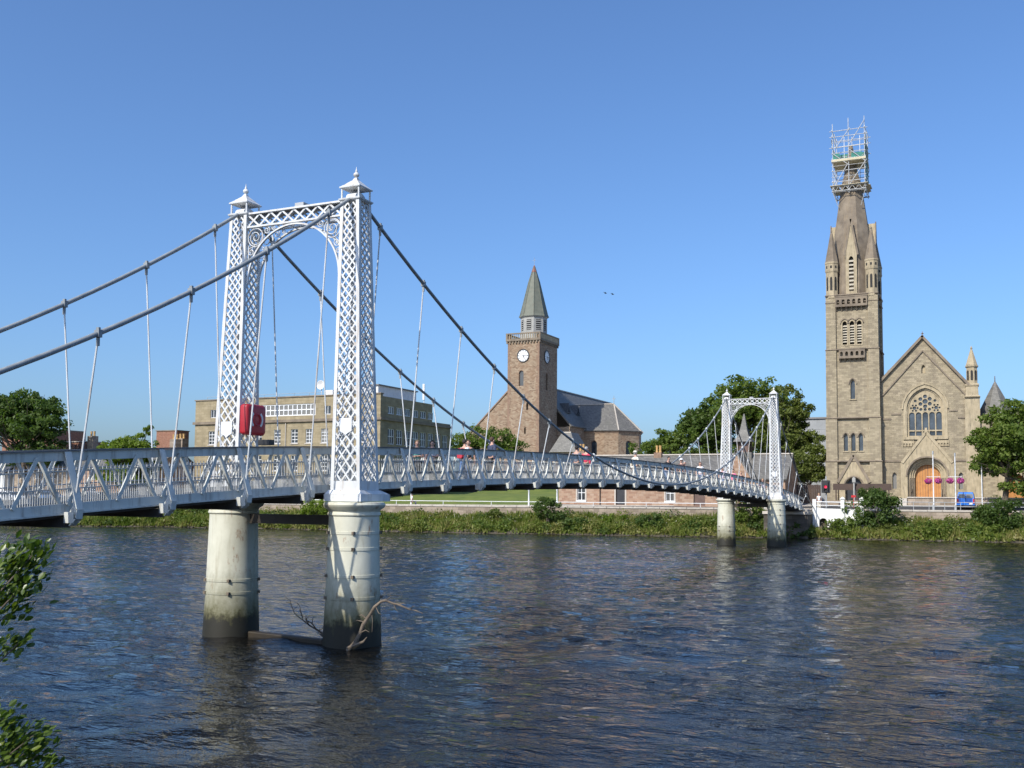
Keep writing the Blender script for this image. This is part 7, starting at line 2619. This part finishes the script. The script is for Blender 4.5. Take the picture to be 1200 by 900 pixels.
def person(x, y, z, face, label, top, bottom, hair, shoes=(0.03, 0.03, 0.03), sleeves=0.5, hat=None, pose="walk", h=1.7, longhair=False, bag=None, phase=1, lean=0.0, coat=False, arms=None):
    t = thing("person", label, "person", (x, y, z), "people walking on the footbridge" if pose == "walk" else None)
    t.rotation_euler.z = face       # faces local -Y when 0
    k = h / 1.72
    o = Vector((0, 0, 0))
    ORG[t.name] = Vector((0, 0, 0))   # children are modelled in local space

    def P_(a, b_, c_):
        return (a * k, (b_ - lean * max(0, c_ - 0.9)) * k, c_ * k)
    pel = (P_(0, 0, 0.93), 0.135 * k)
    waist = (P_(0, 0.0, 1.08), (0.125 * k, 0.105 * k))
    chest = (P_(0, 0.0, 1.28), (0.155 * k, 0.115 * k))
    sho = (P_(0, 0.0, 1.40), (0.10 * k, 0.075 * k))
    neck = (P_(0, -0.01, 1.49), 0.052 * k)
    jaw = (P_(0, -0.025, 1.56), (0.062 * k, 0.07 * k))
    brow = (P_(0, -0.02, 1.64), (0.074 * k, 0.088 * k))
    crown = (P_(0, 0.0, 1.70), (0.05 * k, 0.06 * k))
    body = [[pel, waist, chest, sho, neck, jaw, brow, crown]]
    legs, armsL = [], []
    for s in (-1, 1):
        st = 0.16 * s * phase if pose == "walk" else 0.0
        if pose == "sit":
            hip = (P_(0.10 * s, 0.0, 0.90), 0.095 * k)
            kn = (P_(0.11 * s, -0.42, 0.88), 0.065 * k)
            an = (P_(0.11 * s, -0.44, 0.47), 0.042 * k)
            to = (P_(0.11 * s, -0.58, 0.44), 0.04 * k)
        else:
            hip = (P_(0.095 * s, 0.0, 0.86), 0.095 * k)
            kn = (P_(0.10 * s, -st * 0.7 - 0.03, 0.48), 0.062 * k)
            an = (P_(0.10 * s, -st + (0.08 if st < 0 else 0), 0.085), 0.042 * k)
            to = (P_(0.11 * s, -st - 0.13, 0.045), 0.04 * k)
        legs.append([pel, hip, kn, an, to])
        sa = -0.14 * s * phase if pose == "walk" else -0.1
        am = (arms or {}).get(s)
        shp = (P_(0.175 * s, 0.0, 1.37), 0.062 * k)
        if am == "up":
            el = (P_(0.25 * s, -0.10, 1.15), 0.046 * k)
            wr_ = (P_(0.16 * s, -0.28, 1.30), 0.032 * k)
            hd = (P_(0.13 * s, -0.33, 1.38), (0.04 * k, 0.022 * k))
        elif am == "fold":
            el = (P_(0.25 * s, -0.05, 1.10), 0.046 * k)
            wr_ = (P_(0.06 * s, -0.24, 1.10), 0.032 * k)
            hd = (P_(-0.02 * s, -0.26, 1.12), (0.04 * k, 0.022 * k))
        else:
            el = (P_(0.245 * s, -sa * 0.4 + 0.02, 1.10), 0.046 * k)
            wr_ = (P_(0.255 * s, -sa - 0.06, 0.87), 0.032 * k)
            hd = (P_(0.255 * s, -sa - 0.09, 0.79), (0.038 * k, 0.024 * k))
        armsL.append([sho, shp, el, wr_, hd])
    hands = []
    for s, a in zip((-1, 1), armsL):
        p = Vector(a[-1][0])
        d = (p - Vector(a[-2][0])).normalized()
        sd = d.cross(Vector((s, 0.2, 0.1))).normalized()
        for q in range(4):
            b_ = p + sd * (0.022 * (q - 1.5) * k) + d * 0.02 * k
            e1 = b_ + d * (0.045 - 0.006 * abs(q - 1.3)) * k
            e2 = e1 + (d * 0.03 + Vector((-s * 0.018, -0.01, 0))) * k
            hands.append([(tuple(p), a[-1][1]), (tuple(b_), 0.011 * k), (tuple(e1), 0.010 * k), (tuple(e2), 0.007 * k)])
        th0 = p - d * 0.03 * k + sd * 0.04 * k
        hands.append([(tuple(p), a[-1][1]), (tuple(th0), 0.012 * k), (tuple(th0 + (d * 0.04 + sd * 0.02) * k), 0.009 * k)])
    bd_ = skin_chain("body", body + legs + armsL + hands, M['skin'], t, 1)
    g = 0.016 * k

    def grow(c, e=g):
        p, r = c
        return (p, (r[0] + e, r[1] + e) if isinstance(r, tuple) else r + e)
    # shirt or coat
    chs = [[grow(pel, 0.012 * k), grow(waist), grow(chest), grow(sho)]]
    for a in armsL:
        if sleeves > 0:
            el = Vector(a[2][0])
            sh_ = Vector(a[1][0])
            if sleeves >= 1:
                chs.append([grow(sho), grow(a[1], 0.012), grow(a[2], 0.012), grow(a[3], 0.010)])
            else:
                e = sh_.lerp(el, sleeves)
                chs.append([grow(sho), grow(a[1], 0.012), (tuple(e), 0.06 * k)])
    if coat:
        chs.append([grow(pel, 0.012 * k), (P_(0, 0, 0.72), (0.19 * k, 0.15 * k))])
    skin_chain("coat" if coat else "shirt", chs, top, t, 1)
    chs = []
    for a in legs:
        chs.append([grow(pel, 0.008 * k), grow(a[1], 0.012), grow(a[2], 0.014), (a[3][0], 0.058 * k)])
    skin_chain("trousers", chs, bottom, t, 1)
    sm = cloth("shoe_%.2f" % shoes[0], shoes)
    for a in legs:
        m = MB()
        an, to = Vector(a[3][0]), Vector(a[4][0])
        m.tube([an + Vector((0, 0.05 * k, -0.035 * k)), an + Vector((0, 0, -0.03 * k)), to, to + Vector((0, -0.05 * k, -0.005))], [0.04 * k, 0.058 * k, 0.05 * k, 0.03 * k], 8)
        m.build("shoe", sm, t, smooth=True)
    # face: nose, eyes, mouth, ears
    fz = 1.60 * k
    fy = P_(0, -0.115, 1.60)[1]
    m = MB()
    m.add([(0, fy - 0.022 * k, fz - 0.012 * k), (-0.013 * k, fy + 0.012 * k, fz - 0.018 * k), (0.013 * k, fy + 0.012 * k, fz - 0.018 * k), (0, fy + 0.004 * k, fz + 0.03 * k)], [(0, 1, 3), (0, 3, 2), (0, 2, 1), (1, 2, 3)])
    for s in (-1, 1):
        m.sphere((s * 0.08 * k, P_(0, -0.01, 1.6)[1], 1.60 * k), 0.022 * k, 6, 5, 1.3)
    m.build("nose_and_ears", M['skin'], t)
    m = MB()
    for s in (-1, 1):
        m.sphere((s * 0.03 * k, fy + 0.012 * k, fz + 0.022 * k), 0.010 * k, 6, 4)
    m.box(-0.022 * k, 0.022 * k, fy + 0.0, fy + 0.02 * k, fz - 0.05 * k, fz - 0.043 * k)
    m.build("eyes_and_mouth", M['door_dark'], t)
    # hair
    hm = cloth("hair_%.2f" % sum(hair), hair)
    cy_ = P_(0, 0.012, 1.66)[1]
    m = MB()
    m.sphere((0, cy_, 1.655 * k), 0.098 * k, 12, 8, 1.0)
    vs = []
    for v in m.v:
        zz = v[2]
        yy = v[1]
        if yy < cy_ - 0.03 * k and zz < 1.68 * k:
            yy = cy_ - 0.03 * k
        if longhair and zz < 1.62 * k:
            zz = zz - 0.22 * k
            yy = max(yy, cy_ + 0.02 * k)
        vs.append((v[0] * 0.92, yy, zz))
    m.v = vs
    m.build("hair", hm, t, smooth=True)
    if hat is not None:
        m = MB()
        m.lathe([(0.15 * k, 1.685 * k), (0.15 * k, 1.695 * k), (0.10 * k, 1.70 * k), (0.095 * k, 1.76 * k), (0.04 * k, 1.785 * k)], (0, P_(0, 0, 1.7)[1]), 14)
        m.build("hat", hat, t, smooth=True)
    if bag is not None:
        m = MB()
        yb0 = P_(0, 0.13, 1.2)[1]
        m.loft([[(-a * k, yb0 - 0.0, zz * k), (a * k, yb0, zz * k), (a * 0.9 * k, yb0 + 0.15 * k, zz * k), (-a * 0.9 * k, yb0 + 0.15 * k, zz * k)] for a, zz in ((0.12, 0.98), (0.16, 1.02), (0.16, 1.30), (0.11, 1.38))])
        bo = m.build("rucksack", bag, t, smooth=False, bevel=0.02)
    return t


W_ = cloth("white_cotton", (0.72, 0.72, 0.72))
BLK = cloth("black_cotton", (0.02, 0.02, 0.022))
NVY = cloth("navy_jacket", (0.035, 0.045, 0.085))
PINK = cloth("pink_red_jacket", (0.62, 0.04, 0.10))
JEAN = cloth("blue_denim", (0.10, 0.19, 0.38))
TEAL = cloth("teal_top", (0.12, 0.36, 0.32))
CRM = cloth("cream_coat", (0.62, 0.58, 0.48))
BRN = cloth("brown_jacket", (0.12, 0.07, 0.06))
GRY = cloth("grey_top", (0.16, 0.165, 0.19))
RED = cloth("red_bag", (0.45, 0.03, 0.05))
LIL = cloth("lilac_top", (0.62, 0.50, 0.62))
PKT = cloth("bright_pink_top", (0.75, 0.16, 0.30))
DKH, BRH, FAH, GRH = (0.02, 0.016, 0.013), (0.07, 0.04, 0.025), (0.30, 0.19, 0.09), (0.30, 0.29, 0.28)


def dk(t):
    return zb(t) + 0.022


NEAR_, AWAY = 0.0, math.pi
ppl = [
    # x, t, facing, label, top, bottom, hair, kwargs
    (0.35, 6.1, 0.6, "person in a teal top with dark strap, first from the near tower on the bridge", TEAL, BLK, FAH, dict(sleeves=0.4, h=1.48, lean=0.12, arms={-1: 'fold', 1: 'fold'})),
    (0.25, 7.3, 0.3, "person with dark hair in a white sleeveless top and black trousers", W_, BLK, DKH, dict(sleeves=0.12, h=1.50, longhair=True, arms={1: 'fold'})),
    (0.2, 9.75, 2.8, "person in a white t-shirt and blue jeans carrying a red bag", W_, JEAN, DKH, dict(sleeves=0.5, h=1.60, bag=RED)),
    (-0.3, 11.0, 0.2, "person with dark hair and dark top beside the one with the red bag", BLK, GRY, BRH, dict(sleeves=0.5, h=1.62)),
    (0.1, 12.2, 2.7, "broad person in a navy jacket seen from behind", NVY, BLK, BRH, dict(sleeves=1, h=1.76)),
    (0.3, 20.6, 3.0, "person in dark grey clothes left of the pink jacket", GRY, BLK, DKH, dict(sleeves=1, h=1.68)),
    (0.4, 21.6, 2.9, "person in a bright pink red jacket leaning on the rail", PINK, BLK, GRH, dict(sleeves=1, h=1.68)),
    (0.3, 29.2, 2.6, "person in a cream coat and pale hat near mid span", CRM, CRM, GRH, dict(sleeves=1, h=1.76, hat=CRM, coat=True)),
    (0.3, 35.0, 0.9, "stooping person with a black rucksack", BLK, JEAN, DKH, dict(sleeves=1, h=1.72, bag=BLK, lean=0.35)),
    (0.2, 38.6, 0.2, "person in a brown jacket and white cap", BRN, BLK, BRH, dict(sleeves=1, h=1.76, hat=W_)),
    (-0.3, 41.2, 0.1, "person in plain grey between the white cap and the long brown hair", GRY, BLK, GRH, dict(sleeves=1, h=1.74)),
    (0.3, 42.8, 0.3, "person with long brown hair and white top", W_, JEAN, BRH, dict(sleeves=0.3, h=1.78, longhair=True)),
    (0.1, 49.8, 0.2, "fair haired person in a lilac top just before the left far pylon", LIL, JEAN, FAH, dict(sleeves=0.4, h=1.80)),
    (0.1, 53.2, 0.1, "person in a bright pink top just right of the left far pylon", PKT, BLK, DKH, dict(sleeves=0.6, h=1.84)),
    (0.2, 55.4, 0.4, "sandy haired person in brown beside the bright pink top", BRN, JEAN, FAH, dict(sleeves=0.5, h=1.82)),
    (0.2, 63.8, 0.2, "fair haired person in pale clothes just past the right far pylon", LIL, CRM, FAH, dict(sleeves=0.5, h=1.80)),
    (0.2, 76.4, 0.3, "person in white near the far end of the bridge", W_, GRY, BRH, dict(sleeves=0.5, h=1.66)),
]
for i, (x, t, fc, lb_, tp, bt, hr, kw) in enumerate(ppl):
    person(x, t, dk(t), fc, lb_, tp, bt, hr, phase=1 if i % 2 else -1, **kw)
person(2.0, 83.0, 2.62, 0.5, "person in a white top stepping off the bridge beside the traffic light", W_, CRM, FAH, sleeves=0.4, h=1.72, pose="stand")
person(-40.1, wl_(-40.1) + 0.2, 2.32, 2.4, "person in white sitting on the far river wall beside a white post", W_, GRY, DKH, sleeves=0.5, h=1.66, pose="sit")


def bird(c, label):
    t = thing("bird", label, "bird", c, "birds in the sky")
    x, y, z = c
    MB().tube([(x - 0.17, y, z), (x - 0.06, y, z + 0.02), (x + 0.08, y, z + 0.015), (x + 0.18, y, z + 0.03)], [0.012, 0.045, 0.04, 0.012], 8).build("body", M['black_metal'], t, smooth=True)
    for s in (-1, 1):
        m = MB()
        m.loft([[(x - 0.07, y + s * 0.03, z + 0.03), (x + 0.08, y + s * 0.03, z + 0.03), (x + 0.08, y + s * 0.03, z + 0.05), (x - 0.07, y + s * 0.03, z + 0.05)],
                [(x - 0.07, y + s * 0.2, z + 0.07), (x + 0.06, y + s * 0.2, z + 0.07), (x + 0.06, y + s * 0.2, z + 0.11), (x - 0.07, y + s * 0.2, z + 0.11)],
                [(x - 0.13, y + s * 0.4, z + 0.07), (x - 0.10, y + s * 0.4, z + 0.07), (x - 0.10, y + s * 0.4, z + 0.11), (x - 0.13, y + s * 0.4, z + 0.11)]])
        m.build("wing", M['black_metal'], t)


bird((-23.3, 90, 27.95), "left one of two small dark birds in the sky right of the clock tower")
bird((-22.4, 90, 27.75), "right one of two small dark birds in the sky right of the clock tower")

bpy.context.view_layer.update()
